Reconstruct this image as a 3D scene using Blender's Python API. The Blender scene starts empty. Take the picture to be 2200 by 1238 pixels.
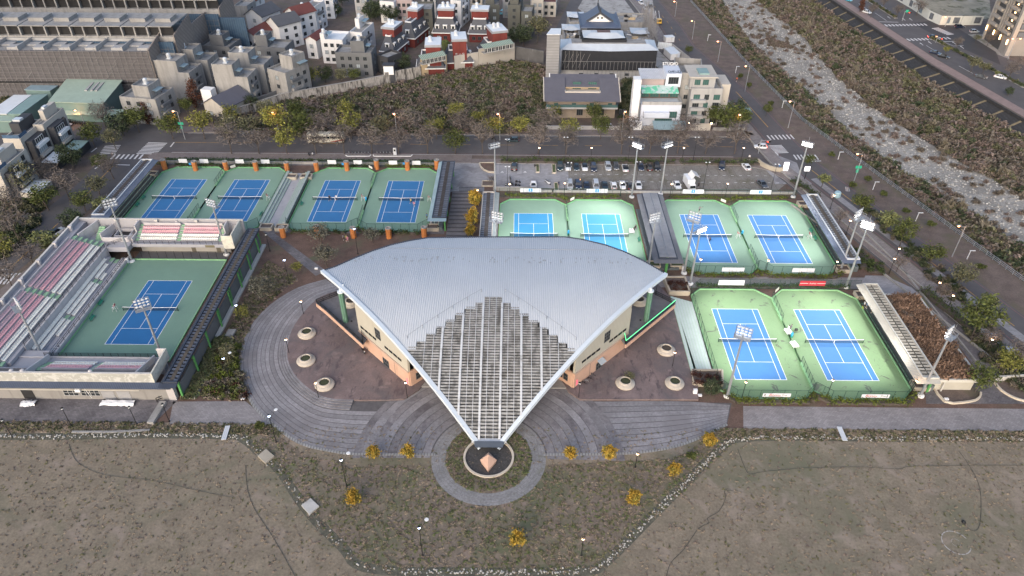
import bpy,math,random
import numpy as np
from mathutils import Matrix,Vector
random.seed(7)
S=bpy.context.scene
COL=S.collection
D=bpy.data
R=math.radians
F_PX,CAM_H,PITCH,YAW,ROLL=1550.73681,106.998676,0.649238548,-0.00634594628,-0.00530246379
W_PX,H_PX=2200.0,1238.0
def _basis():
 c,s=math.cos(YAW),math.sin(YAW)
 r0=Vector((c,-s,0));fw=Vector((s,c,0))
 f=fw*math.cos(PITCH)+Vector((0,0,-math.sin(PITCH)))
 d0=fw*-math.sin(PITCH)+Vector((0,0,-math.cos(PITCH)))
 cr,sr=math.cos(ROLL),math.sin(ROLL)
 right=r0*cr+d0*sr
 down=r0*-sr+d0*cr
 return right,-down,f
_right,_up,_fwd=_basis()
cam=D.objects.new('camera',D.cameras.new('camera'))
COL.objects.link(cam)
cam.matrix_world=Matrix(((_right.x,_up.x,-_fwd.x,0),(_right.y,_up.y,-_fwd.y,0),(_right.z,_up.z,-_fwd.z,CAM_H),(0,0,0,1)))
cam.data.sensor_fit='HORIZONTAL'
cam.data.sensor_width=36.0
cam.data.lens=36.0*F_PX/W_PX
cam.data.clip_start=1.0
cam.data.clip_end=5000
S.camera=cam
w=D.worlds.new('World');S.world=w;w.use_nodes=True
nt=w.node_tree
bg=nt.nodes['Background']
sky=nt.nodes.new('ShaderNodeTexSky');sky.sky_type='NISHITA';sky.sun_disc=False
SUN_EL,SUN_AZ=R(24),R(200)
sky.sun_elevation=SUN_EL;sky.sun_rotation=SUN_AZ
sky.air_density=1.0;sky.dust_density=3.0;sky.ozone_density=1.0
nt.links.new(sky.outputs[0],bg.inputs[0]);bg.inputs[1].default_value=0.15
sun=D.objects.new('sun',D.lights.new('sun','SUN'));COL.objects.link(sun)
sun.data.energy=0.8;sun.data.angle=R(80);sun.data.color=(1.0,0.94,0.9)
sun.rotation_euler=(R(90)-SUN_EL,0,R(180)-SUN_AZ)
S.view_settings.view_transform='Standard'
S.view_settings.look='None'
S.view_settings.exposure=0.85
S.view_settings.gamma=1.0
S.view_settings.use_curve_mapping=False
S.render.engine='CYCLES'
S.cycles.max_bounces=6
S.cycles.transparent_max_bounces=16
S.cycles.use_denoising=True
def G(u,v,h=0.0):
 X=(u-W_PX/2)/F_PX;Y=(v-H_PX/2)/F_PX
 d=_fwd+_right*X-_up*Y
 t=(h-CAM_H)/d.z
 return(d.x*t,d.y*t)
def PX(x,y,z=0.0):
 p=Vector((x,y,z-CAM_H));k=p.dot(_fwd)
 return(W_PX/2+F_PX*p.dot(_right)/k,H_PX/2-F_PX*p.dot(_up)/k)
def HT(v,x,y):
 lo,hi=-5.0,95.0
 for _ in range(40):
  m=(lo+hi)/2
  if PX(x,y,m)[1]>v:lo=m
  else:hi=m
 return(lo+hi)/2
def GP(pts,h=0.0):return[G(u,v,h)for u,v in pts]
MATS={}
def M(name,base,var=0.18,scale=1.0,rough=0.85,metal=0.0,patch=None,patch2=None,brick=None,streak=None,bump=0.0,island=0.0,orand=0.0,emit=None,alpha=None,fine=None,coat=0.0,wave=None,spec=0.5):
 if name in MATS:return MATS[name]
 m=D.materials.new(name);m.use_nodes=True;MATS[name]=m
 n=m.node_tree.nodes;L=m.node_tree.links
 b=n['Principled BSDF']
 b.inputs['Roughness'].default_value=rough;b.inputs['Metallic'].default_value=metal
 b.inputs['Coat Weight'].default_value=coat
 b.inputs['Specular IOR Level'].default_value=spec
 tc=n.new('ShaderNodeTexCoord');co=tc.outputs['Object']
 def mixc(fac,a,c,blend='MIX'):
  x=n.new('ShaderNodeMix');x.data_type='RGBA';x.blend_type=blend
  for s_,val in((x.inputs[0],fac),(x.inputs[6],a),(x.inputs[7],c)):
   if hasattr(val,'links')or hasattr(val,'is_linked'):L.new(val,s_)
   elif isinstance(val,(int,float)):s_.default_value=val
   else:s_.default_value=(*val,1)if len(val)==3 else val
  return x.outputs[2]
 def noise(sc,det=5,rgh=0.6,dist=0.0,vec=None):
  x=n.new('ShaderNodeTexNoise');x.inputs['Scale'].default_value=sc;x.inputs['Detail'].default_value=det
  x.inputs['Roughness'].default_value=rgh;x.inputs['Distortion'].default_value=dist
  L.new(vec or co,x.inputs['Vector']);return x.outputs['Fac']
 def ramp(f,lo,hi):
  x=n.new('ShaderNodeMapRange');x.inputs[1].default_value=lo;x.inputs[2].default_value=hi
  x.clamp=True;L.new(f,x.inputs[0]);return x.outputs[0]
 def sc3(c,k):return tuple(min(1,v*k)for v in c)
 col=mixc(ramp(noise(scale),0.3,0.7),sc3(base,1-var),sc3(base,1+var))
 if fine:
  k,amt=fine
  col=mixc(ramp(noise(k,3,0.7),0.3,0.7),col,mixc(1.0,col,(1-amt,)*3,'MULTIPLY'))
 for p in(patch,patch2):
  if p:
   pc,ps,lo,hi=p[:4]
   col=mixc(ramp(noise(ps,6,0.65,p[4]if len(p)>4 else 0.3),lo,hi),col,pc)
 if brick:
  bw,bh,mc,amt=brick
  x=n.new('ShaderNodeTexBrick');x.inputs['Scale'].default_value=1.0
  x.inputs['Brick Width'].default_value=bw;x.inputs['Row Height'].default_value=bh
  x.inputs['Mortar Size'].default_value=0.06*bh
  x.inputs['Color1'].default_value=(1,1,1,1);x.inputs['Color2'].default_value=(1-amt,1-amt,1-amt,1)
  x.inputs['Mortar'].default_value=(*mc,1);L.new(co,x.inputs['Vector'])
  col=mixc(1.0,col,x.outputs['Color'],'MULTIPLY')
 if streak:
  pc,sx,sy,sz,lo,hi=streak
  mp=n.new('ShaderNodeMapping');mp.inputs['Scale'].default_value=(sx,sy,sz);L.new(co,mp.inputs['Vector'])
  col=mixc(ramp(noise(1.0,4,0.6,0.2,mp.outputs[0]),lo,hi),col,pc)
 if wave:
  pc,ws,ax=wave[:3]
  x=n.new('ShaderNodeTexWave');x.bands_direction=ax;x.inputs['Scale'].default_value=ws;L.new(co,x.inputs['Vector'])
  col=mixc(ramp(x.outputs['Fac'],*(wave[3:5]if len(wave)>3 else(0.8,0.95))),col,pc)
 if island:
  gi=n.new('ShaderNodeNewGeometry')
  col=mixc(1.0,col,mixc(gi.outputs['Random Per Island'],(1-island,)*3,(1+island,)*3),'MULTIPLY')
 if orand:
  oi=n.new('ShaderNodeObjectInfo')
  col=mixc(1.0,col,mixc(oi.outputs['Random'],(1-orand,)*3,(1+orand,)*3),'MULTIPLY')
 L.new(col,b.inputs['Base Color'])
 if bump:
  bn=n.new('ShaderNodeBump');bn.inputs['Strength'].default_value=min(1,bump);bn.inputs['Distance'].default_value=0.06
  L.new(noise(scale*6,6,0.7),bn.inputs['Height']);L.new(bn.outputs[0],b.inputs['Normal'])
 if emit:
  b.inputs['Emission Color'].default_value=(*emit[0],1);b.inputs['Emission Strength'].default_value=emit[1]
 if alpha is not None:b.inputs['Alpha'].default_value=alpha
 return m
class MB:
 def __init__(s):s.v,s.f,s.m=[],[],[]
 def _a(s,vs):
  i=len(s.v);s.v+=[tuple(p)for p in vs];return i
 def face(s,pts,mi=0):
  i=s._a(pts);s.f.append(tuple(range(i,i+len(pts))));s.m.append(mi);return s
 def hexa(s,b,t,mi=0,mt=None,bottom=True):
  i=s._a(list(b)+list(t));n=len(b)
  for k in range(n):
   j=(k+1)%n
   s.f.append((i+k,i+j,i+n+j,i+n+k));s.m.append(mi)
  s.f.append(tuple(range(i+n,i+2*n)));s.m.append(mi if mt is None else mt)
  if bottom:s.f.append(tuple(range(i+n-1,i-1,-1)));s.m.append(mi)
  return s
 def box(s,x0,x1,y0,y1,z0,z1,mi=0,mt=None):
  q=((x0,y0),(x1,y0),(x1,y1),(x0,y1))
  return s.hexa([(a,b,z0)for a,b in q],[(a,b,z1)for a,b in q],mi,mt)
 def prism(s,poly,z0,z1,mi=0,mt=None):
  if area(poly)<0:poly=poly[::-1]
  return s.hexa([(p[0],p[1],z0)for p in poly],[(p[0],p[1],z1)for p in poly],mi,mt)
 def flat(s,poly,z=0.0,mi=0):
  if area(poly)<0:poly=poly[::-1]
  return s.face([(p[0],p[1],z)for p in poly],mi)
 def beam(s,p,q,w,h,mi=0):
  p,q=Vector(p),Vector(q);d=(q-p)
  if d.length<1e-6:return s
  d.normalize();up=Vector((0,0,1))
  if abs(d.z)>0.95:up=Vector((0,1,0))
  a=d.cross(up).normalized()*(w/2);b=a.cross(d).normalized()*(h/2)
  return s.hexa([p-a-b,p+a-b,p+a+b,p-a+b],[q-a-b,q+a-b,q+a+b,q-a+b],mi)
 def tube(s,p,q,r0,r1=None,n=6,mi=0):
  r1=r0 if r1 is None else r1
  p,q=Vector(p),Vector(q);d=(q-p)
  if d.length<1e-6:return s
  d.normalize();up=Vector((0,0,1))if abs(d.z)<0.95 else Vector((1,0,0))
  a=d.cross(up).normalized();b=a.cross(d)
  A=[p+(a*math.cos(6.2832*k/n)-b*math.sin(6.2832*k/n))*r0 for k in range(n)]
  B=[q+(a*math.cos(6.2832*k/n)-b*math.sin(6.2832*k/n))*r1 for k in range(n)]
  return s.hexa(A,B,mi)
 def path(s,pts,r,n=5,mi=0):
  for a,b in zip(pts[:-1],pts[1:]):s.tube(a,b,r,r,n,mi)
  return s
 def lathe(s,prof,n=16,c=(0,0,0),mi=0,cap=True):
  i=len(s.v)
  for r,z in prof:
   for k in range(n):
    a=6.283185*k/n;s.v.append((c[0]+r*math.cos(a),c[1]+r*math.sin(a),c[2]+z))
  for j in range(len(prof)-1):
   for k in range(n):
    k2=(k+1)%n
    s.f.append((i+j*n+k,i+j*n+k2,i+(j+1)*n+k2,i+(j+1)*n+k));s.m.append(mi)
  if cap:
   s.f.append(tuple(i+(len(prof)-1)*n+k for k in range(n)));s.m.append(mi)
  return s
 def wall(s,line,h0,h1,t,mi=0,closed=False):
  pts=list(line)+([line[0]]if closed else[])
  for a,b in zip(pts[:-1],pts[1:]):
   dx,dy=b[0]-a[0],b[1]-a[1];l=math.hypot(dx,dy)or 1
   nx,ny=-dy/l*t/2,dx/l*t/2
   s.prism([(a[0]+nx,a[1]+ny),(a[0]-nx,a[1]-ny),(b[0]-nx,b[1]-ny),(b[0]+nx,b[1]+ny)],h0,h1,mi)
  return s
 def mesh(s,name,mats,smooth=False):
  me=D.meshes.new(name);me.from_pydata(s.v,[],s.f)
  if not isinstance(mats,(list,tuple)):mats=[mats]
  for m_ in mats:me.materials.append(m_)
  if any(s.m):me.polygons.foreach_set('material_index',s.m)
  if smooth:me.polygons.foreach_set('use_smooth',[True]*len(me.polygons))
  me.update();return me
def area(p):return 0.5*sum(a[0]*b[1]-b[0]*a[1]for a,b in zip(p,list(p[1:])+[p[0]]))
def tag(o,label=None,cat=None,group=None,kind=None):
 if label:o['label']=label
 if cat:o['category']=cat
 if group:o['group']=group
 if kind:o['kind']=kind
 return o
def obj(name,mesh,mats=None,parent=None,loc=None,rz=0.0,label=None,cat=None,group=None,kind=None,smooth=False,scale=None):
 if isinstance(mesh,MB):mesh=mesh.mesh(name,mats,smooth)
 o=D.objects.new(name,mesh);COL.objects.link(o)
 if parent is not None:o.parent=parent
 if loc is not None:o.location=loc if len(loc)==3 else(*loc,0)
 if rz:o.rotation_euler=(0,0,rz)
 if scale is not None:o.scale=(scale,)*3 if isinstance(scale,(int,float))else scale
 return tag(o,label,cat,group,kind)
def thing(name,label,cat,loc=(0,0,0),rz=0.0,group=None):
 return obj(name,None,loc=loc,rz=rz,label=label,cat=cat,group=group)
def struct(name,mb,mats,parent=None):return obj(name,mb,mats,parent,kind=None if parent else 'structure')
CACHE={}
def cached(key,fn):
 if key not in CACHE:CACHE[key]=fn()
 return CACHE[key]
def rail(mb,line,h,r=0.03,z=0.0,step=2.0,rails=(1.0,),mi=0,post_r=None):
 """posts and rails along a 3-D or 2-D polyline"""
 pts=[(p[0],p[1],p[2]if len(p)>2 else z)for p in line]
 for a,b in zip(pts[:-1],pts[1:]):
  n=max(1,int(math.dist(a,b)/step))
  for k in range(n+1):
   t=k/n;x,y,zz=(a[i]+(b[i]-a[i])*t for i in range(3))
   mb.beam((x,y,zz),(x,y,zz+h),2*(post_r or r),2*(post_r or r),mi)
  for f in rails:mb.beam((a[0],a[1],a[2]+h*f),(b[0],b[1],b[2]+h*f),2*r,2*r,mi)
 return mb
def arc(cx,cy,r,a0,a1,n):return[(cx+r*math.cos(R(a0+(a1-a0)*k/n)),cy+r*math.sin(R(a0+(a1-a0)*k/n)))for k in range(n+1)]
def lerp(a,b,t):return tuple(x+(y-x)*t for x,y in zip(a,b))
m_asph=M('asphalt',(0.105,0.098,0.102),0.13,0.25,0.9,patch=((0.085,0.079,0.083),0.09,0.5,0.62),fine=(9,0.25))
m_asph_new=M('fresh_asphalt',(0.05,0.05,0.056),0.12,0.2,0.85,fine=(8,0.2))
m_field=M('dry_grass_soil',(0.25,0.205,0.15),0.2,0.3,0.95,patch=((0.135,0.13,0.085),0.035,0.5,0.68,1.4),patch2=((0.28,0.225,0.185),0.16,0.54,0.74,1.0),fine=(2.2,0.4),bump=0.5)
m_lawn=M('patchy_green_grass',(0.215,0.172,0.132),0.22,0.5,0.95,patch=((0.105,0.115,0.06),0.1,0.46,0.64,1.0),patch2=((0.24,0.18,0.145),0.2,0.55,0.7),fine=(3,0.45),bump=0.5)
m_soil=M('bare_soil',(0.15,0.115,0.10),0.25,0.3,0.95,patch=((0.10,0.09,0.06),0.1,0.5,0.65),fine=(3,0.4),bump=0.5)
m_redsoil=M('reddish_leaf_soil',(0.15,0.095,0.075),0.25,0.4,0.95,patch=((0.10,0.10,0.06),0.1,0.52,0.68),fine=(3,0.4),bump=0.5)
m_paver=M('grey_brick_paver',(0.30,0.28,0.285),0.14,0.25,0.9,patch=((0.21,0.195,0.20),0.12,0.52,0.7),brick=(0.62,0.36,(0.55,0.53,0.54),0.22),fine=(6,0.2))
m_paver_d=M('worn_dark_paver',(0.21,0.195,0.205),0.2,0.22,0.9,patch=((0.1,0.092,0.1),0.11,0.48,0.66),brick=(0.6,0.36,(0.5,0.48,0.5),0.3),fine=(6,0.25))
m_paver_l=M('pale_grey_paver',(0.33,0.325,0.34),0.12,0.25,0.9,patch=((0.2,0.19,0.2),0.15,0.5,0.68),brick=(0.9,0.45,(0.65,0.63,0.65),0.18),fine=(5,0.2))
m_band=M('grey_granite_band',(0.27,0.26,0.275),0.18,0.2,0.88,patch=((0.18,0.17,0.18),0.15,0.5,0.66),fine=(1.8,0.35),orand=0.13)
m_band_d=M('dark_granite_band',(0.235,0.222,0.235),0.18,0.25,0.88,patch=((0.1,0.09,0.1),0.2,0.5,0.66),fine=(1.5,0.4),orand=0.1)
m_joint=M('dark_joint',(0.10,0.095,0.10),0.2,1,0.95)
m_redplaza=M('stamped_red_concrete',(0.185,0.14,0.138),0.2,0.12,0.85,patch=((0.12,0.102,0.106),0.13,0.46,0.62,1.0),patch2=((0.23,0.175,0.17),0.3,0.56,0.7),streak=((0.09,0.07,0.075),0.9,0.35,1,0.56,0.68),fine=(2.5,0.25))
m_deck=M('slate_deck',(0.17,0.165,0.18),0.15,0.3,0.9,patch=((0.12,0.115,0.125),0.3,0.52,0.66),fine=(1.2,0.2))
m_lot=M('grass_paver_lot',(0.27,0.25,0.23),0.12,0.4,0.92,patch=((0.15,0.135,0.10),0.14,0.5,0.68),brick=(0.42,0.42,(0.6,0.58,0.5),0.25),fine=(5,0.25))
m_walk=M('reddish_sidewalk',(0.23,0.195,0.185),0.14,0.3,0.9,brick=(0.5,0.5,(0.7,0.68,0.68),0.2),fine=(5,0.25))
m_conc=M('weathered_concrete',(0.31,0.30,0.29),0.13,0.4,0.9,streak=((0.2,0.195,0.19),0.8,0.8,0.12,0.5,0.72),fine=(3,0.15))
m_conc_l=M('pale_concrete',(0.46,0.45,0.43),0.1,0.5,0.88,streak=((0.34,0.33,0.31),0.7,0.7,0.1,0.54,0.75),fine=(3,0.1))
m_stainwall=M('black_stained_wall',(0.36,0.34,0.32),0.15,0.4,0.92,streak=((0.07,0.065,0.062),1.1,1.1,0.22,0.46,0.62),fine=(2,0.2))
m_kerb=M('kerb_stone',(0.30,0.29,0.285),0.15,0.8,0.9)
m_white=M('white_paint',(0.72,0.72,0.72),0.08,2,0.7)
m_roadwhite=M('worn_white_road_paint',(0.58,0.57,0.57),0.08,1,0.8,patch=((0.2,0.19,0.19),1.6,0.60,0.72))
m_yellow=M('yellow_road_paint',(0.40,0.24,0.07),0.12,1,0.8,patch=((0.17,0.13,0.10),0.8,0.52,0.66))
m_redline=M('faded_red_road_paint',(0.18,0.09,0.085),0.15,1,0.85)
m_black=M('black_metal',(0.018,0.019,0.02),0.2,2,0.5,0.4)
m_dkgreen=M('dark_green_metal',(0.02,0.055,0.04),0.2,2,0.55,0.2)
m_river=M('river_gravel',(0.36,0.34,0.31),0.25,0.12,0.95,patch=((0.19,0.175,0.155),0.15,0.5,0.66),fine=(1.3,0.5),bump=0.6)
m_scrub=M('scrub_ground',(0.10,0.086,0.073),0.25,0.15,0.95,patch=((0.06,0.062,0.036),0.08,0.5,0.66),fine=(1.2,0.5))
m_bank=M('black_embankment_block',(0.042,0.042,0.047),0.25,0.35,0.9,fine=(1.2,0.5),wave=((0.028,0.028,0.03),0.35,'X',0.3,0.9))
def slab(name,poly,z,mat,kind='structure'):
 return obj(name,MB().flat(poly,z),mat,kind=kind)
RIV=[(78,700),(89.0,386.5),(95.2,300),(101.2,240),(127.0,144.3),(153,50),(233,-250)]
slab('river_plain',[(-900,-500),(900,-500),(900,1500),(-900,1500)],-3.2,m_scrub)
MB_land=MB().prism([(-700,-300),(242,-300)]+RIV[::-1]+[(-700,700)],-3.1,-0.02)
obj('ground',MB_land,m_soil,kind='structure')
toe=[G(1740,0,-3),G(1960,165,-3),G(2200,300,-3)]
top=[G(1782,0,0),G(2000,145,0),G(2200,262,0)]
def ext(p,q,d):
 l=math.dist(p,q);return(p[0]+(p[0]-q[0])/l*d,p[1]+(p[1]-q[1])/l*d)
toe=[ext(toe[0],toe[1],300)]+toe+[ext(toe[-1],toe[-2],300)]
top=[ext(top[0],top[1],300)]+top+[ext(top[-1],top[-2],300)]
land2=MB().prism([(p[0]+0.3,p[1])for p in top]+[(900,top[-1][1]),(900,top[0][1])],-3.1,-0.02)
obj('ground',land2,m_soil,kind='structure')
def at_line(line,y):
 for a,b in zip(line[:-1],line[1:]):
  lo,hi=sorted((a[1],b[1]))
  if lo<=y<=hi:return a[0]+(b[0]-a[0])*(y-a[1])/(b[1]-a[1])
 return line[-1][0]
bank=thing('embankment','black block embankment slope above the river bed on the far bank','embankment',(0,0,0))
ys=[150+k*9.2 for k in range(31)]
for i in range(30):
 y0,y1=ys[i]+0.45,ys[i+1]-0.45
 mb=MB()
 q=[(at_line(toe,y0),y0,-3.05),(at_line(toe,y1),y1,-3.05),(at_line(top,y1),y1,0.0),(at_line(top,y0),y0,0.0)]
 dn=[(a,b,c-0.5)for a,b,c in q]
 mb.hexa(dn[::-1],q[::-1]);obj('revetment_panel',mb,m_bank,bank)
 q=[(at_line(toe,y1),y1,-2.95),(at_line(toe,y1+.9),y1+.9,-2.95),(at_line(top,y1+.9),y1+.9,0.12),(at_line(top,y1),y1,0.12)]
 mb=MB().hexa([(a,b,c-0.6)for a,b,c in q][::-1],q[::-1])
 obj('rib',mb,M('dry_grassy_rib',(0.17,0.14,0.09),0.3,1.2,0.95),bank)
rl=[(112,640)]+[G(u,v,-3)for u,v in[(1542,0),(1584,70),(1665,150),(1750,224),(1825,300),(1945,380),(2075,460),(2200,540)]]+[(175,60)]
rr=[(132,640)]+[G(u,v,-3)for u,v in[(1625,0),(1730,78),(1785,150),(1870,227),(1985,302),(2105,370),(2200,420)]]+[(195,60)]
slab('river_bed',rl+rr[::-1],-3.0,m_river)
def strip(line,off0,off1,z=0.0):
 """quad strip between two lateral offsets of a polyline"""
 pts=[]
 for i,p in enumerate(line):
  a=line[max(0,i-1)];b=line[min(len(line)-1,i+1)]
  l=math.dist(a,b);nx,ny=(b[1]-a[1])/l,-(b[0]-a[0])/l
  pts.append(((p[0]+nx*off0,p[1]+ny*off0),(p[0]+nx*off1,p[1]+ny*off1)))
 return[q[0]for q in pts]+[q[1]for q in pts][::-1]
Y_S,Y_N=212.0,226.8
slab('road',[(-300,Y_S),(84,Y_S),(84,Y_N),(-300,Y_N)],0.004,m_asph)
RR=[(54,700)]+[G(1394,0),G(1437,51),G(1470,102),G(1584,200),(88.3,227),(90.5,210),(116.5,123),(150,8),(180,-95)]
def rr_poly(o0,o1):return strip(RR,o0,o1)
slab('road',rr_poly(-5.2,5.2),0.008,m_asph)
LRc=[(-127.5,245),(-126.5,215),(-126.0,190),(-131.0,150),(-143,90),(-165,-20)]
slab('road',strip(LRc,-6.2,6.2),0.0065,m_asph)
slab('road',[G(90,330),G(185,262),G(260,232),G(285,262),G(220,300),G(215,330)],0.0035,m_asph)
def kerbed(name,poly,mat,z=0.12):
 o=obj(name,MB().prism(poly,-0.02,z,1,0),[mat,m_kerb],kind='structure');return o
kerbed('pavement',[(-116,206.3),(-14.5,206.3),(-14.5,211.7),(-117.5,211.7),(-118.5,209)],m_walk)
kerbed('pavement',[(-14.4,209.2),(72,209.2),(82,206),(86,198),(112.5,112),(108,110),(82,197),(79,203),(72,206.2),(-14.4,206.2)],m_walk,0.11)
kerbed('pavement',[(-116,227.1),(78,227.1),(81,229),(79,231.5),(-116,231.5)],m_walk)
kerbed('pavement',[(81.2,229.1)]+[G(1556,200),G(1440,102),G(1410,51),G(1372,0),G(1362,0),G(1400,51),G(1430,102),G(1542,200),(79.2,231.7)],m_walk,.115)
kerbed('pavement',[(-118.6,208),(-118.6,190),(-123,150),(-136,85),(-133.5,84),(-120.5,150),(-116,190),(-116,206)],m_walk)
kerbed('pavement',rr_poly(5.6,9.6),M('herringbone_walk',(0.25,0.225,0.22),0.15,0.4,0.9,brick=(0.9,0.45,(0.45,0.42,0.42),0.25)))
obj('cycle_path',MB().flat(rr_poly(10.3,12.6),0.02),m_asph,kind='structure')
def marks(name,mb,mat,lab,cat='road marking'):return obj(name,mb,mat,label=lab,cat=cat)
mk=MB()
for k in range(13):
 x=-108+k*14.5
 if x>66:break
 mk.flat([(x,219.3),(x+5.6,219.3),(x+5.6,219.5),(x,219.5)],0.013)
mk.flat([(-114,219.3),(-99,219.3),(-99,219.5),(-114,219.5)],0.0131)
obj('centre_line',mk,m_yellow,kind='structure')
mk=MB().flat([(-112,211.98),(70,211.98),(70,212.14),(-112,212.14)],0.0135).flat([(-112,226.3),(76,226.3),(76,226.46),(-112,226.46)],0.0135)
obj('edge_line',mk,m_roadwhite,kind='structure')
obj('kerb_line',MB().flat([(-112,212.6),(70,212.6),(70,212.75),(-112,212.75)],0.0135).flat(rr_poly(4.5,4.7),0.0136).flat(rr_poly(-4.7,-4.5),0.0136),m_redline,kind='structure')
mk=MB()
def dash(line_pts,o0,o1,s0,s1,z):
 acc=0
 for a,b in zip(line_pts[:-1],line_pts[1:]):
  l=math.dist(a,b);lo,hi=max(0,s0-acc),min(l,s1-acc)
  if lo<hi:
   p,q=lerp(a,b,lo/l),lerp(a,b,hi/l)
   mk.flat(strip([p,q],o0,o1),z)
  acc+=l
L0=sum(math.dist(RR[i],RR[i+1])for i in range(5))
for k in range(26):dash(RR,-0.1,0.1,330+k*8.5-170,330+k*8.5-167,0.0142)
dash(RR,-0.14,0.14,L0-40,L0-8,0.0145);dash(RR,-0.14,0.14,L0+24,L0+46,0.0145)
for k in range(14):dash(RR,-0.1,0.1,L0+54+k*11,L0+58.5+k*11,0.0145)
for a,b in(((20,578),(125,480)),((168,437),(207,397)),((215,385),(245,355))):
 mk.flat(strip([G(*a),G(*b)],-0.13,0.13),0.0145)
obj('centre_line',mk,m_yellow,kind='structure')
def crossing(label,c0,c1,n,length,w=0.5):
 t=thing('zebra_crossing',label,'zebra crossing')
 c0,c1=Vector((*c0,0)),Vector((*c1,0));d=(c1-c0).normalized();nn=Vector((-d.y,d.x,0))*length/2
 for k in range(n):
  p=c0.lerp(c1,(k+0.5)/n)
  a=p-d*w/2;b=p+d*w/2
  obj('stripe',MB().flat([(a-nn)[:2],(b-nn)[:2],(b+nn)[:2],(a+nn)[:2]],0.017),m_roadwhite,t)
 return t
crossing('zebra crossing over the main road beside the right-hand junction',G(1648,296),G(1706,294),7,3.4)
crossing('narrow zebra crossing on the corner in front of the white car at the junction',G(1660,312),G(1676,330),7,6.0,0.45)
crossing('zebra crossing over the river road below the white-lit mast',G(1705,338),G(1758,338),7,3.4)
crossing('zebra crossing at the far left junction nearest the blue canopy stand',G(313,332),G(340,306),9,6.5,0.5)
crossing('zebra crossing at the left junction hidden under tree branches',G(230,332),G(243,312),6,5.0,0.5)
crossing('zebra crossing over the left road in front of the bus road',G(238,337),G(308,337),7,3.2,0.6)
crossing('zebra crossing on the left road beside the stadium wall',G(-6,600),G(48,598),6,4.6,0.55)
mk=MB()
for a,b in(((2,579),(23,579)),((250,354),(279,355)),((1740,347),(1764,346)),((1665,326),(1672,334)),((366,316),(374,306)),((196,327),(208,318)),((204,363),(217,354)),((1585,286),(1612,285))):
 mk.flat(strip([G(*a),G(*b)],-0.22,0.22),0.0172)
obj('stop_line',mk,m_roadwhite,kind='structure')
def ring_text(label,u,v,n=3):
 t=thing('road_lettering',label,'road marking',(*G(u,v),0.018),R(165))
 mb=MB()
 for k in range(n):
  y=(k-n/2)*0.95
  for dx in(-0.55,0.0,0.45):mb.box(dx,dx+0.12,y,y+0.8,0,0.004)
  mb.box(-0.55,0.57,y,y+0.12,0.0002,0.0042);mb.box(-0.3,0.57,y+0.66,y+0.78,0.0002,0.0042)
 obj('glyphs',mb,m_roadwhite,t)
ring_text('white slow-down characters painted on the river road beside the orange line',1821,407)
ring_text('white characters painted on the river road beyond the tree by the junction',1605,239,2)
slab('park_ground',[(-116,60),(80,60),(112,112),(84,203),(-116,206)],-0.012,m_redsoil)
slab('field',[(-420,-250),(420,-250),(420,96.3),(-420,96.3)],0.0,m_field)
inner_lawn=GP([(500,925),(560,905),(600,935),(650,975),(760,1000),(930,1000),(1170,1000),(1450,985),(1560,920),(1590,940),(1520,1010),(1400,1120),(1290,1215),(1240,1233),(900,1230),(760,1215),(690,1130),(620,1040),(560,980)])
slab('lawn',inner_lawn,0.004,m_lawn)
slab('pavement',[(44.8,96.3),(420,96.3),(420,102.2),(46.2,102.2)],0.012,m_paver)
slab('pavement',GP([(372,863),(527,862),(560,890),(600,912),(363,913)]),0.012,m_paver)
slab('pavement',[(-300,96.5)]+GP([(326,914),(382,860)])+[(-300,103.6)],0.012,m_paver_d)
slab('pavement',[(34.5,141.8),(84.5,141.8),(90,146.6),(34.5,146.6)],0.010,m_paver)
slab('pavement',[(-68.5,164.9),(-19.6,164.9),(-19.6,167.8),(-60,167.9),(-68.5,167.9)],0.010,m_paver_d)
slab('pavement',[(-70.0,166.4),(-67.5,166.4),(-48.0,147.5),(-50.0,145.2)],0.0125,m_paver_d)
slab('pavement',[(-24,188),(-9.7,188),(-9.7,192),(13,190.2),(16,190.2),(16,206.2),(-15,206.2),(-15,209.2),(-24,209.2)],0.008,m_paver_l)
slab('car_park',[(16,190.2),(78,190.2),(84,197),(81,205.5),(16,206.2)],0.007,m_lot)
slab('pavement',GP([(1622,345),(1668,333),(1712,350),(1722,378),(1745,395),(1665,396),(1660,380)]),0.014,m_paver_l)
slab('pavement',[(-24.2,203.8),(-112,203.8),(-112,206.2),(-24.2,206.2)],0.011,m_paver_d)
slab('pavement',[(84.5,141.8),(84.5,137.5),(87,136.5),(95,136.3),(99,141),(93,147.5),(88,147.5)],0.0105,m_paver_l)
slab('pavement',GP([(1985,815),(2020,790),(2130,800),(2200,860),(2200,868),(1990,868)]),0.0135,m_paver_d)
slab('pavement',GP([(1972,624),(1990,618),(2160,810),(2120,825)]),0.0128,m_paver_d)
slab('verge',GP([(1800,430),(2120,815),(2200,860),(2200,770),(1860,430)]),0.006,m_lawn)
slab('pavement',strip([(88.0,197),(110.5,125),(122,86)],-4.6,-2.4),0.0115,m_paver_l)
RC=(-4.75,88.4)
plaza_poly=GP([(735,600),(700,612),(600,640),(545,690),(520,745),(514,800),(530,850),(565,890),(600,925),(650,955),(700,968),(760,975),(935,977),(1165,977),(1290,976),(1370,973),(1450,960),(1510,938),(1562,912),(1572,866),(1250,862),(1000,700),(760,650)])
slab('plaza',plaza_poly,0.006,m_joint)
pl=thing('plaza_paving','grey granite plaza laid in long curved bands around the hall','paving')
inn=GP([(735,625),(690,640),(655,672),(628,712),(618,752),(622,785),(640,815),(672,843),(705,858),(760,862),(830,862),(868,860)],0)
out=GP([(700,600),(640,618),(580,655),(536,705),(516,760),(518,815),(545,872),(590,915),(645,953),(710,969),(770,976),(822,977)],0)
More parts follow.
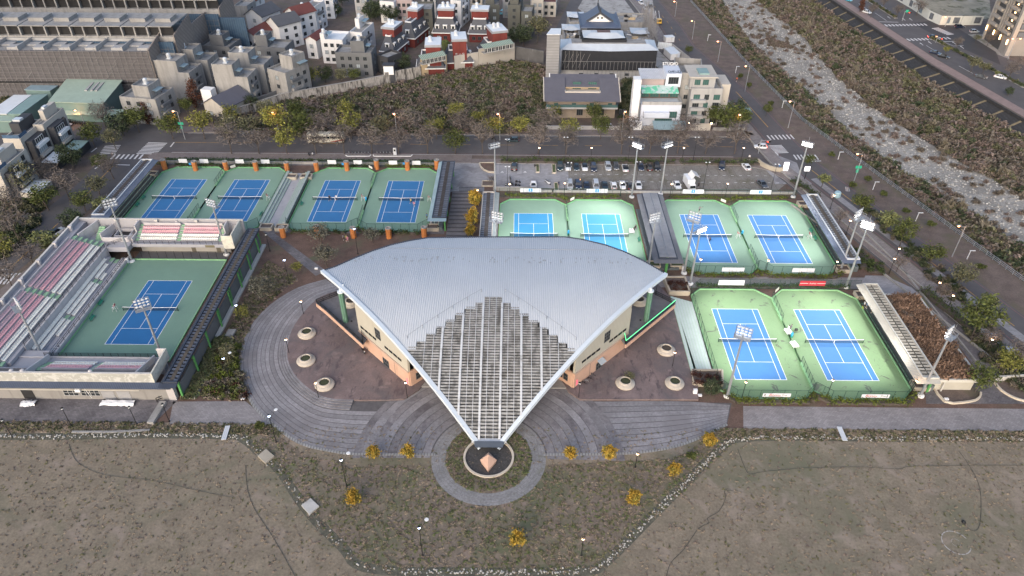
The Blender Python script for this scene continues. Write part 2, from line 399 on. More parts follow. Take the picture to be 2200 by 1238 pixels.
def band_rows(inn,out,n,gap,mats,z=0.02,wid=None):
 for k in range(n):
  t0,t1=(k+gap)/n,(k+1-gap*0.2)/n
  a=[lerp(p,q,t0)for p,q in zip(inn,out)];b=[lerp(p,q,t1)for p,q in zip(inn,out)]
  mb=MB()
  for i in range(len(a)-1):mb.hexa([(*a[i],0),(*a[i+1],0),(*b[i+1],0),(*b[i],0)][::-1],[(*a[i],z),(*a[i+1],z),(*b[i+1],z),(*b[i],z)][::-1])
  o=obj('granite_band',mb,mats[k%len(mats)],pl)
def dense(p,n=3):
 o=[]
 for i in range(len(p)-1):
  p0,p1,p2,p3=(Vector((*p[max(0,min(len(p)-1,j))],0))for j in(i-1,i,i+1,i+2))
  for k in range(n):
   t=k/n
   v=0.5*((2*p1)+(p2-p0)*t+(2*p0-5*p1+4*p2-p3)*t*t+(3*p1-p0-3*p2+p3)*t**3)
   o.append((v.x,v.y))
 return o+[tuple(p[-1])]
inn,out=dense(inn),dense(out)
inn_s=[lerp(p,q,0.20)for p,q in zip(inn,out)]
band_rows(inn_s,out,9,0.1,[m_band])
inn2=GP([(1250,862),(1300,862),(1360,861),(1420,861),(1480,862),(1530,866),(1568,870)])
out2=GP([(1290,976),(1330,975),(1370,972),(1420,965),(1470,952),(1515,935),(1560,913)])
inn2,out2=dense(inn2),dense(out2)
band_rows(inn2,out2,9,0.1,[m_band])
for k in range(9):
 r0=11.0+k*1.62;r1=r0+1.5
 for s0,s1 in((94,181),(-1,86)):
  a=arc(*RC,r0,s0,s1,22);b=arc(*RC,r1,s0,s1,22)
  mb=MB()
  for i in range(22):
   if k>=6 and(a[i][1]>114):continue
   mb.hexa([(*p,0.0)for p in(a[i],a[i+1],b[i+1],b[i])][::-1],[(*p,0.022)for p in(a[i],a[i+1],b[i+1],b[i])][::-1])
  obj('granite_band',mb,m_band if k%2 else m_band_d,pl)
obj('edge_course',MB().wall(dense(GP([(518,815),(545,872),(590,915),(645,953),(710,969),(770,976),(935,977)])),0,0.06,0.55),M('kerb_course',(0.27,0.265,0.26),0.15,0.5,0.9,wave=((0.12,0.12,0.12),0.55,'X')),pl)
obj('edge_course',MB().wall(dense(GP([(1165,977),(1290,976),(1370,973),(1450,960),(1510,938),(1562,912)])),0,0.06,0.55),MATS['kerb_course'],pl)
for k in range(4):
 t0,t1=k*0.05,(k+1)*0.05-0.008
 a=[lerp(p,q,t0)for p,q in zip(inn,out)][:28];b=[lerp(p,q,t1)for p,q in zip(inn,out)][:28]
 mb=MB();z=0.42-k*0.1
 for i in range(len(a)-1):mb.hexa([(*p,0)for p in(a[i],a[i+1],b[i+1],b[i])][::-1],[(*p,z)for p in(a[i],a[i+1],b[i+1],b[i])][::-1])
 obj('step',mb,m_band,pl)
gar=thing('round_garden','round lawn with a ring path around the peach pier at the roof tip','garden')
for k in range(4):
 r0,r1=8.1+k*0.66,8.1+k*0.66+0.62
 a=arc(*RC,r0,0,360,72);b=arc(*RC,r1,0,360,72);mb=MB()
 for i in range(72):mb.hexa([(*p,0.0)for p in(a[i],a[i+1],b[i+1],b[i])][::-1],[(*p,0.03)for p in(a[i],a[i+1],b[i+1],b[i])][::-1])
 obj('ring_course',mb,M('ring_path_brick',(0.27,0.262,0.265),0.2,0.35,0.9,patch=((0.15,0.15,0.12),0.5,0.56,0.68),fine=(2.6,0.4)),gar)
obj('garden_lawn',MB().flat(arc(*RC,8.05,0,360,60)[:-1],0.03),m_lawn,gar)
obj('gravel_bed',MB().flat(arc(*RC,4.35,0,360,48)[:-1],0.05),M('dark_gravel',(0.075,0.07,0.068),0.3,1.5,0.95,patch=((0.2,0.19,0.18),3.5,0.6,0.7),fine=(7,0.5),bump=0.6),gar)
a=arc(*RC,4.35,0,360,56);b=arc(*RC,4.75,0,360,56);mb=MB()
for i in range(56):mb.hexa([(*p,0.0)for p in(a[i],a[i+1],b[i+1],b[i])][::-1],[(*p,0.35)for p in(a[i],a[i+1],b[i+1],b[i])][::-1])
obj('kerb_ring',mb,M('cream_kerb',(0.5,0.44,0.36),0.12,0.8,0.85),gar)
terrL=[inn[k]for k in range(len(inn))]
slabL=MB().prism(terrL+GP([(900,840),(960,760),(900,700)]),0.0,0.44)
obj('terrace',slabL,m_redplaza,kind='structure')
slabR=MB().prism(GP([(1246,861),(1500,861),(1498,806),(1448,650),(1400,600),(1250,700),(1180,780),(1222,845)]),0.0,0.44)
obj('terrace',slabR,m_redplaza,kind='structure')
m_cgreen=M('court_green_acrylic',(0.215,0.335,0.25),0.06,0.12,0.8,patch=((0.19,0.295,0.225),0.2,0.5,0.75),fine=(3,0.08))
m_cgreen_w=M('worn_court_green',(0.20,0.315,0.165),0.07,0.15,0.8,patch=((0.12,0.14,0.105),0.22,0.6,0.66,1.6),patch2=((0.13,0.16,0.11),0.6,0.63,0.68,2.0),fine=(3,0.1))
m_cblue=M('court_blue_acrylic',(0.035,0.17,0.385),0.06,0.25,0.75,fine=(4,0.08))
m_cblue_m=M('court_mid_blue',(0.055,0.19,0.44),0.05,0.25,0.75,fine=(4,0.06))
m_cblue_l=M('court_sky_blue',(0.05,0.27,0.50),0.05,0.25,0.75,fine=(4,0.06))
m_cblue_k=M('court_deep_blue',(0.018,0.135,0.335),0.06,0.25,0.75,fine=(4,0.08))
m_line=M('court_line_white',(0.78,0.78,0.8),0.03,1,0.7)
m_curb=M('light_green_curb',(0.15,0.36,0.17),0.1,0.8,0.8)
m_curb_l=M('pale_green_curb',(0.22,0.42,0.22),0.1,0.8,0.8)
m_net=M('net_mesh',(0.012,0.022,0.03),0.1,3,0.9,alpha=0.5)
m_chain=M('chain_link_mesh',(0.02,0.06,0.045),0.1,3,0.8,alpha=0.2)
m_board=M('white_board',(0.62,0.64,0.68),0.05,1,0.6)
m_boardblue=M('number_plate_blue',(0.03,0.25,0.55),0.05,1,0.5)
L_,W_=23.77,10.97
def line_mesh():
 mb=MB();z=0.0;t=0.05;a=W_/2;s=4.115;L2=L_/2
 def ln(x0,x1,y0,y1):mb.flat([(x0,y0),(x1,y0),(x1,y1),(x0,y1)],z)
 ln(-a,a,-L2,-L2+.12);ln(-a,a,L2-.12,L2)
 for sx in(-1,1):
  ln(sx*a-(0 if sx<0 else 2*t),sx*a+(2*t if sx<0 else 0),-L2+.12,L2-.12)
  ln(sx*s-t,sx*s+t,-L2+.12,L2-.12)
 for sy in(-1,1):ln(-s+t,s-t,sy*6.4-t,sy*6.4+t)
 ln(-t,t,-6.4+t,6.4-t)
 for sy in(-1,1):ln(-t,t,sy*(L2-.17)-.06,sy*(L2-.17)+.06)
 return mb.mesh('court_lines',[m_line])
LINES=line_mesh()
def net_parts(t):
 def mesh_net():
  mb=MB();xs=[-6.4,-5,-2.5,0,2.5,5,6.4];hs=[1.07,1.04,.97,.915,.97,1.04,1.07]
  for i in range(6):mb.face([(xs[i],0,0.03),(xs[i+1],0,0.03),(xs[i+1],0,hs[i+1]),(xs[i],0,hs[i])])
  return mb.mesh('net_mesh',[m_net])
 def band():
  mb=MB();xs=[-6.4,-2.5,0,2.5,6.4];hs=[1.07,.97,.915,.97,1.07]
  for i in range(4):mb.beam((xs[i],0,hs[i]),(xs[i+1],0,hs[i+1]),0.07,0.1)
  return mb.mesh('net_band',[m_line])
 obj('mesh',cached('net_m',mesh_net),parent=t);obj('band',cached('net_b',band),parent=t)
 obj('centre_strap',cached('net_s',lambda:MB().box(-.05,.05,-.02,.02,0,.92).mesh('strap',[m_line])),parent=t)
 post=cached('net_p',lambda:MB().tube((0,0,0),(0,0,1.15),0.06,0.06,8).beam((0,0,.6),(0.0,0.25,0.02),.05,.05).mesh('net_post',[m_dkgreen]))
 for sx in(-6.45,6.45):obj('post',post,parent=t,loc=(sx,0,0))
def court(cx,y0,outline,blue,green,curb,label,net_label,curb_runs):
 t=thing('tennis_court',label,'tennis court',(cx,y0+L_/2,0))
 loc=[(p[0]-cx,p[1]-y0-L_/2)for p in outline]
 obj('surround',MB().flat(loc,0.02),green,t)
 obj('playing_surface',MB().flat([(-W_/2,-L_/2),(W_/2,-L_/2),(W_/2,L_/2),(-W_/2,L_/2)],0.024),blue,t)
 obj('line_markings',LINES,parent=t,loc=(0,0,0.028))
 for run in curb_runs:
  obj('kerb',MB().wall([(loc[i][0],loc[i][1])for i in run],0,0.34,0.2),curb,t)
 n=thing('tennis_net',net_label,'tennis net',(cx,y0+L_/2,0.024),group='nets across the tennis courts')
 net_parts(n)
 return t
def octo(x0,x1,y0,y1,c):
 cw,cs,ce,cn=c
 return[(x0,y0+cw),(x0+cw,y0),(x1-cs,y0),(x1,y0+cs),(x1,y1-ce),(x1-ce,y1),(x0+cn,y1),(x0,y1-cn)]
RUNS=[(7,0),(0,1),(1,2),(2,3),(3,4),(4,5),(5,6),(6,7)]
def fence(label,pts,h=3.0,step=2.4,boards=(),group='chain-link fences round the courts',base=0.0,cat='fence',mesh=True):
 """posts, rails and wire along a polyline; a thing"""
 o0=pts[0]
 t=thing('wire_fence',label,cat,(o0[0],o0[1],base),group=group)
 loc=[(p[0]-o0[0],p[1]-o0[1])for p in pts]
 post=cached(('fpost',h),lambda:MB().tube((0,0,0),(0,0,h),0.045,0.045,6).mesh('post',[m_dkgreen]))
 mb=MB();ra=MB();seen=set()
 for a,b in zip(loc[:-1],loc[1:]):
  l=math.dist(a,b);n=max(1,round(l/step))
  for k in range(n+1):
   p=lerp(a,b,k/n);key=(round(p[0],2),round(p[1],2))
   if key not in seen:seen.add(key);obj('post',post,parent=t,loc=(*p,0))
  mb.face([(*a,0.05),(*b,0.05),(*b,h),(*a,h)])
  for z in(h,0.1):ra.beam((*a,z),(*b,z),0.06,0.06)
 if mesh:obj('wire',mb,m_chain,t)
 obj('rail',ra,m_dkgreen,t)
 return t
CT={}
def add_court(key,cx,y0,x0,x1,ya,yb,ch,blue,green,curb,where,nw=None):
 CT[key]=(cx,y0)
 o=octo(x0,x1,ya,yb,ch)
 return court(cx,y0,o,blue,green,curb,'tennis court, '+where,'tennis net on the court '+(nw or where),RUNS)
add_court('A',51.83,109.79,42.45,61.7,104.1,141.0,(2.5,2.6,3.4,2.6),m_cblue_m,m_cgreen_w,m_curb_l,'worn with grey patches, left of the two nearest courts at right','left of the two nearest worn courts')
add_court('B',71.2,109.79,61.7,82.1,104.1,141.0,(2.6,3.0,3.4,3.4),m_cblue_m,m_cgreen_w,m_curb_l,'worn with grey patches beside the pale slatted stand roof','beside the pale slatted stand roof')
add_court('C',51.7,152.45,42.6,61.5,147.4,183.9,(2.6,2.6,3.6,1.4),m_cblue_m,m_cgreen,m_curb,'right of the wide grey middle roof, one player behind its baseline','right of the wide grey middle stand roof')
add_court('D',70.95,152.45,61.5,81.9,147.4,183.9,(2.6,3.0,3.2,3.6),m_cblue_m,m_cgreen,m_curb,'in front of sign number 3, beside the right canopy stand','in front of sign number 3')
add_court('E',23.9,152.3,14.3,33.6,147.4,183.6,(2.6,2.6,3.0,3.0),m_cblue_l,m_cgreen,m_curb,'sky blue, partly hidden, left of the grey middle stand roof','just left of the grey middle stand roof')
add_court('F',4.8,152.3,-4.7,14.3,147.4,183.6,(2.6,2.6,3.0,2.8),m_cblue_l,m_cgreen,m_curb,'sky blue, half hidden by the hall roof, before sign number 6','in front of sign number 6')
add_court('G',-52.8,170.58,-62.9,-43.5,165.6,202.0,(2.4,2.8,3.2,4.0),m_cblue,m_cgreen,m_curb,'right of the pale walkway, with a white-shirted player at the net','where the white-shirted player stands')
add_court('H',-33.55,170.58,-43.5,-24.4,165.6,202.0,(2.8,2.2,3.0,3.2),m_cblue,m_cgreen,m_curb,'beside the blue-grey slatted stand roof, two players near its net')
add_court('I',-99.7,170.55,-109.6,-90.2,165.6,201.9,(2.4,2.6,3.0,3.6),m_cblue,m_cgreen,m_curb,'beside the far left blue stand roof above the stadium')
add_court('J',-80.45,170.55,-90.2,-71.0,165.6,201.9,(2.6,2.0,3.2,3.0),m_cblue,m_cgreen,m_curb,'left of the pale stepped walkway above the stadium wall')
add_court('K',-85.5,118.95,-99.0,-74.4,113.6,151.6,(0.02,0.02,0.02,0.02),m_cblue_k,M('court_green_dark',(0.165,0.275,0.21),0.06,0.12,0.8,patch=((0.145,0.24,0.19),0.2,0.5,0.75),fine=(3,0.08)),m_curb_l,'deep blue, sunk inside the stadium between the seat stands')
for x,ya,yb,where in((61.7,129.0,137.6,'upper divider fence between the two nearest courts at right'),(61.7,106.8,114.9,'lower divider fence between the two nearest courts at right'),(61.5,171.7,180.3,'upper divider fence between the courts of signs 4 and 3'),(61.5,150.0,158.2,'lower divider fence between the courts of signs 4 and 3'),(14.35,172.0,180.6,'divider fence between the two sky blue courts'),(-43.5,190.0,198.8,'upper divider fence between the two courts left of the slatted roof'),(-43.5,168.6,176.5,'lower divider fence between the two courts left of the slatted roof'),(-90.2,189.8,198.7,'upper divider fence between the two courts above the stadium'),(-90.2,168.3,176.5,'lower divider fence between the two courts above the stadium')):
 t=fence(where,[(x,ya),(x,yb)],2.2,1.7)
 obj('kerb',MB().box(-0.2,0.2,0,yb-ya,0,0.5),m_curb_l,t)
def off(p,d):return p
fence('wire fence with brand boards along the near end of the two nearest courts',[(42.2,107.2),(45.0,103.9),(59.3,103.9),(61.7,106.4),(64.3,103.9),(79.2,103.9),(82.3,107.2)],2.9,2.4)
fence('wire fence with a white and a red banner behind the two nearest courts',[(42.3,138.8),(44.9,141.5),(84.0,141.5)],2.9,2.4)
fence('wire fence with plain white boards at the near end of courts 4 and 3',[(42.4,150.5),(45.2,147.1),(59,147.1),(61.5,149.8),(64.2,147.1),(78.8,147.1),(82.2,150.6)],2.9,2.4)
fence('wire fence carrying signs 4 and 3 in front of the car park',[(42.8,185.0),(45.6,185.6),(81.9,185.6)],2.9,2.4)
fence('wire fence carrying signs 6 and 5 in front of the car park',[(-5.0,185.4),(30.4,185.4),(33.6,182)],2.9,2.4)
fence('wire fence along the near end of the court pair left of the slatted roof',[(-63.2,168.2),(-60.6,165.3),(-46.3,165.3),(-43.5,168.2),(-40.4,165.3),(-26.7,165.3),(-24.2,168)],2.9,2.4)
fence('wire fence with white boards between orange pillars behind the slatted-roof court pair',[(-63.4,203.2),(-24.4,203.2)],2.4,2.4)
fence('wire fence with white boards between orange pillars above the stadium courts',[(-109.8,203.1),(-70.6,203.1)],2.4,2.4)
fence('wire fence at the near end of the court beside the pale walkway',[(-90.0,168.2),(-87.4,165.3),(-73,165.3),(-70.8,168)],2.9,2.4)
fence('tall wire fence beside the pale green steps',[(42.2,107.3),(42.2,138.6)],2.9,2.6)
fence('wire fence between the pale slatted stand and its court',[(82.5,107.2),(82.4,137.3)],1.1,1.5)
fence('wire fence between the right canopy stand and its court',[(82.25,151),(82.0,180.3)],1.1,1.5)
fence('low fence along the left side of the pale stepped walkway',[(-70.8,168.3),(-70.9,198.6)],1.3,1.8)
fence('low fence along the right side of the pale stepped walkway',[(-63.2,168.3),(-63.2,197.8)],1.3,1.8)
fence('low fence before the far left stand above the stadium',[(-110.0,168.3),(-110.0,198.6)],1.1,1.8)
m_bluetxt=m_boardblue
def text_obj(name,body,size,mat,parent,loc,rot,lab=None,thick=0.004,shear=0.0):
 c=D.curves.new('lettering','FONT');c.body=body;c.size=size;c.extrude=thick;c.align_x='CENTER';c.align_y='CENTER';c.shear=shear
 c.materials.append(mat)
 tmp=D.objects.new('tmp_lettering',c);COL.objects.link(tmp)
 me=D.meshes.new_from_object(tmp.evaluated_get(bpy.context.evaluated_depsgraph_get()))
 COL.objects.unlink(tmp);D.objects.remove(tmp);D.curves.remove(c)
 me.materials.clear();me.materials.append(mat)
 o=obj(name,me,parent=parent,loc=loc);o.rotation_euler=rot
 return o
def board(label,x,y,w,h,z,mat,panels=1,number=None,cat='board',group=None,tilt=0.0,rz=0.0):
 t=thing('fence_board',label,cat,(x,y,z),rz,group)
 pw=w/panels
 for k in range(panels):
  obj('panel',MB().box(-w/2+k*pw+.03,-w/2+(k+1)*pw-.03,-0.05,-0.01,0,h),mat,t)
 if number:
  obj('number_plate',MB().box(-.55,.55,-0.075,-0.051,h*.18,h*.88),m_boardblue,t)
  text_obj('numeral',number,0.85,m_white,t,(0,-0.08,h*.53),(R(90),0,0))
 return t
for n,u in(('6',1140),('5',1283),('4',1489),('3',1633)):
 x=G(u,413,2)[0]
 board(f'white three-panel fence board with blue number {n}',x,185.45,6.2,1.35,1.55,m_board,3,n)
for u,wh in((389,'left of the second orange pillar'),(435,'between the second and third orange pillars'),(512,'right of the third orange pillar'),(568,'left of the walkway pillars'),(712,'right of the walkway pillars'),(768,'second right of the walkway pillars'),(844,'third right of the walkway pillars'),(894,'beside the slatted roof end')):
 board('plain white board on the orange-pillar fence, '+wh,G(u,351,1.6)[0],203.05,2.7,1.35,1.0,m_board,1)
for x,y,rz,wh in((59.9,182.2,R(-42),'corner of the court with sign 4'),(16.2,182.5,R(42),'corner of the court with sign 5'),(-45.4,200.9,R(-42),'corner behind the white-shirted player'),(-88.2,200.6,R(42),'corner of the court above the stadium'),(63.4,139.8,R(45),'upper corner between the two nearest courts')):
 board('small white panel on the kerb at the '+wh,x,y,1.7,0.8,0.75,M('cream_board',(0.62,0.6,0.55),.05,1,.6),1,rz=rz)
for u in(1571,1720):
 board('row of three plain pale boards on the near fence of court '+('4' if u<1600 else '3'),G(u,578,1)[0],147.05,5.6,1.2,1.2,m_board,3)
for u,sx in((1664,-1),(1873,1)):
 t=board('white sponsor board lettered Bonny in red on the near fence of the '+('left' if sx<0 else 'right')+' nearest court',G(u,845,1)[0],103.8,5.7,0.95,1.15,m_board,1,cat='sponsor board')
 text_obj('lettering','Bonny',0.95,M('brand_red',(0.35,0.01,0.015),.05,1,.6),t,(-0.9 if sx>0 else-0.4,-0.062,.52),(R(90),0,0),shear=0.25)
 mb=MB().box(-1.6,.2,-.066,-.052,.12,.17)
 for k in range(6):mb.box(1.05+k*.17,1.2+k*.17,-.066,-.052,.42+.06*math.sin(k),.62+.07*math.sin(k+1))
 obj('swoosh',mb,M('grey_print',(.18,.18,.2),.05,1,.6),t)
 mb=MB();px=-2.4*1 if sx<0 else 2.35
 mb.lathe([(0.0,0),(.09,.02),(.09,.16),(0,.18)],6,(px,-.06,.62)).box(px-.1,px+.08,-.066,-.052,.3,.62).beam((px-.06,-.06,.3),(px-.16,-.06,.08),.07,.02).beam((px+.04,-.06,.3),(px+.14,-.06,.08),.07,.02)
 obj('player_mark',mb,m_black,t)
t=board('long white sponsor banner with red script behind the nearest left court',G(1567,601,1.5)[0],141.4,6.4,1.5,1.2,m_board,1,cat='sponsor banner')
text_obj('lettering','Penny',0.55,MATS['brand_red'],t,(0,-.062,.72),(R(90),0,0),shear=.3)
obj('stripe',MB().box(-3.1,-.9,-.062,-.052,.72,.78).box(.9,3.1,-.062,-.052,.72,.78),M('grey_print',(.18,.18,.2)),t)
m_redb=M('banner_red',(0.36,0.02,0.04),0.06,1,0.6)
t=board('long red sponsor banner with white script behind the nearest right court',G(1739,601,1.5)[0],141.4,6.3,1.5,1.2,m_redb,1,cat='sponsor banner')
text_obj('lettering','Audrey',0.55,m_white,t,(0,-.062,.76),(R(90),0,0),shear=.3)
obj('stripe',MB().box(-3.1,-1.1,-.062,-.052,.7,.8).box(1.1,3.1,-.062,-.052,.7,.8),m_white,t)
m_plgreen=M('green_bench_plastic',(0.01,0.22,0.14),0.1,1,0.5)
def bench_meshes():
 seat=MB()
 for k in range(3):seat.box(-.9,.9,-.22+k*.15,-.1+k*.15,.43,.47)
 back=MB()
 for k in range(2):back.box(-.9,.9,.24,.28,.58+k*.17,.7+k*.17)
 leg=MB().box(-.03,.03,-.2,.25,.0,.05).box(-.03,.03,-.2,-.14,0,.43).box(-.03,.03,.2,.26,0,.9)
 return seat.mesh('seat',[m_plgreen]),back.mesh('backrest',[m_plgreen]),leg.mesh('leg',[m_dkgreen])
BEN=bench_meshes()
def bench(label,x,y,rz):
 t=thing('bench',label,'bench',(x,y,.02),rz,'green benches beside the courts')
 obj('seat',BEN[0],parent=t);obj('backrest',BEN[1],parent=t)
 for s in(-.75,.75):obj('leg',BEN[2],parent=t,loc=(s,0,0))
for u,v,rz,lab in((218,653,90,'green bench by the seat stand, upper of the pair beside the stadium court'),(200,686,90,'green bench by the seat stand, lower of the pair beside the stadium court'),(310,427,90,'green bench below the far left stand, upper one of the pair'),(297,442,90,'green bench below the far left stand, lower one of the pair'),(649,440,90,'green bench with bags on it beside the pale stepped walkway'),(561,462,-90,'green bench at the lower left edge of the walkway court'),(1741,498,-90,'green bench beside the umpire chair of the court with sign 3'),(1750,514,-90,'lower green bench of the court with sign 3'),(1372,517,-90,'green bench by the grey middle stand roof')):
 bench(lab,*G(u,v),R(rz))
m_frame=M('pale_frame',(0.55,0.56,0.55),.06,1,.5)
m_red_seat=M('faded_red_seat',(0.4,0.13,0.12),.1,1,.6)
def umpire(label,x,y,rz):
 t=thing('umpire_chair',label,'umpire chair',(x,y,.02),rz,'umpire chairs at the nets')
 lad=cached('ump_l',lambda:MB().beam((-.4,-.5,0),(-.25,0,1.5),.06,.06).beam((.4,-.5,0),(.25,0,1.5),.06,.06).beam((-.4,.55,0),(-.25,.3,1.5),.06,.06).beam((.4,.55,0),(.25,.3,1.5),.06,.06).beam((-.36,-.36,.4),(.36,-.36,.4),.05,.05).beam((-.32,-.22,.8),(.32,-.22,.8),.05,.05).beam((-.3,-.1,1.2),(.3,-.1,1.2),.05,.05).mesh('ladder',[m_frame]))
 obj('frame',lad,parent=t)
 obj('seat',cached('ump_s',lambda:MB().box(-.3,.3,-.1,.4,1.5,1.56).mesh('seat',[m_red_seat])),parent=t)
 obj('backrest',cached('ump_b',lambda:MB().box(-.3,.3,.36,.41,1.62,2.1).mesh('back',[m_red_seat])),parent=t)
 obj('armrest',cached('ump_a',lambda:MB().box(-.34,-.28,-.1,.4,1.74,1.79).box(.28,.34,-.1,.4,1.74,1.79).mesh('arm',[m_frame])),parent=t)
 obj('footplate',cached('ump_f',lambda:MB().box(-.3,.3,-.45,-.15,.98,1.02).mesh('foot',[m_board])),parent=t)
for k,sx,lab in(('I',0,''),('J',1,'umpire chair beside the walkway at the stadium-side court'),('G',1,'umpire chair by the net where the white-shirted player stands'),('H',1,'umpire chair under the edge of the blue-grey slatted roof'),('C',1,'umpire chair between the courts of signs 4 and 3'),('D',1,'umpire chair by the green benches of the court with sign 3'),('K',-1,'umpire chair beside the net in the stadium')):
 if sx:umpire(lab,CT[k][0]+sx*8.3,CT[k][1]+L_/2-.1,R(90)if sx>0 else R(-90))
m_sbag=M('sky_blue_bag',(0.03,0.30,0.55),.1,2,.6)
def ball_tube(label,x,y):
 t=thing('ball_bin',label,'ball collector',(x,y,.02),0,'blue ball collectors')
 obj('bag',cached('bb',lambda:MB().lathe([(.14,.25),(.26,.4),(.28,1.0),(.2,1.3),(.05,1.36)],10).mesh('bag',[m_sbag],True)),parent=t)
 obj('base',cached('bs',lambda:MB().lathe([(.34,0),(.34,.12),(.16,.26)],10).mesh('base',[m_plgreen])),parent=t)
for u,v,lab in((787,432,'tall blue ball collector right of the umpire chair on the walkway court'),(1221,504,'tall blue ball collector between the two sky blue courts'),(1594,504,'tall blue ball collector between the courts of signs 4 and 3'),(1700,724,'blue ball collector below the white chairs on the nearest courts')):
 ball_tube(lab,*G(u,v))
m_wplas=M('white_plastic',(0.74,0.74,0.76),.03,1,.4)
def stacked_tables(label,u,v,rz):
 t=thing('lounger_pair',label,'sun lounger',(*G(u,v),.02),rz)
 for k in(-.42,.35):
  mb=MB()
  for j in range(8):
   a0,a1=-1.57+j*.393,-1.57+(j+1)*.393
   mb.hexa([(k+.34*math.sin(a0),-.9,.5+.3*math.cos(a0)),(k+.34*math.sin(a1),-.9,.5+.3*math.cos(a1)),(k+.3*math.sin(a1),-.9,.46+.3*math.cos(a1)),(k+.3*math.sin(a0),-.9,.46+.3*math.cos(a0))],[(k+.34*math.sin(a0),.9,.5+.3*math.cos(a0)),(k+.34*math.sin(a1),.9,.5+.3*math.cos(a1)),(k+.3*math.sin(a1),.9,.46+.3*math.cos(a1)),(k+.3*math.sin(a0),.9,.46+.3*math.cos(a0))])
  obj('shade_hood',mb,m_wplas,t)
 mb=MB()
 for sx in(-.6,.6):
  for sy in(-.8,.8):mb.beam((sx,sy,0),(sx,sy,.6),.05,.05)
 mb.box(-.65,.65,-.85,.85,.36,.42)
 obj('frame',mb,m_frame,t)
stacked_tables('white hooded court loungers, upper set between the two nearest courts',1693,716,R(10))
stacked_tables('white hooded court loungers, lower set between the two nearest courts',1706,744,R(12))
stacked_tables('white chairs at the edge of the sky blue court by the grey stand roof',1357,500,R(-4))
t=thing('speaker_box','small black box on the worn court right of the white chairs','box',(*G(1710,711),.02))
obj('case',MB().box(-.3,.3,-.2,.2,.05,.6),m_black,t);obj('grille',MB().box(-.25,.25,-.22,-.203,.12,.52),M('grey_grille',(.08,.08,.08)),t)
m_steelblue=M('blue_grey_sheet',(0.145,0.175,0.24),0.1,0.5,0.5,0.3,fine=(2,.15))
m_steeldk=M('dark_blue_steel',(0.05,0.06,0.085),0.12,0.6,0.5,0.3)
m_slat=M('slate_slat',(0.12,0.135,0.17),0.18,1,0.6,0.2,orand=.15)
m_trough=M('rusty_gutter',(0.06,0.05,0.047),0.3,0.8,0.9,fine=(2,.4))
m_rwhite=M('white_edge_steel',(0.55,0.57,0.6),0.06,0.6,0.5)
m_beige=M('beige_sheet',(0.44,0.42,0.37),0.08,0.5,0.6,fine=(2,.12))
m_bslat=M('mossy_beige_slat',(0.36,0.335,0.285),0.25,0.8,0.8,orand=.25,patch=((.15,.14,.11),.9,.5,.7))
m_pgreen=M('bright_green_post',(0.08,0.26,0.08),0.08,1,0.6)
m_porange=M('orange_tile',(0.52,0.19,0.055),0.1,0.6,0.75,fine=(3,.15),brick=(.6,.3,(.8,.75,.7),.12))
m_dark=M('deep_shadow_void',(0.02,0.02,0.022),0.2,1,0.95)  # near-black paint for shade in gaps and openings; also some dark timber
def slat_roof(label,x0,x1,y0,y1,h,side,sheet_w,pitch,sheet,slat,edge,trough,posts=5,post_mat=None,trough_w=1.0,rise=0.35):
 """flat frame of cross slats in two rows with a gutter between, one sloping seamed sheet along one side (side=-1 west)"""
 t=thing('stand_roof',label,'stand roof',((x0+x1)/2,y0,0))
 w=x1-x0;L=y1-y0;a,b=-w/2,w/2
 s0,s1=(a,a+sheet_w)if side<0 else(b-sheet_w,b)
 f0,f1=(s1,b)if side<0 else(a,s0)
 mb=MB();zl,zh=h-.25,h+.1
 za,zb=(zl,zh)if side<0 else(zh,zl)
 mb.hexa([(s0,-.4,za-.06),(s1,-.4,zb-.06),(s1,L+.2,zb-.06),(s0,L+.2,za-.06)],[(s0,-.4,za),(s1,-.4,zb),(s1,L+.2,zb),(s0,L+.2,za)])
 n=int(L/.42)
 for k in range(n):
  y=(k+.5)*L/n
  mb.hexa([(s0,y-.03,za),(s1,y-.03,zb),(s1,y+.03,zb),(s0,y+.03,za)],[(s0,y-.03,za+.07),(s1,y-.03,zb+.07),(s1,y+.03,zb+.07),(s0,y+.03,za+.07)])
 obj('sheet',mb,sheet,t)
 mb=MB()
 for x in(f0+.12,f1-.12):mb.box(x-.12,x+.12,-.1,L,h-.15,h+rise)
 mb.box(f0+.24,f1-.24,-.1,.25,h-.15,h+rise-.004).box(f0+.24,f1-.24,L-.3,L,h-.15,h+rise-.004)
 obj('frame',mb,edge,t)
 mb=MB().hexa([(a,-1.2,h-.35),(b,-1.2,h-.35),(b,-.12,h-.12),(a,-.12,h-.12)],[(a,-1.2,h-.3),(b,-1.2,h-.3),(b,-.12,h+.02),(a,-.12,h+.02)])
 obj('end_sheet',mb,sheet,t)
 c0,c1=f0+.24,f1-.24;cm=(c0+c1)/2
 obj('gutter',MB().box(cm-trough_w/2,cm+trough_w/2,.3,L-.3,h-.05,h+.16),trough,t)
 obj('under_shade',MB().box(c0,c1,.26,L-.31,h-.3,h-.26),m_dark,t)  # near-black plate paints the shade between the slats
 sw=(cm-trough_w/2)-c0
 me=cached(('slat',label),lambda:MB().hexa([(0,0,0),(sw,0,0),(sw,pitch*.52,.1),(0,pitch*.52,.1)],[(0,0,.07),(sw,0,.07),(sw,pitch*.52,.17),(0,pitch*.52,.17)]).mesh('slat',[slat]))
 k=0
 while .5+k*pitch<L-.8:
  for x in(c0,cm+trough_w/2):obj('slat',me,parent=t,loc=(x,.45+k*pitch,h))
  k+=1
 pm=MB().box(-.2,.2,-.2,.2,0,h-.3).mesh('post',[post_mat or m_pgreen])
 for k in range(posts):obj('post',pm,parent=t,loc=((f0 if side>0 else f1)*.75,.8+k*(L-1.6)/(posts-1),0))
 return t
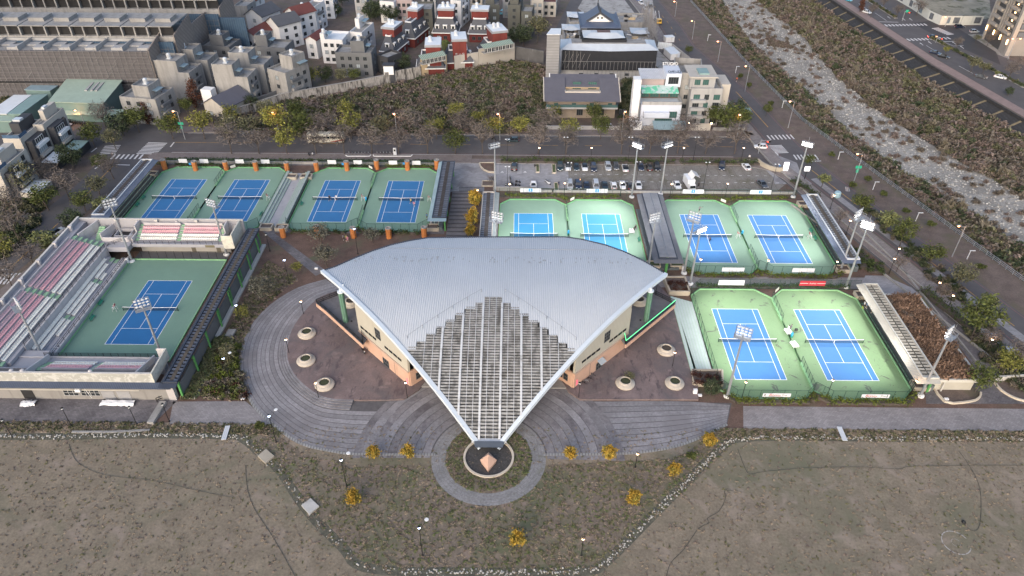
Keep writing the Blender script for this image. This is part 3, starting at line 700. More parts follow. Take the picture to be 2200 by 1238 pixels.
slat_roof('far left blue slatted stand roof with white edge beside the left road',-114.5,-109.5,165.9,198.1,4.5,1,1.5,1.0,m_steelblue,m_slat,m_rwhite,m_trough,post_mat=m_porange)
slat_roof('blue-grey slatted stand roof left of the wide dark steps',-23.8,-18.8,165.9,198.4,4.5,-1,1.1,1.0,M('pale_blue_sheet',(.26,.36,.42),.1,.5,.5,.2,fine=(2,.15)),m_slat,m_steeldk,m_trough)  # brightness of the lit strip is put into this paler sheet colour
slat_roof('slatted stand roof right of the wide dark steps by the sky blue court',-9.6,-4.9,148.0,180.0,4.5,1,1.25,.95,M('grey_green_sheet',(.25,.28,.29),.1,.5,.5,.2,fine=(2,.15)),m_slat,M('sand_edge_steel',(.36,.33,.3),.08,.6,.6),m_trough)
slat_roof('dark blue slatted stand roof at right of the sign 3 court',80.9,85.5,148.0,180.1,4.5,-1,1.3,1.0,m_steelblue,M('grey_slat',(.2,.215,.24),.2,1,.6,.2,orand=.2),m_rwhite,M('brown_gutter',(.10,.082,.065),.3,.8,.9,fine=(2,.4)))
slat_roof('pale beige slatted stand roof beside the dry grass roof at right',80.9,85.8,106.0,137.8,4.5,-1,1.5,.98,m_beige,m_bslat,M('beige_edge',(.5,.49,.45),.06,.6,.6),M('mossy_gutter',(.12,.11,.09),.3,.8,.9,fine=(2,.4)),trough_w=.25)
slat_roof('long dark blue slatted walkway roof along the right side of the stadium',-70.6,-67.0,102.2,158.8,5.0,-1,.75,1.02,m_steeldk,M('wet_slate_slat',(.10,.115,.15),.2,1,.5,.3,orand=.2),m_steeldk,MATS['brown_gutter'],posts=8,trough_w=.75)
t=thing('stand_roof','wide grey ribbed stand roof between the sky blue and the deep blue courts','stand roof',(37.85,147.6,0))
mb=MB()
for s in(-1,1):
 mb.hexa([(s*2.4 if s>0 else-3.7,0,4.1 if s<0 else 4.4),(3.7 if s>0 else-2.4,0,4.1 if s>0 else 4.4),(3.7 if s>0 else-2.4,32.4,4.1 if s>0 else 4.4),(s*2.4 if s>0 else-3.7,32.4,4.1 if s<0 else 4.4)],[(s*2.4 if s>0 else-3.7,0,4.2 if s<0 else 4.5),(3.7 if s>0 else-2.4,0,4.2 if s>0 else 4.5),(3.7 if s>0 else-2.4,32.4,4.2 if s>0 else 4.5),(s*2.4 if s>0 else-3.7,32.4,4.2 if s<0 else 4.5)])
 for k in range(58):
  y=.3+k*.55
  a=(s*2.45,y,4.5);b=(s*3.7,y,4.2);mb.beam(a,b,.1,.1)
obj('side_sheet',mb,M('slate_grey_sheet',(.15,.155,.175),.1,.5,.6,.2),t)
m_midsheet=M('silver_grey_sheet',(.30,.315,.35),.12,.25,.5,.35,fine=(1,.2))
for s in(-1,1):
 for k in range(16):
  y0=.5+k*2.0;mb=MB()
  x0,x1=(.12,2.05)if s>0 else(-2.05,-.12)
  mb.hexa([(x0,y0,4.62),(x1,y0,4.62),(x1,y0+1.94,4.62),(x0,y0+1.94,4.62)],[(x0,y0,4.75),(x1,y0,4.75),(x1,y0+1.94,4.75),(x0,y0+1.94,4.75)])
  for j in range(4):mb.box(x0,x1,y0+.1+j*.48,y0+.24+j*.48,4.75,4.84)
  obj('roof_panel',mb,m_midsheet,t)
obj('ridge_cap',MB().box(-.11,.11,.4,32.4,4.6,4.9),m_midsheet,t)
mb=MB()
for s in(-2.25,2.25):mb.box(s-.14,s+.14,.2,32.5,4.35,4.62)
mb.box(-2.4,2.4,-.1,.15,4.3,4.7)
obj('gutter',mb,m_steeldk,t)
mb=MB().hexa([(-3.7,-1.3,4.0),(3.7,-1.3,4.0),(3.7,-.12,4.3),(-3.7,-.12,4.3)],[(-3.7,-1.3,4.08),(3.7,-1.3,4.08),(3.7,-.12,4.4),(-3.7,-.12,4.4)])
for k in range(14):mb.beam((-3.6+k*.55,-1.3,4.1),(-3.6+k*.55,-.12,4.42),.1,.1)
obj('end_sheet',mb,MATS['slate_grey_sheet'],t)
for k in range(5):obj('post',MB().box(-.3,.3,-.3,.3,0,4.4),m_pgreen,t,loc=(0,.6+k*7.6,0))
m_step=M('bleacher_grey_green',(.27,.30,.27),.1,.4,.85,fine=(2,.15))
m_stepd=M('bleacher_slate',(.115,.135,.145),.12,.4,.85,fine=(2,.2))
m_stept=M('bleacher_tan',(.22,.205,.17),.12,.4,.85,fine=(2,.2))
m_nose=M('pale_green_step_edge',(.36,.47,.36),.08,.6,.8)
def bleacher(label,x0,x1,y0,y1,n,up,mat,nose,h=.42):
 """n steps rising towards up (+1 east, -1 west)"""
 t=thing('bleacher',label,'stepped seating',(0,0,0));w=(x1-x0)/n
 for k in range(n):
  a=x0+k*w if up>0 else x1-(k+1)*w
  obj('step',MB().box(a,a+w,y0,y1,0.0,.25+k*h),mat,t)
  e=a if up>0 else a+w-.22
  obj('step_edge',MB().box(e,e+.22,y0+.01,y1-.01,.25+k*h,.29+k*h),nose,t)
bleacher('pale green and tan bleacher steps under the far left stand roof',-114.2,-110.3,166.3,196.5,4,-1,m_stept,m_nose)
bleacher('grey bleacher steps under the right canopy beside court 3',82.5,86.5,149,178.6,4,1,m_stepd,M('mint_step_edge',(.2,.3,.24),.08,.6,.8))
bleacher('slate bleacher steps under the pale beige roof where people stand',82.7,86.5,107.0,136.0,4,1,m_stepd,MATS['mint_step_edge'])
bleacher('grey bleacher steps under the blue-grey slatted roof',-24.0,-20.2,166.6,196.5,3,1,m_stepd,m_nose)
bleacher('dark bleacher steps under the wide grey middle roof',34.2,41.4,149,178.5,3,1,m_stepd,m_stepd,.2)
for u,v,lab,cap in((326,372,'stone planter box at the top of the far left bleacher steps',m_soil),(1727,437,'stone planter box at the top of the right canopy steps',m_soil),(1853,632,'stone planter box at the top of the pale beige stand steps',m_soil),(626,378,'left stone planter box at the head of the pale walkway',m_soil),(658,378,'right stone planter box at the head of the pale walkway',m_soil),(572,486,'left stone planter box at the foot of the pale walkway',m_soil),(605,487,'right stone planter box at the foot of the pale walkway',m_soil),(1404,567,'left green planter box before the grey middle roof',None),(1454,567,'right green planter box before the grey middle roof',None),(1810,576,'planter box with reddish soil under the right canopy mast',m_soil),(1978,826,'planter box at the near end of the pale beige stand',m_soil),(930,487,'planter box at the near end of the blue-grey stand roof',m_soil)):
 x,y=G(u,v,.8);t=thing('planter_box',lab,'planter',(x,y,0),group=None)
 mb=MB().wall([(-1.6,-1.1),(1.6,-1.1),(1.6,1.1),(-1.6,1.1)],0,1.0,.3,closed=True)
 obj('box',mb,M('buff_stone',(.42,.37,.3),.1,.6,.85),t)
 obj('soil',MB().box(-1.44,1.44,-.94,.94,0.02,.8),cap or M('green_moss',(.07,.09,.04),.3,2,.95),t)
t=thing('stepped_walkway','pale paved walkway with side seating steps between the upper left court pairs','walkway')
obj('paving',MB().box(-68.5,-65.9,168.2,198.6,0,.06),M('pale_lilac_paving',(.38,.37,.385),.08,.5,.85,patch=((.18,.17,.17),1.6,.62,.68),fine=(3,.12)),t)
m_lstep=M('pale_blue_green_step',(.36,.40,.385),.08,.5,.85,patch=((.2,.2,.18),1.2,.6,.7),fine=(3,.12))
for k in range(3):
 for s in(-1,1):
  a=-68.5-(k+1)*.72 if s<0 else-65.9+k*.78
  obj('step',MB().box(a,a+(.72 if s<0 else .78),168.4,198.2,0,.3+k*.4),m_lstep,t)
  obj('step_edge',MB().box(a+(.55 if s<0 else .02),a+(.7 if s<0 else .17),168.42,198.18,.3+k*.4,.34+k*.4),m_nose,t)
t=thing('broad_stairs','broad dark stone steps between the two slatted stand roofs','steps')
for k in range(12):
 y=187.6-k*2.0
 obj('tread',MB().box(-19.0,-11.6,y-1.95,y,0.0,.1+(11-k)*.03),M('stair_tread_stone',(.16,.15,.158),.15,.3,.9,fine=(2,.25),orand=.05),t)
 obj('riser_band',MB().box(-18.9,-11.7,y-1.93,y-1.2,.1,.115+(11-k)*.03),M('stair_dark_band',(.085,.08,.088),.2,.5,.9,fine=(2,.3)),t)
t=thing('railing','black railing at the head of the broad dark steps','railing')
obj('bars',rail(MB(),[(-17,188.2),(-9.9,188.2)],1.5,.04,0,.3,(1.0,.05)),m_black,t)
t=thing('retaining_wall','low concrete wall below the parked motor scooters','wall')
obj('wall',MB().box(-7,5.8,188.8,189.3,0,1.3),m_conc,t)
t=thing('retaining_wall','long low concrete edge along the front of the car park','wall')
obj('wall',MB().box(5.9,82.5,188.1,188.5,0,.7),m_conc_l,t)
t=thing('retaining_wall','long low concrete edge behind the white boards of the upper left courts','wall')
obj('wall',MB().box(-112,-24.6,204.6,205.0,0,.8),m_conc,t)
for i,(u,v,lab)in enumerate(((355,363,'orange tiled pillar at the far left corner of the upper courts'),(421,366,'second orange tiled pillar from the left road'),(487,366,'third orange tiled pillar from the left road'),(551,366,'orange tiled pillar just left of the walkway pair'),(618,368,'orange pillar at the left head of the pale walkway'),(681,367,'orange pillar at the right head of the pale walkway'),(746,366,'orange pillar with a blue plate behind the white-shirted player'),(810,363,'orange pillar behind the gap of the two right-hand upper courts'),(876,365,'orange pillar with a blue plate behind the slatted-roof court'),(939,363,'orange pillar at the far end of the blue-grey slatted roof'),(609,509,'orange pillar at the foot of the pale walkway'),(683,506,'orange pillar hidden behind the grey-leaved tree'),(760,510,'orange pillar with the blue-white lamp in front'),(836,511,'orange pillar second from the roof of the hall'),(912,509,'orange pillar nearest the hall roof'))):
 x,y=G(u,v);t=thing('orange_pillar',lab,'pillar',(x,y,0),group='orange tiled pillars of the upper courts')
 obj('shaft',cached('op_s',lambda:MB().lathe([(.78,0),(.78,3.0)],8,cap=False).mesh('shaft',[m_porange])),parent=t)
 obj('cap',cached('op_c',lambda:MB().lathe([(.84,3.0),(.84,3.2),(.5,3.2),(.5,2.9)],8).mesh('cap',[m_conc])),parent=t)
 if i in(1,6,8):obj('plate',MB().box(-1.25,-.6,-.75,-.7,2.2,2.9),m_boardblue,t)
m_lil=M('lilac_grey_concrete',(.36,.355,.385),.06,.4,.85,streak=((.33,.325,.345),.8,.8,.15,.5,.72),fine=(3,.1))
m_lil2=M('pale_lilac_wall',(.5,.48,.49),.06,.4,.85,streak=((.38,.365,.36),.9,.9,.12,.55,.75),fine=(3,.08))
m_rim=M('warm_white_coping',(.52,.5,.47),.08,.6,.8)
m_outer=M('camouflage_render',(.36,.36,.335),.05,.6,.85,patch=((.47,.47,.45),.8,.53,.56,.8),fine=(3,.06))
m_ivory=M('ivory_panel',(.56,.54,.47),.05,.6,.8,patch=((.48,.46,.41),.9,.52,.55))
m_spink=M('faded_pink_seat',(.70,.40,.44),.08,1,.5,orand=.06)
m_srose=M('dusty_rose_seat',(.50,.36,.40),.08,1,.5,orand=.06)
m_swhite=M('cream_seat',(.82,.80,.74),.06,1,.5,orand=.06)
m_aisle=M('green_aisle_step',(.26,.42,.27),.1,1,.8)
def seat_mesh(m):
 mb=MB().box(-.24,.24,-.28,.24,.22,.32).hexa([(-.24,.24,.32),(.24,.24,.32),(.24,.32,.32),(-.24,.32,.32)],[(-.2,.3,.68),(.2,.3,.68),(.2,.37,.68),(-.2,.37,.68)])
 mb.box(-.05,.05,-.05,.05,0,.22)
 return mb.mesh('seat',[m])
SEAT={k:seat_mesh(m)for k,m in(('p',m_spink),('r',m_srose),('w',m_swhite))}
def seat_joined(positions,key,parent):
 """positions of (x, y, z, rz) -> one mesh"""
 src=SEAT[key];vs=[v.co.copy()for v in src.vertices];fs=[tuple(p.vertices)for p in src.polygons]
 mb=MB()
 for x,y,z,rz in positions:
  c,s=math.cos(rz),math.sin(rz);b=len(mb.v)
  mb.v+=[(x+c*v.x-s*v.y,y+s*v.x+c*v.y,z+v.z)for v in vs]
  mb.f+=[tuple(b+i for i in f)for f in fs];mb.m+=[0]*len(fs)
 if positions:obj('seat_rows',mb,src.materials[0],parent,kind='stuff')
SEATS_LEFT=296
def place_seats(parent,rows):
 """rows nearest first; rows of (key, [(x,y,z,rz)...]); the first 296 overall are single parts, the rest joined by row"""
 global SEATS_LEFT
 for key,ps in rows:
  if SEATS_LEFT>=len(ps):
   for p in ps:obj('seat',SEAT[key],parent=parent,loc=p[:3],rz=p[3])
   SEATS_LEFT-=len(ps)
  else:seat_joined(ps,key,parent)
XL=-114.0
t=thing('west_stand','long west seat stand of the stadium in two tiers of pink and cream seats','seat stand',(0,0,0))
obj('front_walk',MB().box(-101.1,-99.15,113.9,151.2,0,.85),m_lil,t)
obj('front_wall',MB().box(-99.3,-99.1,113.9,151.2,.85,1.35),m_lil2,t)
for k in range(3):
 x1=-101.1-k*1.0
 obj('lower_tier_step',MB().box(x1-1.0,x1,114.4,150.0+k*.1,0,1.0+k*.42),m_lil,t)
obj('tier_wall',MB().box(-104.35,-104.1,113.6,151.6,0,4.0),m_lil2,t)
obj('tier_walk',MB().box(-105.1,-104.36,108.5,153.2,3.2,4.0),m_lil,t)
for k in range(6):
 x1=-105.1-k*1.2
 obj('upper_tier_step',MB().box(x1-1.2,x1,107,153.0,3.2,4.15+k*.42),m_lil,t)
obj('top_walk',MB().box(XL,-112.31,103.5,159.4,3.2,6.55),m_lil,t)
for y0,y1 in((131.0,150.9),(108.8,129.2)):
 obj('back_rest_wall',MB().box(-112.55,-112.35,y0-.2,y1+.2,6.2,7.2),m_lil2,t)
ps=[]
for k in range(3):
 x=-101.55-k*1.0;z=1.0+k*.42
 for j in range(int(35.0/.55)):
  y=115.0+j*.55
  aisle=(k<2)and(abs(y-140.2)<.9 or abs(y-126.4)<.9)
  if y>(148.6-(k==0)*5-(k==1)*1.5)or(k==0 and y<120.2):continue
  if not aisle:ps.append((k,(x,y,z,R(90))))
rows=[('w',[p for kk,p in ps if kk==k])for k in range(3)]
for k in range(6):
 x=-105.6-k*1.2;z=4.15+k*.42;key=('w','w','p','p','r','r')[k]
 rows.append((key,[(x,108.9+j*.58,z,R(90))for j in range(73)if not(129.2<108.9+j*.58<131.1)]))
place_seats(t,rows)
for y0,y1,ks in((129.2,131.0,range(6)),(151.2,152.8,range(6)),(107.1,108.5,range(6))):
 for k in ks:
  obj('aisle_step',MB().box(-106.25-k*1.2,-105.15-k*1.2,y0,y1,4.15+k*.42,4.2+k*.42).box(-105.7-k*1.2,-105.16-k*1.2,y0+.01,y1-.01,4.2+k*.42,4.38+k*.42),m_aisle,t)
for yc in(140.2,126.4,149.4):
 for k in range(2):obj('aisle_step',MB().box(-102.05-k,-101.15-k,yc-.8,yc+.8,1.0+k*.42,1.06+k*.42),m_aisle,t)
obj('tier_railing',rail(MB(),[(-104.22,113.8,4.0),(-104.22,151.0,4.0),(-99.0,155.6,4.0)],1.1,.035,0,2.0,(1,.7,.4)),m_black,t)
obj('front_railing',rail(MB(),[(-99.2,114.0,1.35),(-99.2,151.2,1.35)],1.0,.035,0,2.2,(1,.5)),m_black,t)
for y in(147.0,116.2):
 mb=MB()
 for k in range(5):mb.box(-100.75,-99.5,y-2.0+k*.85,y-1.86+k*.85,.86,.9)
 mb.box(-100.75,-100.65,y-2,y+1.6,.86,.905).box(-99.6,-99.5,y-2,y+1.6,.86,.905)
 obj('wheelchair_bay',mb,m_white,t)
t=thing('stadium_wall','high lilac grey outer wall around the stadium with a pale coping','wall')
def wallseg(a,b,z0,z1,th=.35,mat=m_lil,cop=True):
 obj('wall',MB().wall([a,b],z0,z1,th),mat,t)
 if cop:obj('coping',MB().wall([a,b],z1,z1+.12,th+.16),m_rim,t)
wallseg((XL-.18,103.3),(XL-.18,160.0),0,7.6)
wallseg((XL+.02,159.8),(-71.2,159.8),0,7.2)
for k in range(7):
 y=109+k*7.6
 obj('pier',MB().box(XL,XL+.6,y,y+.6,6.5,7.9).box(XL-.1,XL+.75,y-.1,y+.7,7.9,8.1),m_lil2,t)
for k in range(7):
 x=-109.5+k*5.2
 obj('pier',MB().box(x,x+.5,159.2,159.6,4.0,7.0),m_lil2,t)
 if k%2:obj('pier_cap',MB().box(x-.15,x+.65,158.9,159.62,7.0,7.45),m_rim,t)
t.rotation_euler=(0,0,0)
t=thing('north_stand','north seat stand of the stadium above a dark lower storey with doors','seat stand')
obj('deck',MB().box(-98.4,-74.2,153.0,154.3,3.0,3.9),m_lil,t)
for k in range(5):obj('tier_step',MB().box(-98.2,-75.6,154.3+k*1.02,155.32+k*1.02,3.0,4.1+k*.42),m_lil,t)
obj('rear_walk',MB().box(-98.2,-73,159.41-.02,159.6,3.0,6.0),m_lil,t)
rows=[]
for k in range(5):
 key=('w','w','p','p','r')[k];y=154.62+k*1.02;z=4.1+k*.42
 rows.append((key,[(x,y,z,0)for x in[-96.6+j*.56 for j in range(17)]+[-85.9+j*.56 for j in range(17)]]))
place_seats(t,rows)
for x0,x1 in((-97.9,-97.0),(-87.2,-86.2),(-76.5,-75.7)):
 for k in range(5):obj('aisle_step',MB().box(x0,x1,154.3+k*1.02,155.2+k*1.02,4.1+k*.42,4.15+k*.42).box(x0+.01,x1-.01,154.75+k*1.02,155.19+k*1.02,4.15+k*.42,4.34+k*.42),m_aisle,t)
for a,b in((-97.0,-87.3),(-86.2,-76.4)):obj('back_rest_wall',MB().box(a,b,158.75,158.9,5.8,6.75),m_lil2,t)
for sx in(-98.4,-75.4):obj('wing_wall',MB().prism([(sx,153.6),(sx+.3,153.6),(sx+.3,159.4),(sx,159.4)],3.9,5.2).prism([(sx+.001,156.6),(sx+.299,156.6),(sx+.299,159.4),(sx+.001,159.4)],5.2,7.1),m_lil2,t)
obj('lower_wall',MB().box(-97.6,-74.4,155.2,155.5,0,3.0),M('cream_grey_wall',(.36,.34,.31),.07,.5,.85),t)
obj('lower_floor',MB().box(-98.4,-74.4,151.7,155.2,0,.06),M('dark_slab',(.09,.09,.1),.1,.5,.9),t)
for x in(-84.5,-78.0):obj('door',MB().box(x,x+1.1,155.12,155.198,.06,2.2),M('brown_door',(.12,.105,.08),.1,1,.7),t)
obj('sign_board',MB().box(-79.6,-77.2,152.9,152.98,3.1,3.75),M('olive_sign',(.15,.13,.08),.1,1,.7),t)
obj('storey_posts',rail(MB(),[(-98.3,151.72),(-74.6,151.72)],2.6,.04,0,2.0,(1,)),m_black,t)
obj('deck_railing',rail(MB(),[(-98.3,153.05,3.9),(-74.4,153.05,3.9)],.95,.035,0,1.5,(1,.55)),m_black,t)
t=thing('south_stand','south seat stand of the stadium on a grey building with a blue tiled eave','seat stand')
obj('deck',MB().box(-99,-73.6,109.7,111.2,0,3.1),m_lil,t)
obj('deck_wall',MB().box(-113,-73.6,111.21,111.45,0,3.3),m_lil2,t)
obj('west_deck',MB().box(-113.6,-99.01,107.0,113.4,0,3.05),m_lil,t)
for k in range(4):obj('tier_step',MB().box(-97.6,-75.2,108.7-k*.95,109.65-k*.95,0,3.3+k*.42),m_lil,t)
rows=[]
for k in range(4):
 key=('w','w','p','p')[k];y=109.3-k*.95;z=3.3+k*.42
 rows.append((key,[(x,y,z,R(180))for x in[-95.4+j*.56 for j in range(16)]+[-85.0+j*.56 for j in range(16)]]))
place_seats(t,rows)
for x0,x1 in((-97.4,-96.0),(-86.2,-85.4)):
 for k in range(4):obj('aisle_step',MB().box(x0,x1,108.7-k*.95,109.6-k*.95,3.3+k*.42,3.36+k*.42),m_aisle,t)
for a,b in((-96.0,-86.4),(-85.4,-75.6)):obj('back_rest_wall',MB().box(a,b,105.6,105.8,4.4,5.4),m_lil,t)
obj('rear_floor',MB().box(-113.6,-75,103.4,105.59,2.6,4.0),m_lil,t)
obj('stair_well_wall',MB().box(-113.6,-97.9,106.7,106.95,3.05,4.3),m_lil,t)
for x in(-97.8,-75.6):obj('wing_wall',MB().hexa([(x,103.6,4.0),(x+.3,103.6,4.0),(x+.3,111.0,3.2),(x,111.0,3.2)],[(x,103.6,6.6),(x+.3,103.6,6.6),(x+.3,111.0,4.3),(x,111.0,4.3)]),m_lil2,t)
obj('parapet',MB().box(-114.2,-72.4,103.05,103.35,3.9,6.5),m_outer,t)
obj('parapet_coping',MB().box(-114.2,-72.4,102.98,103.42,6.5,6.62),m_rim,t)
obj('end_panel',MB().box(-72.4,-72.1,103.05,110.6,3.9,6.62),m_ivory,t)
obj('end_panel',MB().box(-74.2,-72.41,110.4,110.6,3.3,6.6),m_lil2,t)
for x in(-108,-100.4,-98.2,-84.6):obj('vent_cap',MB().lathe([(.4,0),(.4,.3),(.2,.42)],10,(x,103.7,6.4)),m_lil2,t)
obj('eave',MB().hexa([(-114.4,101.7,3.6),(-68.6,101.7,3.6),(-68.6,103.04,3.8),(-114.4,103.04,3.8)],[(-114.4,101.7,3.7),(-68.6,101.7,3.7),(-68.6,103.04,4.2),(-114.4,103.04,4.2)]),M('dark_blue_tile',(.055,.07,.11),.12,.6,.5,.2,wave=((.11,.13,.17),.9,'X',.86,.95)),t)
m_bwall=M('grey_building_wall',(.235,.225,.215),.06,.5,.88,streak=((.17,.16,.155),.7,.7,.12,.52,.72))
obj('wall',MB().box(-114.2,-70.0,102.35,102.8,0,3.7),m_bwall,t)
obj('corner_wall',MB().box(-70.0,-68.5,102.3,103.3,0,3.6),M('pale_corner',(.42,.4,.4),.06,.5,.85),t)
obj('lintel_band',MB().box(-114.2,-75.4,102.25,102.348,2.5,2.75),M('cream_band',(.42,.4,.36),.06,.5,.85),t)
m_glassd=M('dark_glass',(.03,.035,.04),.2,.6,.15)
m_wframe=M('window_frame_grey',(.4,.4,.4),.06,1,.6)
def window(parent,w,h,loc,rz=0.0,nx=2,nz=1,frame=None,glass=None,name='window',depth=.08,mull=.08):
 """frame with panes as a part; frame front is local -y"""
 frame=frame or m_wframe;glass=glass or m_glassd
 def mk():
  mb=MB();f=mull
  mb.box(-w/2,w/2,-depth,0,0,f).box(-w/2,w/2,-depth,0,h-f,h)
  for k in range(nx+1):
   x=-w/2+k*(w-f)/nx;mb.box(x,x+f,-depth+.002,0,f,h-f)
  for k in range(1,nz):z=k*h/nz;mb.box(-w/2+f,w/2-f,-depth+.004,0,z-f/2,z+f/2)
  return mb.mesh('window',[frame])
 fo=obj(name,cached(('win',w,h,nx,nz,frame.name,depth,mull),mk),parent=parent,loc=loc,rz=rz)
 obj('pane',cached(('pane',w,h,glass.name),lambda:MB().box(-w/2+.03,w/2-.03,-.03,-.005,.03,h-.03).mesh('pane',[glass])),parent=fo)
 return fo
for u,nx in((148,3),(180,2),(200,2)):window(t,nx*1.0,1.7,(G(u,853,1.6)[0],102.34,1.0),0,nx,2)
for u in(228,262):obj('shutter_door',MB().box(G(u,860,1)[0]-1.3,G(u,860,1)[0]+1.3,102.28,102.345,0,2.3),M('grey_shutter',(.3,.3,.31),.06,.6,.6,wave=((.2,.2,.21),2.2,'Z')),t)
x=G(60,855,1)[0];obj('doorway_shade',MB().box(x-1.4,x+.9,102.28,102.345,0,2.5),m_dark,t)  # dark panel paints the shade inside the open door
x=G(162,847,2.6)[0]
obj('air_conditioner',MB().box(x-.55,x+.55,101.95,102.345,2.3,3.0).lathe([(.25,0),(.25,.01)],10,(x,102.1,3.0)),m_white,t)
obj('white_pipe',MB().beam((x-2.6,102.3,3.2),(x+4,102.3,3.2),.08,.08).beam((x+1.4,102.3,3.2),(x+2.0,102.3,.4),.08,.08),m_white,t)
for u0,u1,v,lab in((46,77,870,'small white tarpaulin sheet on the ground by the stadium building door'),(218,290,869,'long white tarpaulin sheet along the foot of the stadium building')):
 x0,x1=G(u0,v)[0],G(u1,v)[0];y=G(u0,v)[1];mb=MB();n=14
 tt=thing('tarpaulin',lab,'tarpaulin',(x0,y-.6,0));rnd=random.Random(u0)
 g=[[((x1-x0)*i/n+rnd.uniform(-.1,.1),1.6*j/4+(.25*rnd.uniform(-1,1)if j in(0,4)else 0),.12+.2*rnd.random()+(.4 if 0<j<4 else 0))for j in range(5)]for i in range(n+1)]
 for i in range(n):
  for j in range(4):mb.face([g[i][j],g[i+1][j],g[i+1][j+1],g[i][j+1]])
 obj('sheet',mb,m_wplas,tt,smooth=True)
 obj('weight',MB().box(.3,.6,1.3,1.5,.5,.7).box(2,2.3,1.2,1.4,.55,.75),m_black,tt)
t=thing('railing','black railing between the stadium court and the south stand','railing')
obj('bars',rail(MB(),[(-99.0,111.5,3.1),(-74.0,111.5,3.1)],1.1,.035,0,1.5,(1,.75,.5,.25)),m_black,t)
t=thing('fin_wall','pale ivory fin wall at the top right corner of the stadium','wall')
obj('panel',MB().box(-72.2,-71.85,152.4,159.8,3.2,7.3),m_ivory,t);obj('panel',MB().box(-74.6,-72.21,152.4,152.7,3.2,6.9),m_ivory,t)
obj('floor',MB().box(-74.6,-72.21,152.71,159.5,2.8,3.6),m_lil,t)
t=thing('stair_tower','sunken stairwell with lilac walls in the top left corner of the stadium','stairwell')
obj('deck',MB().box(-112.3,-98.5,153.3,159.3,2.6,4.0).box(-104,-98.6,151.3,153.29,2.6,3.98),m_lil,t)
obj('stair_wall',MB().hexa([(-111.6,153.3,4),(-111.2,153.3,4),(-109.0,159.0,4),(-109.4,159.0,4)],[(-111.6,153.3,6.6),(-111.2,153.3,6.6),(-109.0,159.0,7.0),(-109.4,159.0,7.0)]),m_lil2,t)
obj('stair_wall',MB().wall([(-106.2,154.0),(-105.0,159.0)],4.0,6.3,.3).wall([(-106.2,154.0),(-99.5,154.0)],4,5.2,.3).wall([(-99.5,154.0),(-98.8,155.6)],4,5.4,.3),m_lil2,t)
obj('well_shade',MB().box(-105.0,-100.0,155.0,158.6,4.0,4.03),m_dark,t)  # dark plate on the deck paints the shaded depth of the stairwell
obj('well_wall',MB().wall([(-103.6,155.4),(-99.8,155.4),(-99.8,158.8),(-103.6,158.8)],4.03,4.9,.3,closed=True),m_lil,t)
for k in range(8):obj('step',MB().box(-108.3,-106.7,154.2+k*.5,154.66+k*.5,4.0,4.1+k*.26),m_aisle,t)
t=thing('garden_wall','low leaning concrete strip along the planted bank beside the long dark roof','wall')
obj('strip',MB().hexa([(-66.6,102.6,0),(-64.9,102.6,0),(-63.2,124,0),(-64.9,124,0)],[(-66.6,102.6,.5),(-64.9,102.6,.5),(-63.2,124,.5),(-64.9,124,.5)]),m_conc,t)
t=thing('walkway_screen','grey screen wall with slanting green posts under the long dark roof','wall')
obj('screen',MB().box(-67.6,-67.4,103.5,158,0,3.6),M('screen_grey',(.13,.135,.14),.1,.5,.8),t)
obj('plinth',MB().box(-67.2,-66.2,120,158.5,0,.5),m_conc_l,t)
for k in range(7):obj('slanting_post',MB().beam((-66.6,110+k*7.4,.2),(-67.1,110.6+k*7.4,4.6),.3,.3),m_pgreen,t)
def hz(y):
 d=y-126.0
 return 13.2-(.0097 if d<0 else .0042)*d*d
m_roof=M('silver_roof_metal',(.50,.53,.57),.04,.12,.6,0.0,streak=((.47,.505,.545),.35,.02,.1,.5,.72),fine=(1.2,.05))
m_rtrim=M('pale_blue_white_trim',(.56,.62,.68),.04,.6,.5)
XC=-4.75
tipL,tipR=(-42.9,129.2),(33.2,129.2)
apexY=88.4
def front_y(x):
 k=(XC-x)/(XC-tipL[0])if x<XC else(x-XC)/(tipR[0]-XC)
 return apexY+(tipL[1]-apexY)*max(0,k)
BE=[]
for u,v in[(692,588),(720,574),(760,556),(800,540),(840,527),(880,518),(920,511.5),(1060,510),(1215,510),(1250,515),(1300,527),(1340,541),(1380,560),(1428,586)]:
 lo,hi=126.0,150.0
 for _ in range(40):
  m_=(lo+hi)/2
  if G(u,v,hz(m_))[1]>m_:lo=m_
  else:hi=m_
 BE.append((G(u,v,hz(lo))[0],lo))
BE[0],BE[-1]=tipL,tipR
def back_y(x):
 for a,b in zip(BE[:-1],BE[1:]):
  if a[0]<=x<=b[0]:return a[1]+(b[1]-a[1])*(x-a[0])/(b[0]-a[0])
 return 129.2
LT=(XC,121.6);LL,LR=17.3,17.3
def metal_y(x):
 d=abs(x-XC)
 fy=front_y(x)
 k=d/17.0
 if k>=1:return fy
 yl=front_y(XC-17.0)
 y=121.4+(yl-121.4)*k
 st=1.9;q=math.floor(d/st)*st/17.0
 return max(fy,121.4+(yl-121.4)*min(1,q+.06))
hall=thing('sports_hall','sports hall with a large silver kite-shaped vaulted roof and open slatted front','sports hall')
mb=MB();ny=26
x=tipL[0]+.05;dxr=.46
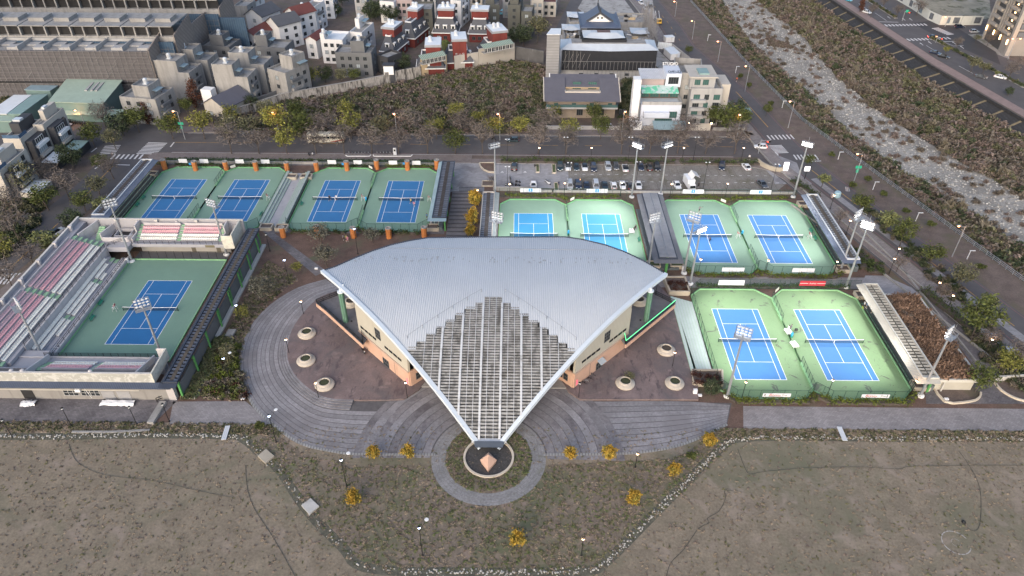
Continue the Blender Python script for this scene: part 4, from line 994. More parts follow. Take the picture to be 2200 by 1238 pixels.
while x<tipR[0]-.5:
 prof=((0,0),(.30,0),(.35,.11),(.41,.11),(.46,0))
 for(p0,q0),(p1,q1)in zip(prof[:-1],prof[1:]):
  xa,xb=x+p0,x+p1
  ya0,ya1=metal_y(x+.2)if abs(x-XC)<17 else front_y(xa),back_y(xa);yb0,yb1=metal_y(x+.2)if abs(x-XC)<17 else front_y(xb),back_y(xb)
  i0=len(mb.v)
  for j in range(ny+1):
   t_=j/ny
   y=ya0+(ya1-ya0)*t_;mb.v.append((xa,y,hz(y)+q0))
   y=yb0+(yb1-yb0)*t_;mb.v.append((xb,y,hz(y)+q1))
  for j in range(ny):
   a=i0+2*j;mb.f.append((a,a+1,a+3,a+2));mb.m.append(0)
 x+=dxr
m_rust=M('faded_roof_patch',(.36,.36,.37),.1,1,.6)
ro=obj('roof',mb,m_roof,hall)
def soffit():
 mb=MB();n=40
 for i in range(n):
  xa=tipL[0]+(tipR[0]-tipL[0])*i/n;xb=tipL[0]+(tipR[0]-tipL[0])*(i+1)/n
  for j in range(12):
   q=[]
   for xx,tt in((xa,j/12),(xa,(j+1)/12),(xb,(j+1)/12),(xb,j/12)):
    y0=max(front_y(xx),metal_y(xx)+.4 if abs(xx-XC)<17 else front_y(xx));y=y0+(back_y(xx)-y0)*tt;q.append((xx,y,hz(y)-.5))
   mb.face(q)
 return mb
obj('soffit',soffit(),M('soffit_grey',(.3,.31,.32),.05,.5,.8),hall)
rnd=random.Random(5);mb=MB()
for k in range(120):
 x=rnd.uniform(-37,28);y=133.2+rnd.choice((0,.9,1.8))+rnd.uniform(-.2,.2)
 if rnd.random()<.3:continue
 w_=.22;l_=rnd.uniform(.4,.8)
 mb.face([(x,y,hz(y)+.125),(x+w_,y,hz(y)+.125),(x+w_,y+l_,hz(y+l_)+.125),(x,y+l_,hz(y+l_)+.125)])
obj('patches',mb,m_rust,ro,kind='stuff')
for tip in(tipL,tipR):
 mb=MB();pts=[]
 for k in range(25):
  t_=k/24;x=XC+(tip[0]-XC)*t_*1.0;y=apexY+(tip[1]-apexY)*t_
  pts.append((x,y,hz(y)-.05))
 pts=pts[1:]
 for a,b in zip(pts[:-1],pts[1:]):mb.beam(a,b,.85,.75)
 obj('edge_beam',mb,m_rtrim,hall)
mb=MB()
for a,b in zip(BE[:-1],BE[1:]):mb.beam((*a,hz(a[1])-.1),(*b,hz(b[1])-.1),.25,.6)
obj('gutter',mb,m_steeldk,hall)
mb=MB()
for k in range(12):
 xa,xb=-30+k*4.2,-30+(k+1)*4.2;mb.beam((xa,139.4,hz(139.4)+.1),(xb,139.4,hz(139.4)+.1),.1,.06)
obj('seam',mb,m_rust,ro)
m_lat=M('weathered_white_slat',(.27,.275,.28),.2,.7,.8,patch=((.13,.13,.125),.6,.5,.66,.8),streak=((.10,.10,.10),.7,.03,1,.48,.68))
m_latb=M('lattice_beam',(.47,.49,.52),.1,.5,.6,patch=((.25,.25,.25),.6,.56,.7))
m_under=M('grimy_slat_shade',(.10,.102,.105),.35,.5,.8,streak=((.04,.04,.04),.6,.05,1,.45,.62))  # dark base paints the darkness below the lattice slats; streaks are grime
lat=obj('lattice',MB().box(XC-3.3,XC+3.3,90.9,91.7,hz(91.3)-.35,hz(91.3)+.1),m_latb,hall)
def lat_lo(x):return max(front_y(x)+.35,91.4)
bays=[(-17.0,-10.1),(-9.9,-6.1),(-5.9,-2.05),(-1.85,1.85),(2.05,5.9),(6.1,9.9),(10.1,17.0)]
for b0,b1 in bays:
 mb=MB();mu=MB();y=91.4
 while y<122.2:
  xs0,xs1=None,None
  n=24
  for k in range(n+1):
   xx=b0+(b1-b0)*k/n
   if lat_lo(XC+xx)<y<metal_y(XC+xx)-.12+.5:
    xs0=xx if xs0 is None else xs0;xs1=xx
  if xs0 is not None and xs1-xs0>.4:
   z=hz(y)
   mb.hexa([(XC+xs0,y,z-.04),(XC+xs1,y,z-.04),(XC+xs1,y+.27,hz(y+.27)+.02),(XC+xs0,y+.27,hz(y+.27)+.02)],[(XC+xs0,y,z+.04),(XC+xs1,y,z+.04),(XC+xs1,y+.27,hz(y+.27)+.1),(XC+xs0,y+.27,hz(y+.27)+.1)])
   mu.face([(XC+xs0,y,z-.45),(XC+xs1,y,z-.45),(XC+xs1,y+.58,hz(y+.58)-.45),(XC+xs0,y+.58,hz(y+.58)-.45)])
  y+=.58
 obj('slats',mb,m_lat,lat,kind='stuff');obj('under_shade',mu,m_under,lat)
def ribline(dx,w,h,z,mat,name,y_up=None):
 x=XC+dx;y0=lat_lo(x);y1=(metal_y(x+.01)if y_up is None else y_up)
 mb=MB();n=14;pts=[(x,y0+(y1-y0)*k/n,hz(y0+(y1-y0)*k/n)+z)for k in range(n+1)]
 for a,b in zip(pts[:-1],pts[1:]):mb.beam(a,b,w,h)
 obj(name,mb,mat,lat)
for dx in(-10,-6,-1.95,1.95,6,10):ribline(dx,.42,.3,.12,m_latb,'rib')
for dx in(-13.4,-11.7,-8,-4.6,-3.3,-.7,.7,3.3,4.6,8,11.7,13.4):ribline(dx,.1,.1,.16,m_latb,'rod')
obj('end_panel',MB().hexa([(XC-2.6,89.9,1.0),(XC+2.6,89.9,1.0),(XC+2.9,90.85,1.5),(XC-2.9,90.85,1.5)],[(XC-2.6,89.9,1.2),(XC+2.6,89.9,1.2),(XC+2.9,90.85,1.75),(XC-2.9,90.85,1.75)]),M('solar_blue_panel',(.07,.085,.11),.1,.5,.4,.3),hall)
mb=MB()
for s in(-1,1):
 pts=[(XC+s*(2.5+2.9*k),121.0-2.5*k+1.2,0)for k in range(6)]
 pts=[(x,y,hz(y)+.05)for x,y,_ in pts]
 for p in pts:mb.beam(p,(p[0],p[1],p[2]+.8),.09,.09)
 for a,b in zip(pts[:-1],pts[1:]):mb.beam((a[0],a[1],a[2]+.8),(b[0],b[1],b[2]+.8),.04,.04)
obj('safety_line',mb,MATS['grey_slat'],ro)
m_peach=M('peach_render',(.52,.335,.25),.07,.4,.85,streak=((.36,.24,.18),.8,.8,.2,.56,.78))
mb=MB();c=(XC,86.9)
ring0=[(c[0],c[1]-1.9,0),(c[0]+1.3,c[1]+.1,0),(c[0],c[1]+1.7,0),(c[0]-1.3,c[1]+.1,0)]
ring1=[(c[0],c[1]-2.1,.7),(c[0]+1.55,c[1]+.2,.9),(c[0],c[1]+1.7,1.3),(c[0]-1.55,c[1]+.2,.9)]
tp=(c[0],c[1]+.5,2.1)
mb.hexa(ring0,ring1)
for a,b in zip(ring1,ring1[1:]+ring1[:1]):mb.face([a,b,tp])
obj('pier',mb,m_peach,hall)
m_cream=M('cream_cladding',(.43,.41,.35),.05,.4,.8,wave=((.36,.345,.29),.9,'X',.82,.95),streak=((.36,.34,.29),.5,.5,.05,.55,.75))
CLb,CRb=(-21.5,106.6),(12.0,106.6)
BLb,BRb=(-33.9,119.6),(24.4,119.6)
def sidewall(p,q,s):
 d=Vector((q[0]-p[0],q[1]-p[1],0));L=d.length;d.normalize();n=Vector((-d.y,d.x,0))*s
 par=obj('side_wall',None,parent=hall)
 mb=MB().wall([p,q],0.0,4.4,.5);obj('base_wall',mb,m_peach,par)
 mb=MB();N=10;tk=n*-.02
 for k in range(N):
  a=Vector((*p,0))+d*L*k/N;b=Vector((*p,0))+d*L*(k+1)/N
  za,zb=hz(a.y+1.2)-.5,hz(b.y+1.2)-.5;o=n*.25;i_=n*-.25
  mb.hexa([(a+o)[:2]+(4.4,),(b+o)[:2]+(4.4,),(b+i_)[:2]+(4.4,),(a+i_)[:2]+(4.4,)][::-1],[(a+o)[:2]+(za,),(b+o)[:2]+(zb,),(b+i_)[:2]+(zb,),(a+i_)[:2]+(za,)][::-1])
 obj('upper_wall',mb,m_cream,par)
 o=n*.45;a=Vector((*p,0));b=Vector((*q,0))
 obj('ledge',MB().wall([(a+n*.28)[:2],(b+n*.28)[:2]],4.2,4.55,.35),M('peach_ledge',(.42,.31,.25),.06,.5,.85),par)
 rz=math.atan2(d.y,d.x)if s<0 else math.atan2(-d.y,-d.x)
 def at(t_,z,off=.26):v=a+d*L*t_+n*off;return(v.x,v.y,z)
 for g0 in(.1,.6):
  for k in range(4):window(par,1.25,.55,at(g0+.05+k*.085,6.0 if g0<.5 else 5.9),rz,1,1,frame=m_black)
 window(par,1.9,2.6,at(.56,7.0),rz,3,3,frame=M('window_dark_frame',(.09,.1,.11),.1,1,.5))
 window(par,2.2,2.0,at(.46,.45),rz,3,2,frame=MATS['window_dark_frame'])
 obj('panel_joint',MB().box(-.04,.04,-.03,0,0,3.8),m_joint,par,loc=at(.28,.3),rz=rz)
 return at,rz,par
atL,rzL,wl=sidewall(CLb,BLb,1)
atR,rzR,wr=sidewall(CRb,BRb,-1)
for wpar,at,rz,t_ in((wl,atL,rzL,.015),(wr,atR,rzR,.015)):
 mb=MB()
 for k in range(7):mb.box(.1*(k%3)-.15,.1*(k%3)+.12,-.02,0,.5+k*.2,.66+k*.2)
 obj('pink_sign',mb,M('lit_pink_sign',(.6,.05,.12),.1,1,.5,emit=((1,.08,.15),1.2)),wpar,loc=at(t_+.03,.3,.30),rz=rz)
obj('awning',MB().hexa([(-.9,-1.2,0),(.9,-1.2,0),(.9,0,.5),(-.9,0,.5)],[(-.9,-1.2,.08),(.9,-1.2,.08),(.9,0,.58),(-.9,0,.58)]),M('glass_awning',(.35,.39,.42),.1,1,.3),wr,loc=atR(.46,2.6),rz=rzR)
front=obj('entrance_front',MB().wall([CLb,(-17.0,111.2),(-10,115.5),(.5,115.5),(7.5,111.2),CRb],0,4.4,.4),m_peach,hall)
obj('upper_front',MB().wall([(-20.6,107.6),(-16.4,112),(-10,116.3),(.5,116.3),(6.9,112),(11.1,107.6)],4.4,8.6,.3),M('cream_front',(.38,.36,.31),.06,.5,.8),front)
for(p,q,s)in((CLb,(-17.0,111.2),1),(CRb,(7.5,111.2),-1)):
 d=Vector((q[0]-p[0],q[1]-p[1],0));rz=math.atan2(d.y,d.x)if s>0 else math.atan2(-d.y,-d.x)
 n=Vector((d.y,-d.x,0)).normalized()*s*.22
 for k in range(3):window(front,1.2,1.8,(p[0]+d.x*(.3+.22*k)+n.x,p[1]+d.y*(.3+.22*k)+n.y,1.4),rz,1,2,frame=MATS['window_dark_frame'])
obj('body',MB().prism([CLb,CRb,BRb,(27,128),(18,143.5),(-28,143.5),(-37,128),BLb],.02,.3),m_conc,hall)
obj('back_wall',MB().wall([(24.6,120),(22,138),(10,142.5),(-20,142.5),(-31,138),(-34,120)],0,10.6,.4),m_cream,hall)
m_gcol=M('green_column_tile',(.16,.31,.24),.12,.6,.7,wave=((.10,.20,.155),1.0,'Z',.85,.95),fine=(3,.2),brick=(.5,3.0,(.5,.55,.5),.35))
for s in(-1,1):
 H=4.0
 if s<0:P=[G(680,652,H),G(700,668,H),G(780,741,H),(-31.5,119.5),(-34.5,134),G(738,630,H)]
 else:P=[G(1450,654,H),G(1344,741,H),(22.2,119.5),(26,134),G(1396,628,H)]
 tt=thing('side_terrace',('left' if s<0 else 'right')+' raised slate terrace under the roof tip with '+('plain black railing' if s<0 else 'green-lit railing'),'terrace')
 obj('deck',MB().prism(P,H-.35,H),m_deck,tt)
 obj('fascia',MB().wall(P[:3]if s<0 else P[:2],H-.95,H+.1,.3),m_peach,tt)
 obj('parapet',MB().wall(P[:3]if s<0 else P[:2],H+.1,H+.45,.22),m_steeldk,tt)
 rl_=[(p[0],p[1],H)for p in(([P[5],P[0],P[1],P[2],(-33.4,118.9)])if s<0 else([P[4],P[0],P[1],(23.6,119.2)]))]
 obj('railing',rail(MB(),rl_,1.15,.04,0,1.6,(1,.5,.1)),m_black,tt)
 mb=MB()
 for a,b in zip(rl_[:-1],rl_[1:]):mb.face([(a[0],a[1],H),(b[0],b[1],H),(b[0],b[1],H+1.1),(a[0],a[1],H+1.1)])
 obj('railing_glass',mb,M('smoked_screen',(.03,.035,.04),.1,1,.4,alpha=.45),tt)
 if s>0:
  mb=MB()
  for a,b in zip(rl_[1:-1],rl_[2:]):mb.beam((a[0],a[1],H+1.2),(b[0],b[1],H+1.2),.12,.1)
  obj('green_light_strip',mb,M('green_led',(.1,.6,.3),.05,1,.5,emit=((.18,1.0,.38),.8)),tt)
  mb=MB()
  x0,y0=G(1352,735,3.4);mb.beam((x0,y0-.2,3.35),(x0+2.2,y0+2.4,3.35),.5,.35)
  obj('wall_lamp',mb,m_white,tt)
 col_xy=G(743,691,H)if s<0 else G(1388,689,H)
 ct=thing('roof_column','green tiled column carrying the '+('left' if s<0 else 'right')+' tip of the silver roof','column',(*col_xy,H),group='green columns under the roof tips')
 obj('shaft',MB().lathe([(.62,0),(.62,8.2)],12,cap=False),m_gcol,ct)
 obj('capital',MB().lathe([(.62,8.2),(.75,8.25),(.75,8.5),(.3,8.6),(.22,9.3)],12),m_rtrim,ct)
 for sx in(-1,1):obj('floor_lamp',MB().lathe([(.22,0),(.22,.12)],10,(sx*1.25,.1,0)),m_black,ct)
 if s<0:obj('lean_pipe',MB().beam((0,0,8.6),(0.6,.9,9.6),.2,.2),m_rtrim,ct)
m_stone=M('cream_planter_stone',(.47,.42,.36),.08,.6,.8,streak=((.33,.3,.26),.6,.6,.4,.55,.75),fine=(3,.12))
m_pfill=M('planter_moss',(.06,.07,.035),.35,2.5,.95,fine=(5,.5))
m_pbrown=M('planter_brown',(.085,.068,.055),.3,2.5,.95,fine=(5,.5))
PLP=MB().lathe([(1.95,0),(2.05,.25),(1.95,.42),(1.5,.62),(1.3,.68),(1.28,1.0),(1.05,1.05),(1.02,.8)],28,cap=False).mesh('bowl',[m_stone],True)
PLF=MB().lathe([(.0,.93),(.6,.9),(1.03,.8)][::-1],20,cap=False).mesh('fill',[m_pfill])
PLF2=MB().lathe([(.0,.9),(.6,.88),(1.03,.8)][::-1],20,cap=False).mesh('fill',[m_pbrown])
for u,v,h,f,lab in((660,718,.44,0,'round stone planter at the upper left of the left terrace'),(658,776,.44,0,'round stone planter in the middle of the left terrace'),(698,828,.44,0,'round stone planter beside a lamp at the lower left terrace edge'),(1431,754,.44,1,'round stone planter upper right near the pale green steps'),(1343,825,.44,0,'round stone planter with a small leafy shrub near the parked bicycles'),(1449,825,.44,0,'round stone planter by the reddish hedge at lower right'),(755,652,4.0,1,'round stone planter on the left raised terrace behind the green column'),(1373,649,4.0,1,'round stone planter on the right raised terrace behind the green column')):
 tt=thing('round_planter',lab,'planter',(*G(u,v,h),h),group='round stone planters of the hall')
 obj('bowl',PLP,parent=tt);obj('soil',PLF2 if f else PLF,parent=tt)
tt=thing('green_steps','long pale green steps between the right terrace and the nearest court','steps')
m_mint=M('pale_mint_step',(.50,.585,.56),.05,.4,.8,fine=(2,.08),streak=((.4,.5,.45),.3,.1,1,.6,.75))
A0,A1,B0,B1=G(1440,640),G(1487,650),G(1484,802),G(1530,800)
for k in range(7):
 p0,p1=lerp(A0,A1,k/7),lerp(A0,A1,(k+.985)/7);q0,q1=lerp(B0,B1,k/7),lerp(B0,B1,(k+.985)/7)
 obj('tread',MB().prism([p0,p1,q1,q0],0,.5-.06*k),m_mint,tt)
 obj('tread_edge',MB().wall([lerp(p0,p1,.03),lerp(q0,q1,.03)],.5-.06*k,.53-.06*k,.12),M('mint_nosing',(.36,.52,.38),.06,.6,.8),tt)
m_galv=M('galvanised_steel',(.34,.36,.39),.12,.8,.5,.5,streak=((.22,.2,.19),1,1,.1,.56,.7))
m_lens_on=M('floodlight_lens_lit',(.9,.95,1),.02,1,.3,emit=((1,.98,.94),14))
m_lens_off=M('floodlight_lens_dark',(.55,.58,.62),.05,1,.2)
def flood_meshes():
 h=MB().hexa([(-.28,0,-.2),(.28,0,-.2),(.28,0,.2),(-.28,0,.2)],[(-.2,.32,-.14),(.2,.32,-.14),(.2,.32,.14),(-.2,.32,.14)])
 l=MB().hexa([(-.26,-.03,-.18),(.26,-.03,-.18),(.26,-.03,.18),(-.26,-.03,.18)],[(-.26,-.004,-.18),(.26,-.004,-.18),(.26,-.004,.18),(-.26,-.004,.18)])
 return h.mesh('housing',[m_rwhite]),l.mesh('lens',[m_lens_on]),l.mesh('lens',[m_lens_off])
FH,FL_ON,FL_OFF=flood_meshes()
def mast(label,bx,by,h,face,lit,rows=3,cols=4,target=None,power=2600,lean=True):
 t=thing('floodlight_mast',label,'floodlight mast',(bx,by,0),group='floodlight masts around the courts')
 obj('pole',MB().tube((0,0,.3),(0,0,h-.8),.3,.17,10),m_galv,t)
 obj('base',MB().lathe([(.75,0),(.75,.35),(.4,.5)],12),m_white,t)
 hd=obj('head_frame',None,parent=t,loc=(0,0,h-1.0),rz=face)
 mb=MB();W2=cols*.38
 zs=[k*.72 for k in range(rows)]
 for z in zs:mb.beam((-W2,-.35,z),(W2,-.35,z),.09,.09)
 for x in(-W2,W2):mb.beam((x,-.35,-.3),(x,-.35,zs[-1]+.5),.09,.09)
 mb.beam((-W2,-.35,zs[-1]+.5),(W2,-.35,zs[-1]+.5),.07,.07)
 mb.box(-W2,W2,-.3,.95,-.42,-.36)
 for x in(-W2,W2):mb.beam((x,.95,-.4),(x,.95,.7),.06,.06).beam((x,-.3,.7),(x,.95,.7),.06,.06).beam((x,-.35,-.4),(x,.95,-.4),.08,.08)
 mb.beam((-W2,.95,.7),(W2,.95,.7),.06,.06).beam((-W2,.95,.2),(W2,.95,.2),.05,.05).beam((0,.3,-.4),(0,.3,zs[-1]+1.6),.06,.06)
 obj('frame',mb,m_galv,hd)
 for ri,z in enumerate(zs):
  on=lit>ri
  for c in range(cols):
   f=obj('floodlight',FH,parent=hd,loc=((c-(cols-1)/2)*.74,-.45,z))
   f.rotation_euler=(R(38),0,0)
   ln=obj('lens',FL_ON if on else FL_OFF,parent=hd,loc=((c-(cols-1)/2)*.74,-.45,z));ln.rotation_euler=(R(38),0,0)
 if lit and target:
  l=D.lights.new('flood','SPOT');l.energy=power*4.2;l.spot_size=R(75);l.spot_blend=.9;l.color=(1,.97,.92);l.shadow_soft_size=.5
  lo=D.objects.new('flood_beam',l);COL.objects.link(lo);lo.parent=t;lo.location=(0,0,h-.2)
  dv=Vector((target[0]-bx,target[1]-by,-h));nv=Vector((math.sin(face),-math.cos(face),0))*.9
  lo.location=(nv.x,nv.y,h-.3)
  lo.rotation_euler=(dv-nv).to_track_quat('-Z','Y').to_euler()
 return t
def fa(b,tg):return math.atan2(tg[0]-b[0],-(tg[1]-b[1]))
def cc(k,dx=0,dy=0):return(CT[k][0]+dx,CT[k][1]+L_/2+dy)
def mast_at(label,uv,lit,tg,h=None,top=None,**kw):
 b=G(*uv)if not isinstance(uv,tuple)or len(uv)==2 else uv[:2]
 hh=HT(top,*b)+.4 if top else h
 return mast(label,b[0],b[1],hh,fa(b,tg),lit,target=tg,**kw)
mast_at('unlit floodlight mast at the top left corner of the stadium court',(284,562),0,cc('K'),top=437,cols=4)
mast_at('unlit floodlight mast behind the north stand of the stadium',(487,548),0,cc('K'),top=437,cols=4)
mast_at('unlit floodlight mast at the lower end of the west stand',(96,772),0,cc('K'),top=655,cols=4)
mast_at('unlit floodlight mast in front of the stadium court, its lamps facing the camera',(350,770),0,cc('K'),top=655,cols=4)
mast_at('white unlit floodlight mast at the car park end of the sky blue courts',(1064,428),0,cc('F'),top=311,rows=2)
mast_at('lit floodlight mast left of the far end of the grey middle roof',(1357,424),2,cc('E',-3,7),top=311,rows=2,power=4500)
mast_at('lit floodlight mast right of the far end of the grey middle roof',(1419,418),1,cc('C',2,6),top=309,rows=2,power=1500)
mast_at('lit floodlight mast at the far right corner by the road junction',(1704,424),2,cc('D',-1,6),top=308,rows=2,power=3000)
b=G(1067,470,16.2);mast('lit floodlight mast between the slatted roof and the sky blue court',b[0],b[1],17.0,fa(b,cc('F',0,6)),2,target=cc('F',0,8),power=6500)
b=G(1408,472,16.2);mast('lit floodlight mast at the near end of the grey middle roof',b[0],b[1],17.0,fa(b,cc('E',0,2)),2,target=cc('E',0,4),power=5000)
b=G(1491,470,16.2);mast('lit floodlight mast standing over the sign 4 court, upper of two',b[0],b[1],17.0,fa(b,cc('C',6,8)),2,target=cc('C',2,6),power=3800)
b=G(1505,494,15.9);mast('lit floodlight mast over the sign 4 court facing away to the lower right',b[0],b[1],16.6,fa(b,cc('A',4,2)),2,target=cc('A',2,6),power=3200,rows=2)
mast_at('lit floodlight mast at the near end of the right canopy, left of two',(1806,581),2,cc('D',0,0),top=462,power=3600)
mast_at('lit floodlight mast at the near end of the right canopy, right of two',(1817,618),3,cc('B',-2,6),top=484,power=4800)
mast_at('lit floodlight mast at the left corner of the nearest courts',(1562,852),2,cc('A',0,0),top=716,power=3600)
mast_at('lit floodlight mast at the right corner of the nearest courts',(1977,851),2,cc('B',0,0),top=716,power=3600,cols=3)
m_warm=M('warm_lamp_globe',(1,.8,.6),.02,1,.4,emit=((1,.62,.36),9))
m_blue=M('blue_white_lamp',(.8,.85,1),.02,1,.4,emit=((.55,.68,1),10))
m_orange=M('sodium_lamp',(1,.5,.2),.02,1,.4,emit=((1,.30,.10),10))
m_offglobe=M('unlit_white_globe',(.6,.62,.64),.03,1,.3)
GLB={k:MB().lathe([(.02,0),(.2,.08),(.24,.22),(.16,.38),(.02,.42)],10).mesh('globe',[m])for k,m in(('w',m_warm),('b',m_blue),('o',m_offglobe))}
def lamp(label,u,v,h,kind,arm=None,base_h=0.0):
 x,y=G(u,v,base_h);t=thing('garden_lamp',label,'lamp post',(x,y,base_h),group='lamp posts of the sports park')
 obj('post',cached(('lp',h),lambda:MB().tube((0,0,0),(0,0,h),.075,.055,6).lathe([(.16,0),(.16,.3),(.08,.4)],8).mesh('post',[m_black])),parent=t)
 obj('globe',GLB[kind],parent=t,loc=(0,0,h))
 obj('cap',cached('lcap',lambda:MB().lathe([(.28,.36),(.2,.48),(.03,.56)],10).mesh('cap',[m_black])),parent=t,loc=(0,0,h))
 if arm:
  a=MB().tube((0,0,h*.86),(arm*.9,.9,h*1.08),.04,.03,5);obj('arm',a,m_black,t)
  obj('reflector',MB().lathe([(.1,.0),(.36,.04),(.3,.1)],10,(arm*1.1,1.1,h*1.09)),m_white,t)
 if kind=='w':
  l=D.lights.new('glow','POINT');l.energy=55;l.color=(1,.6,.35);l.shadow_soft_size=.25
  o=D.objects.new('lamp_light',l);COL.objects.link(o);o.parent=t;o.location=(0,0,h+.9)
 return t
for u,v,h,k,arm,bh,lab in((653,678,4,'w',0,0,'warm lamp on the upper curve of the left plaza'),(622,762,4.2,'w',0,0,'warm lamp on the left edge of the left terrace'),(685,856,4.2,'w',0,0,'warm lamp beside the lowest left planter'),(875,855,4.2,'w',0,0,'warm lamp near the left front corner of the hall'),(1243,857,4.2,'o',0,0,'pale lamp near the bicycles at the hall corner'),(1444,790,4.2,'w',0,0,'warm lamp by the pale green steps'),(1408,636,4.2,'w',0,0,'warm lamp behind the right raised terrace'),(594,951,7.2,'b',1,0,'blue-white lamp with a side reflector at the left rim of the plaza'),(745,1046,7.2,'b',1,0,'blue-white lamp with a reflector above a yellow tree on the lawn'),(908,1194,7.6,'b',1,0,'blue-white lamp with a reflector in the middle of the front lawn'),(1365,1004,3.6,'w',0,0,'small warm lamp on the green grass right of the ring path'),(1249,1194,4.6,'w',0,0,'short warm lamp at the bottom of the front lawn'),(498,828,7.4,'b',1,0,'blue-white lamp with a reflector among the shrubs by the stadium'),(523,712,7.4,'b',0,0,'blue-white lamp in the leafy bed left of the plaza'),(622,610,7.0,'b',0,0,'blue-white lamp on the brown bed above the plaza'),(769,546,7.6,'b',0,0,'blue-white lamp in front of the orange pillars near the hall roof'),(580,540,5,'o',0,0,'unlit lamp beside the stadium end of the cross path'),(1500,588,4.2,'w',0,0,'warm lamp at the left end of the near fence of court 4'),(1643,590,4.2,'w',0,0,'warm lamp in the notch between courts 4 and 3'),(1789,593,4.2,'w',0,0,'warm lamp at the right end of the near fence of court 3'),(1593,857,4.6,'w',0,0,'warm lamp at the hedge of the nearest left court'),(1776,853,4.6,'w',0,0,'warm lamp in the notch between the two nearest courts'),(1954,853,4.4,'w',0,0,'warm lamp at the right corner of the nearest courts'),(1095,424,4.2,'w',0,0,'warm lamp below the parked motor scooters'),(1212,422,4.2,'w',0,0,'warm lamp left of the silver car row'),(1333,421,4.2,'w',0,0,'warm lamp by the white car at the grey middle roof'),(1439,424,4.2,'w',0,0,'warm lamp in front of the white car left of the truck'),(1558,423,4.2,'w',0,0,'warm lamp between signs 4 and 3'),(1027,436,4.0,'w',0,0,'warm lamp by the yellow tree at the head of the broad steps'),(1783,450,4.4,'w',0,0,'warm lamp on the walk beside the far end of the right canopy'),(1817,505,4.4,'w',0,0,'warm lamp behind the middle of the right canopy'),(1910,588,4.4,'w',0,0,'warm lamp at the corner of the clipped hedge block'),(1920,566,4.4,'w',0,0,'warm lamp on the river road walk above the hedge block'),(2005,640,4.4,'w',0,0,'warm lamp on the walk right of the dry grass roof, upper'),(2033,668,4.4,'w',0,0,'warm lamp on the walk right of the dry grass roof, middle'),(2115,762,4.2,'w',0,0,'warm lamp between the shrubs and the pale boxes')):
 lamp(lab,u,v,h,k,arm,bh)
for u,v,lab in((27,940,'thin lamp post at the far left of the lower paving'),(153,915,'thin lamp post on the lower paving under the stadium building'),(294,912,'thin lamp post left of the ramp wall on the lower paving'),(364,906,'thin lamp post right of the ramp wall on the lower paving')):
 lamp(lab,u,v,4.6,'o')
for u,lab in((1158,'warm lamp in the hedge at the left end of the car park'),(1269,'warm lamp in the hedge above the white hatchback'),(1371,'warm lamp in the hedge above the row of black cars'),(1465,'warm lamp in the hedge above the empty parking bays'),(1592,'warm lamp in the hedge at the right end of the car park')):
 lamp(lab,u,346,4.4,'w')
def twin_lamp(label,u,v,h):
 t=thing('car_park_lamp',label,'lamp post',(*G(u,v),0),group='tall thin lamps of the car park')
 obj('post',MB().tube((0,0,0),(0,0,h),.07,.05,6),m_black,t)
 for s in(-.5,.5):obj('head',MB().lathe([(.1,0),(.3,.1),(.1,.25)],8,(s,0,h)),m_offglobe,t)
 obj('arm',MB().beam((-.5,0,h),(.5,0,h),.06,.06),m_black,t)
for u,v,h,lab in((1213,352,9,'twin-head lamp in the hedge at the white three-door car'),(1488,352,9,'twin-head lamp in the hedge above the empty bays'),(1221,402,8,'thin lamp post between the two car rows at left'),(1366,400,8,'thin lamp post by the white car beside the mast'),(1510,408,9,'thin lamp post beside the white truck'),(1655,412,9,'thin lamp post beside the dark car at the right end'),(1090,404,7,'thin lamp post among the motor scooters'),(1090,350,8,'thin lamp post in the hedge by the curved planter'),(1349,352,9,'thin lamp post in the hedge by the white roadster')):
 twin_lamp(lab,u,v,h)
def street_lamp(label,u,v,top_v,dx,lit=True,double=False,z=0.0,flag=False):
 x,y=G(u,v,z);h=HT(top_v,x,y)-z;t=thing('street_lamp',label,'street lamp',(x,y,z),group='orange street lamps along the roads')
 obj('pole',MB().tube((0,0,0),(0,0,h),.14,.08,7),m_galv,t)
 for s in((-1,1)if double else(1,)):
  obj('arm',MB().beam((0,0,h-.1),(dx*s,0,h+.25),.09,.09),m_galv,t)
  obj('lamp_head',MB().box(dx*s-.5,dx*s+.5,-.2,.2,h+.2,h+.42),m_galv,t)
  obj('lens',MB().lathe([(.05,-.18),(.3,-.05),(.3,.18)],8,(dx*s,0,h+.1)),m_orange,t)
  if lit:
   l=D.lights.new('glow','POINT');l.energy=160;l.color=(1,.42,.15);l.shadow_soft_size=.3
   o=D.objects.new('lamp_light',l);COL.objects.link(o);o.parent=t;o.location=(dx*s,0,h-.5)
 if flag:
  obj('green_sign',MB().box(-.9,.9,-.08,-.02,h-4.6,h-3.7).box(-.4,.3,-.08,-.02,h-6.0,h-4.9),M('green_sign',(.02,.33,.2),.05,1,.5),t)
 return t
for u,v,tv,dx,fl,lab in((1832,398,332,-1.6,True,'street lamp with green signs on the river side of the road'),(2045,552,487,-1.8,False,'street lamp on the river road at the right edge'),(1693,275,219,-1.6,False,'street lamp on the river road just above the junction'),(1600,197,143,-1.6,False,'street lamp on the river road beside the white houses'),(1542,133,90,-1.5,False,'street lamp on the river road beside the construction yard'),(1487,85,46,-1.4,False,'street lamp on the river road beyond the yellow truck'),(1450,36,4,-1.3,False,'street lamp on the river road near the top of the picture'),(398,300,240,-1.2,True,'street lamp with a green plate above the left junction trees'),(182,268,238,-1.4,False,'street lamp in the yard before the green shed'),(854,302,246,-.3,False,'street lamp in the row of bare trees behind the bus'),(1074,302,246,-.6,False,'street lamp glowing orange in the trees at the centre'),(602,298,243,-.8,False,'street lamp glowing orange inside a yellow-green tree'),(1335,296,241,.4,False,'street lamp in front of the dark-roofed house'),(1582,300,248,-.6,False,'street lamp glowing orange in the corner tree')):
 street_lamp(lab,u,v,tv,dx,flag=fl)
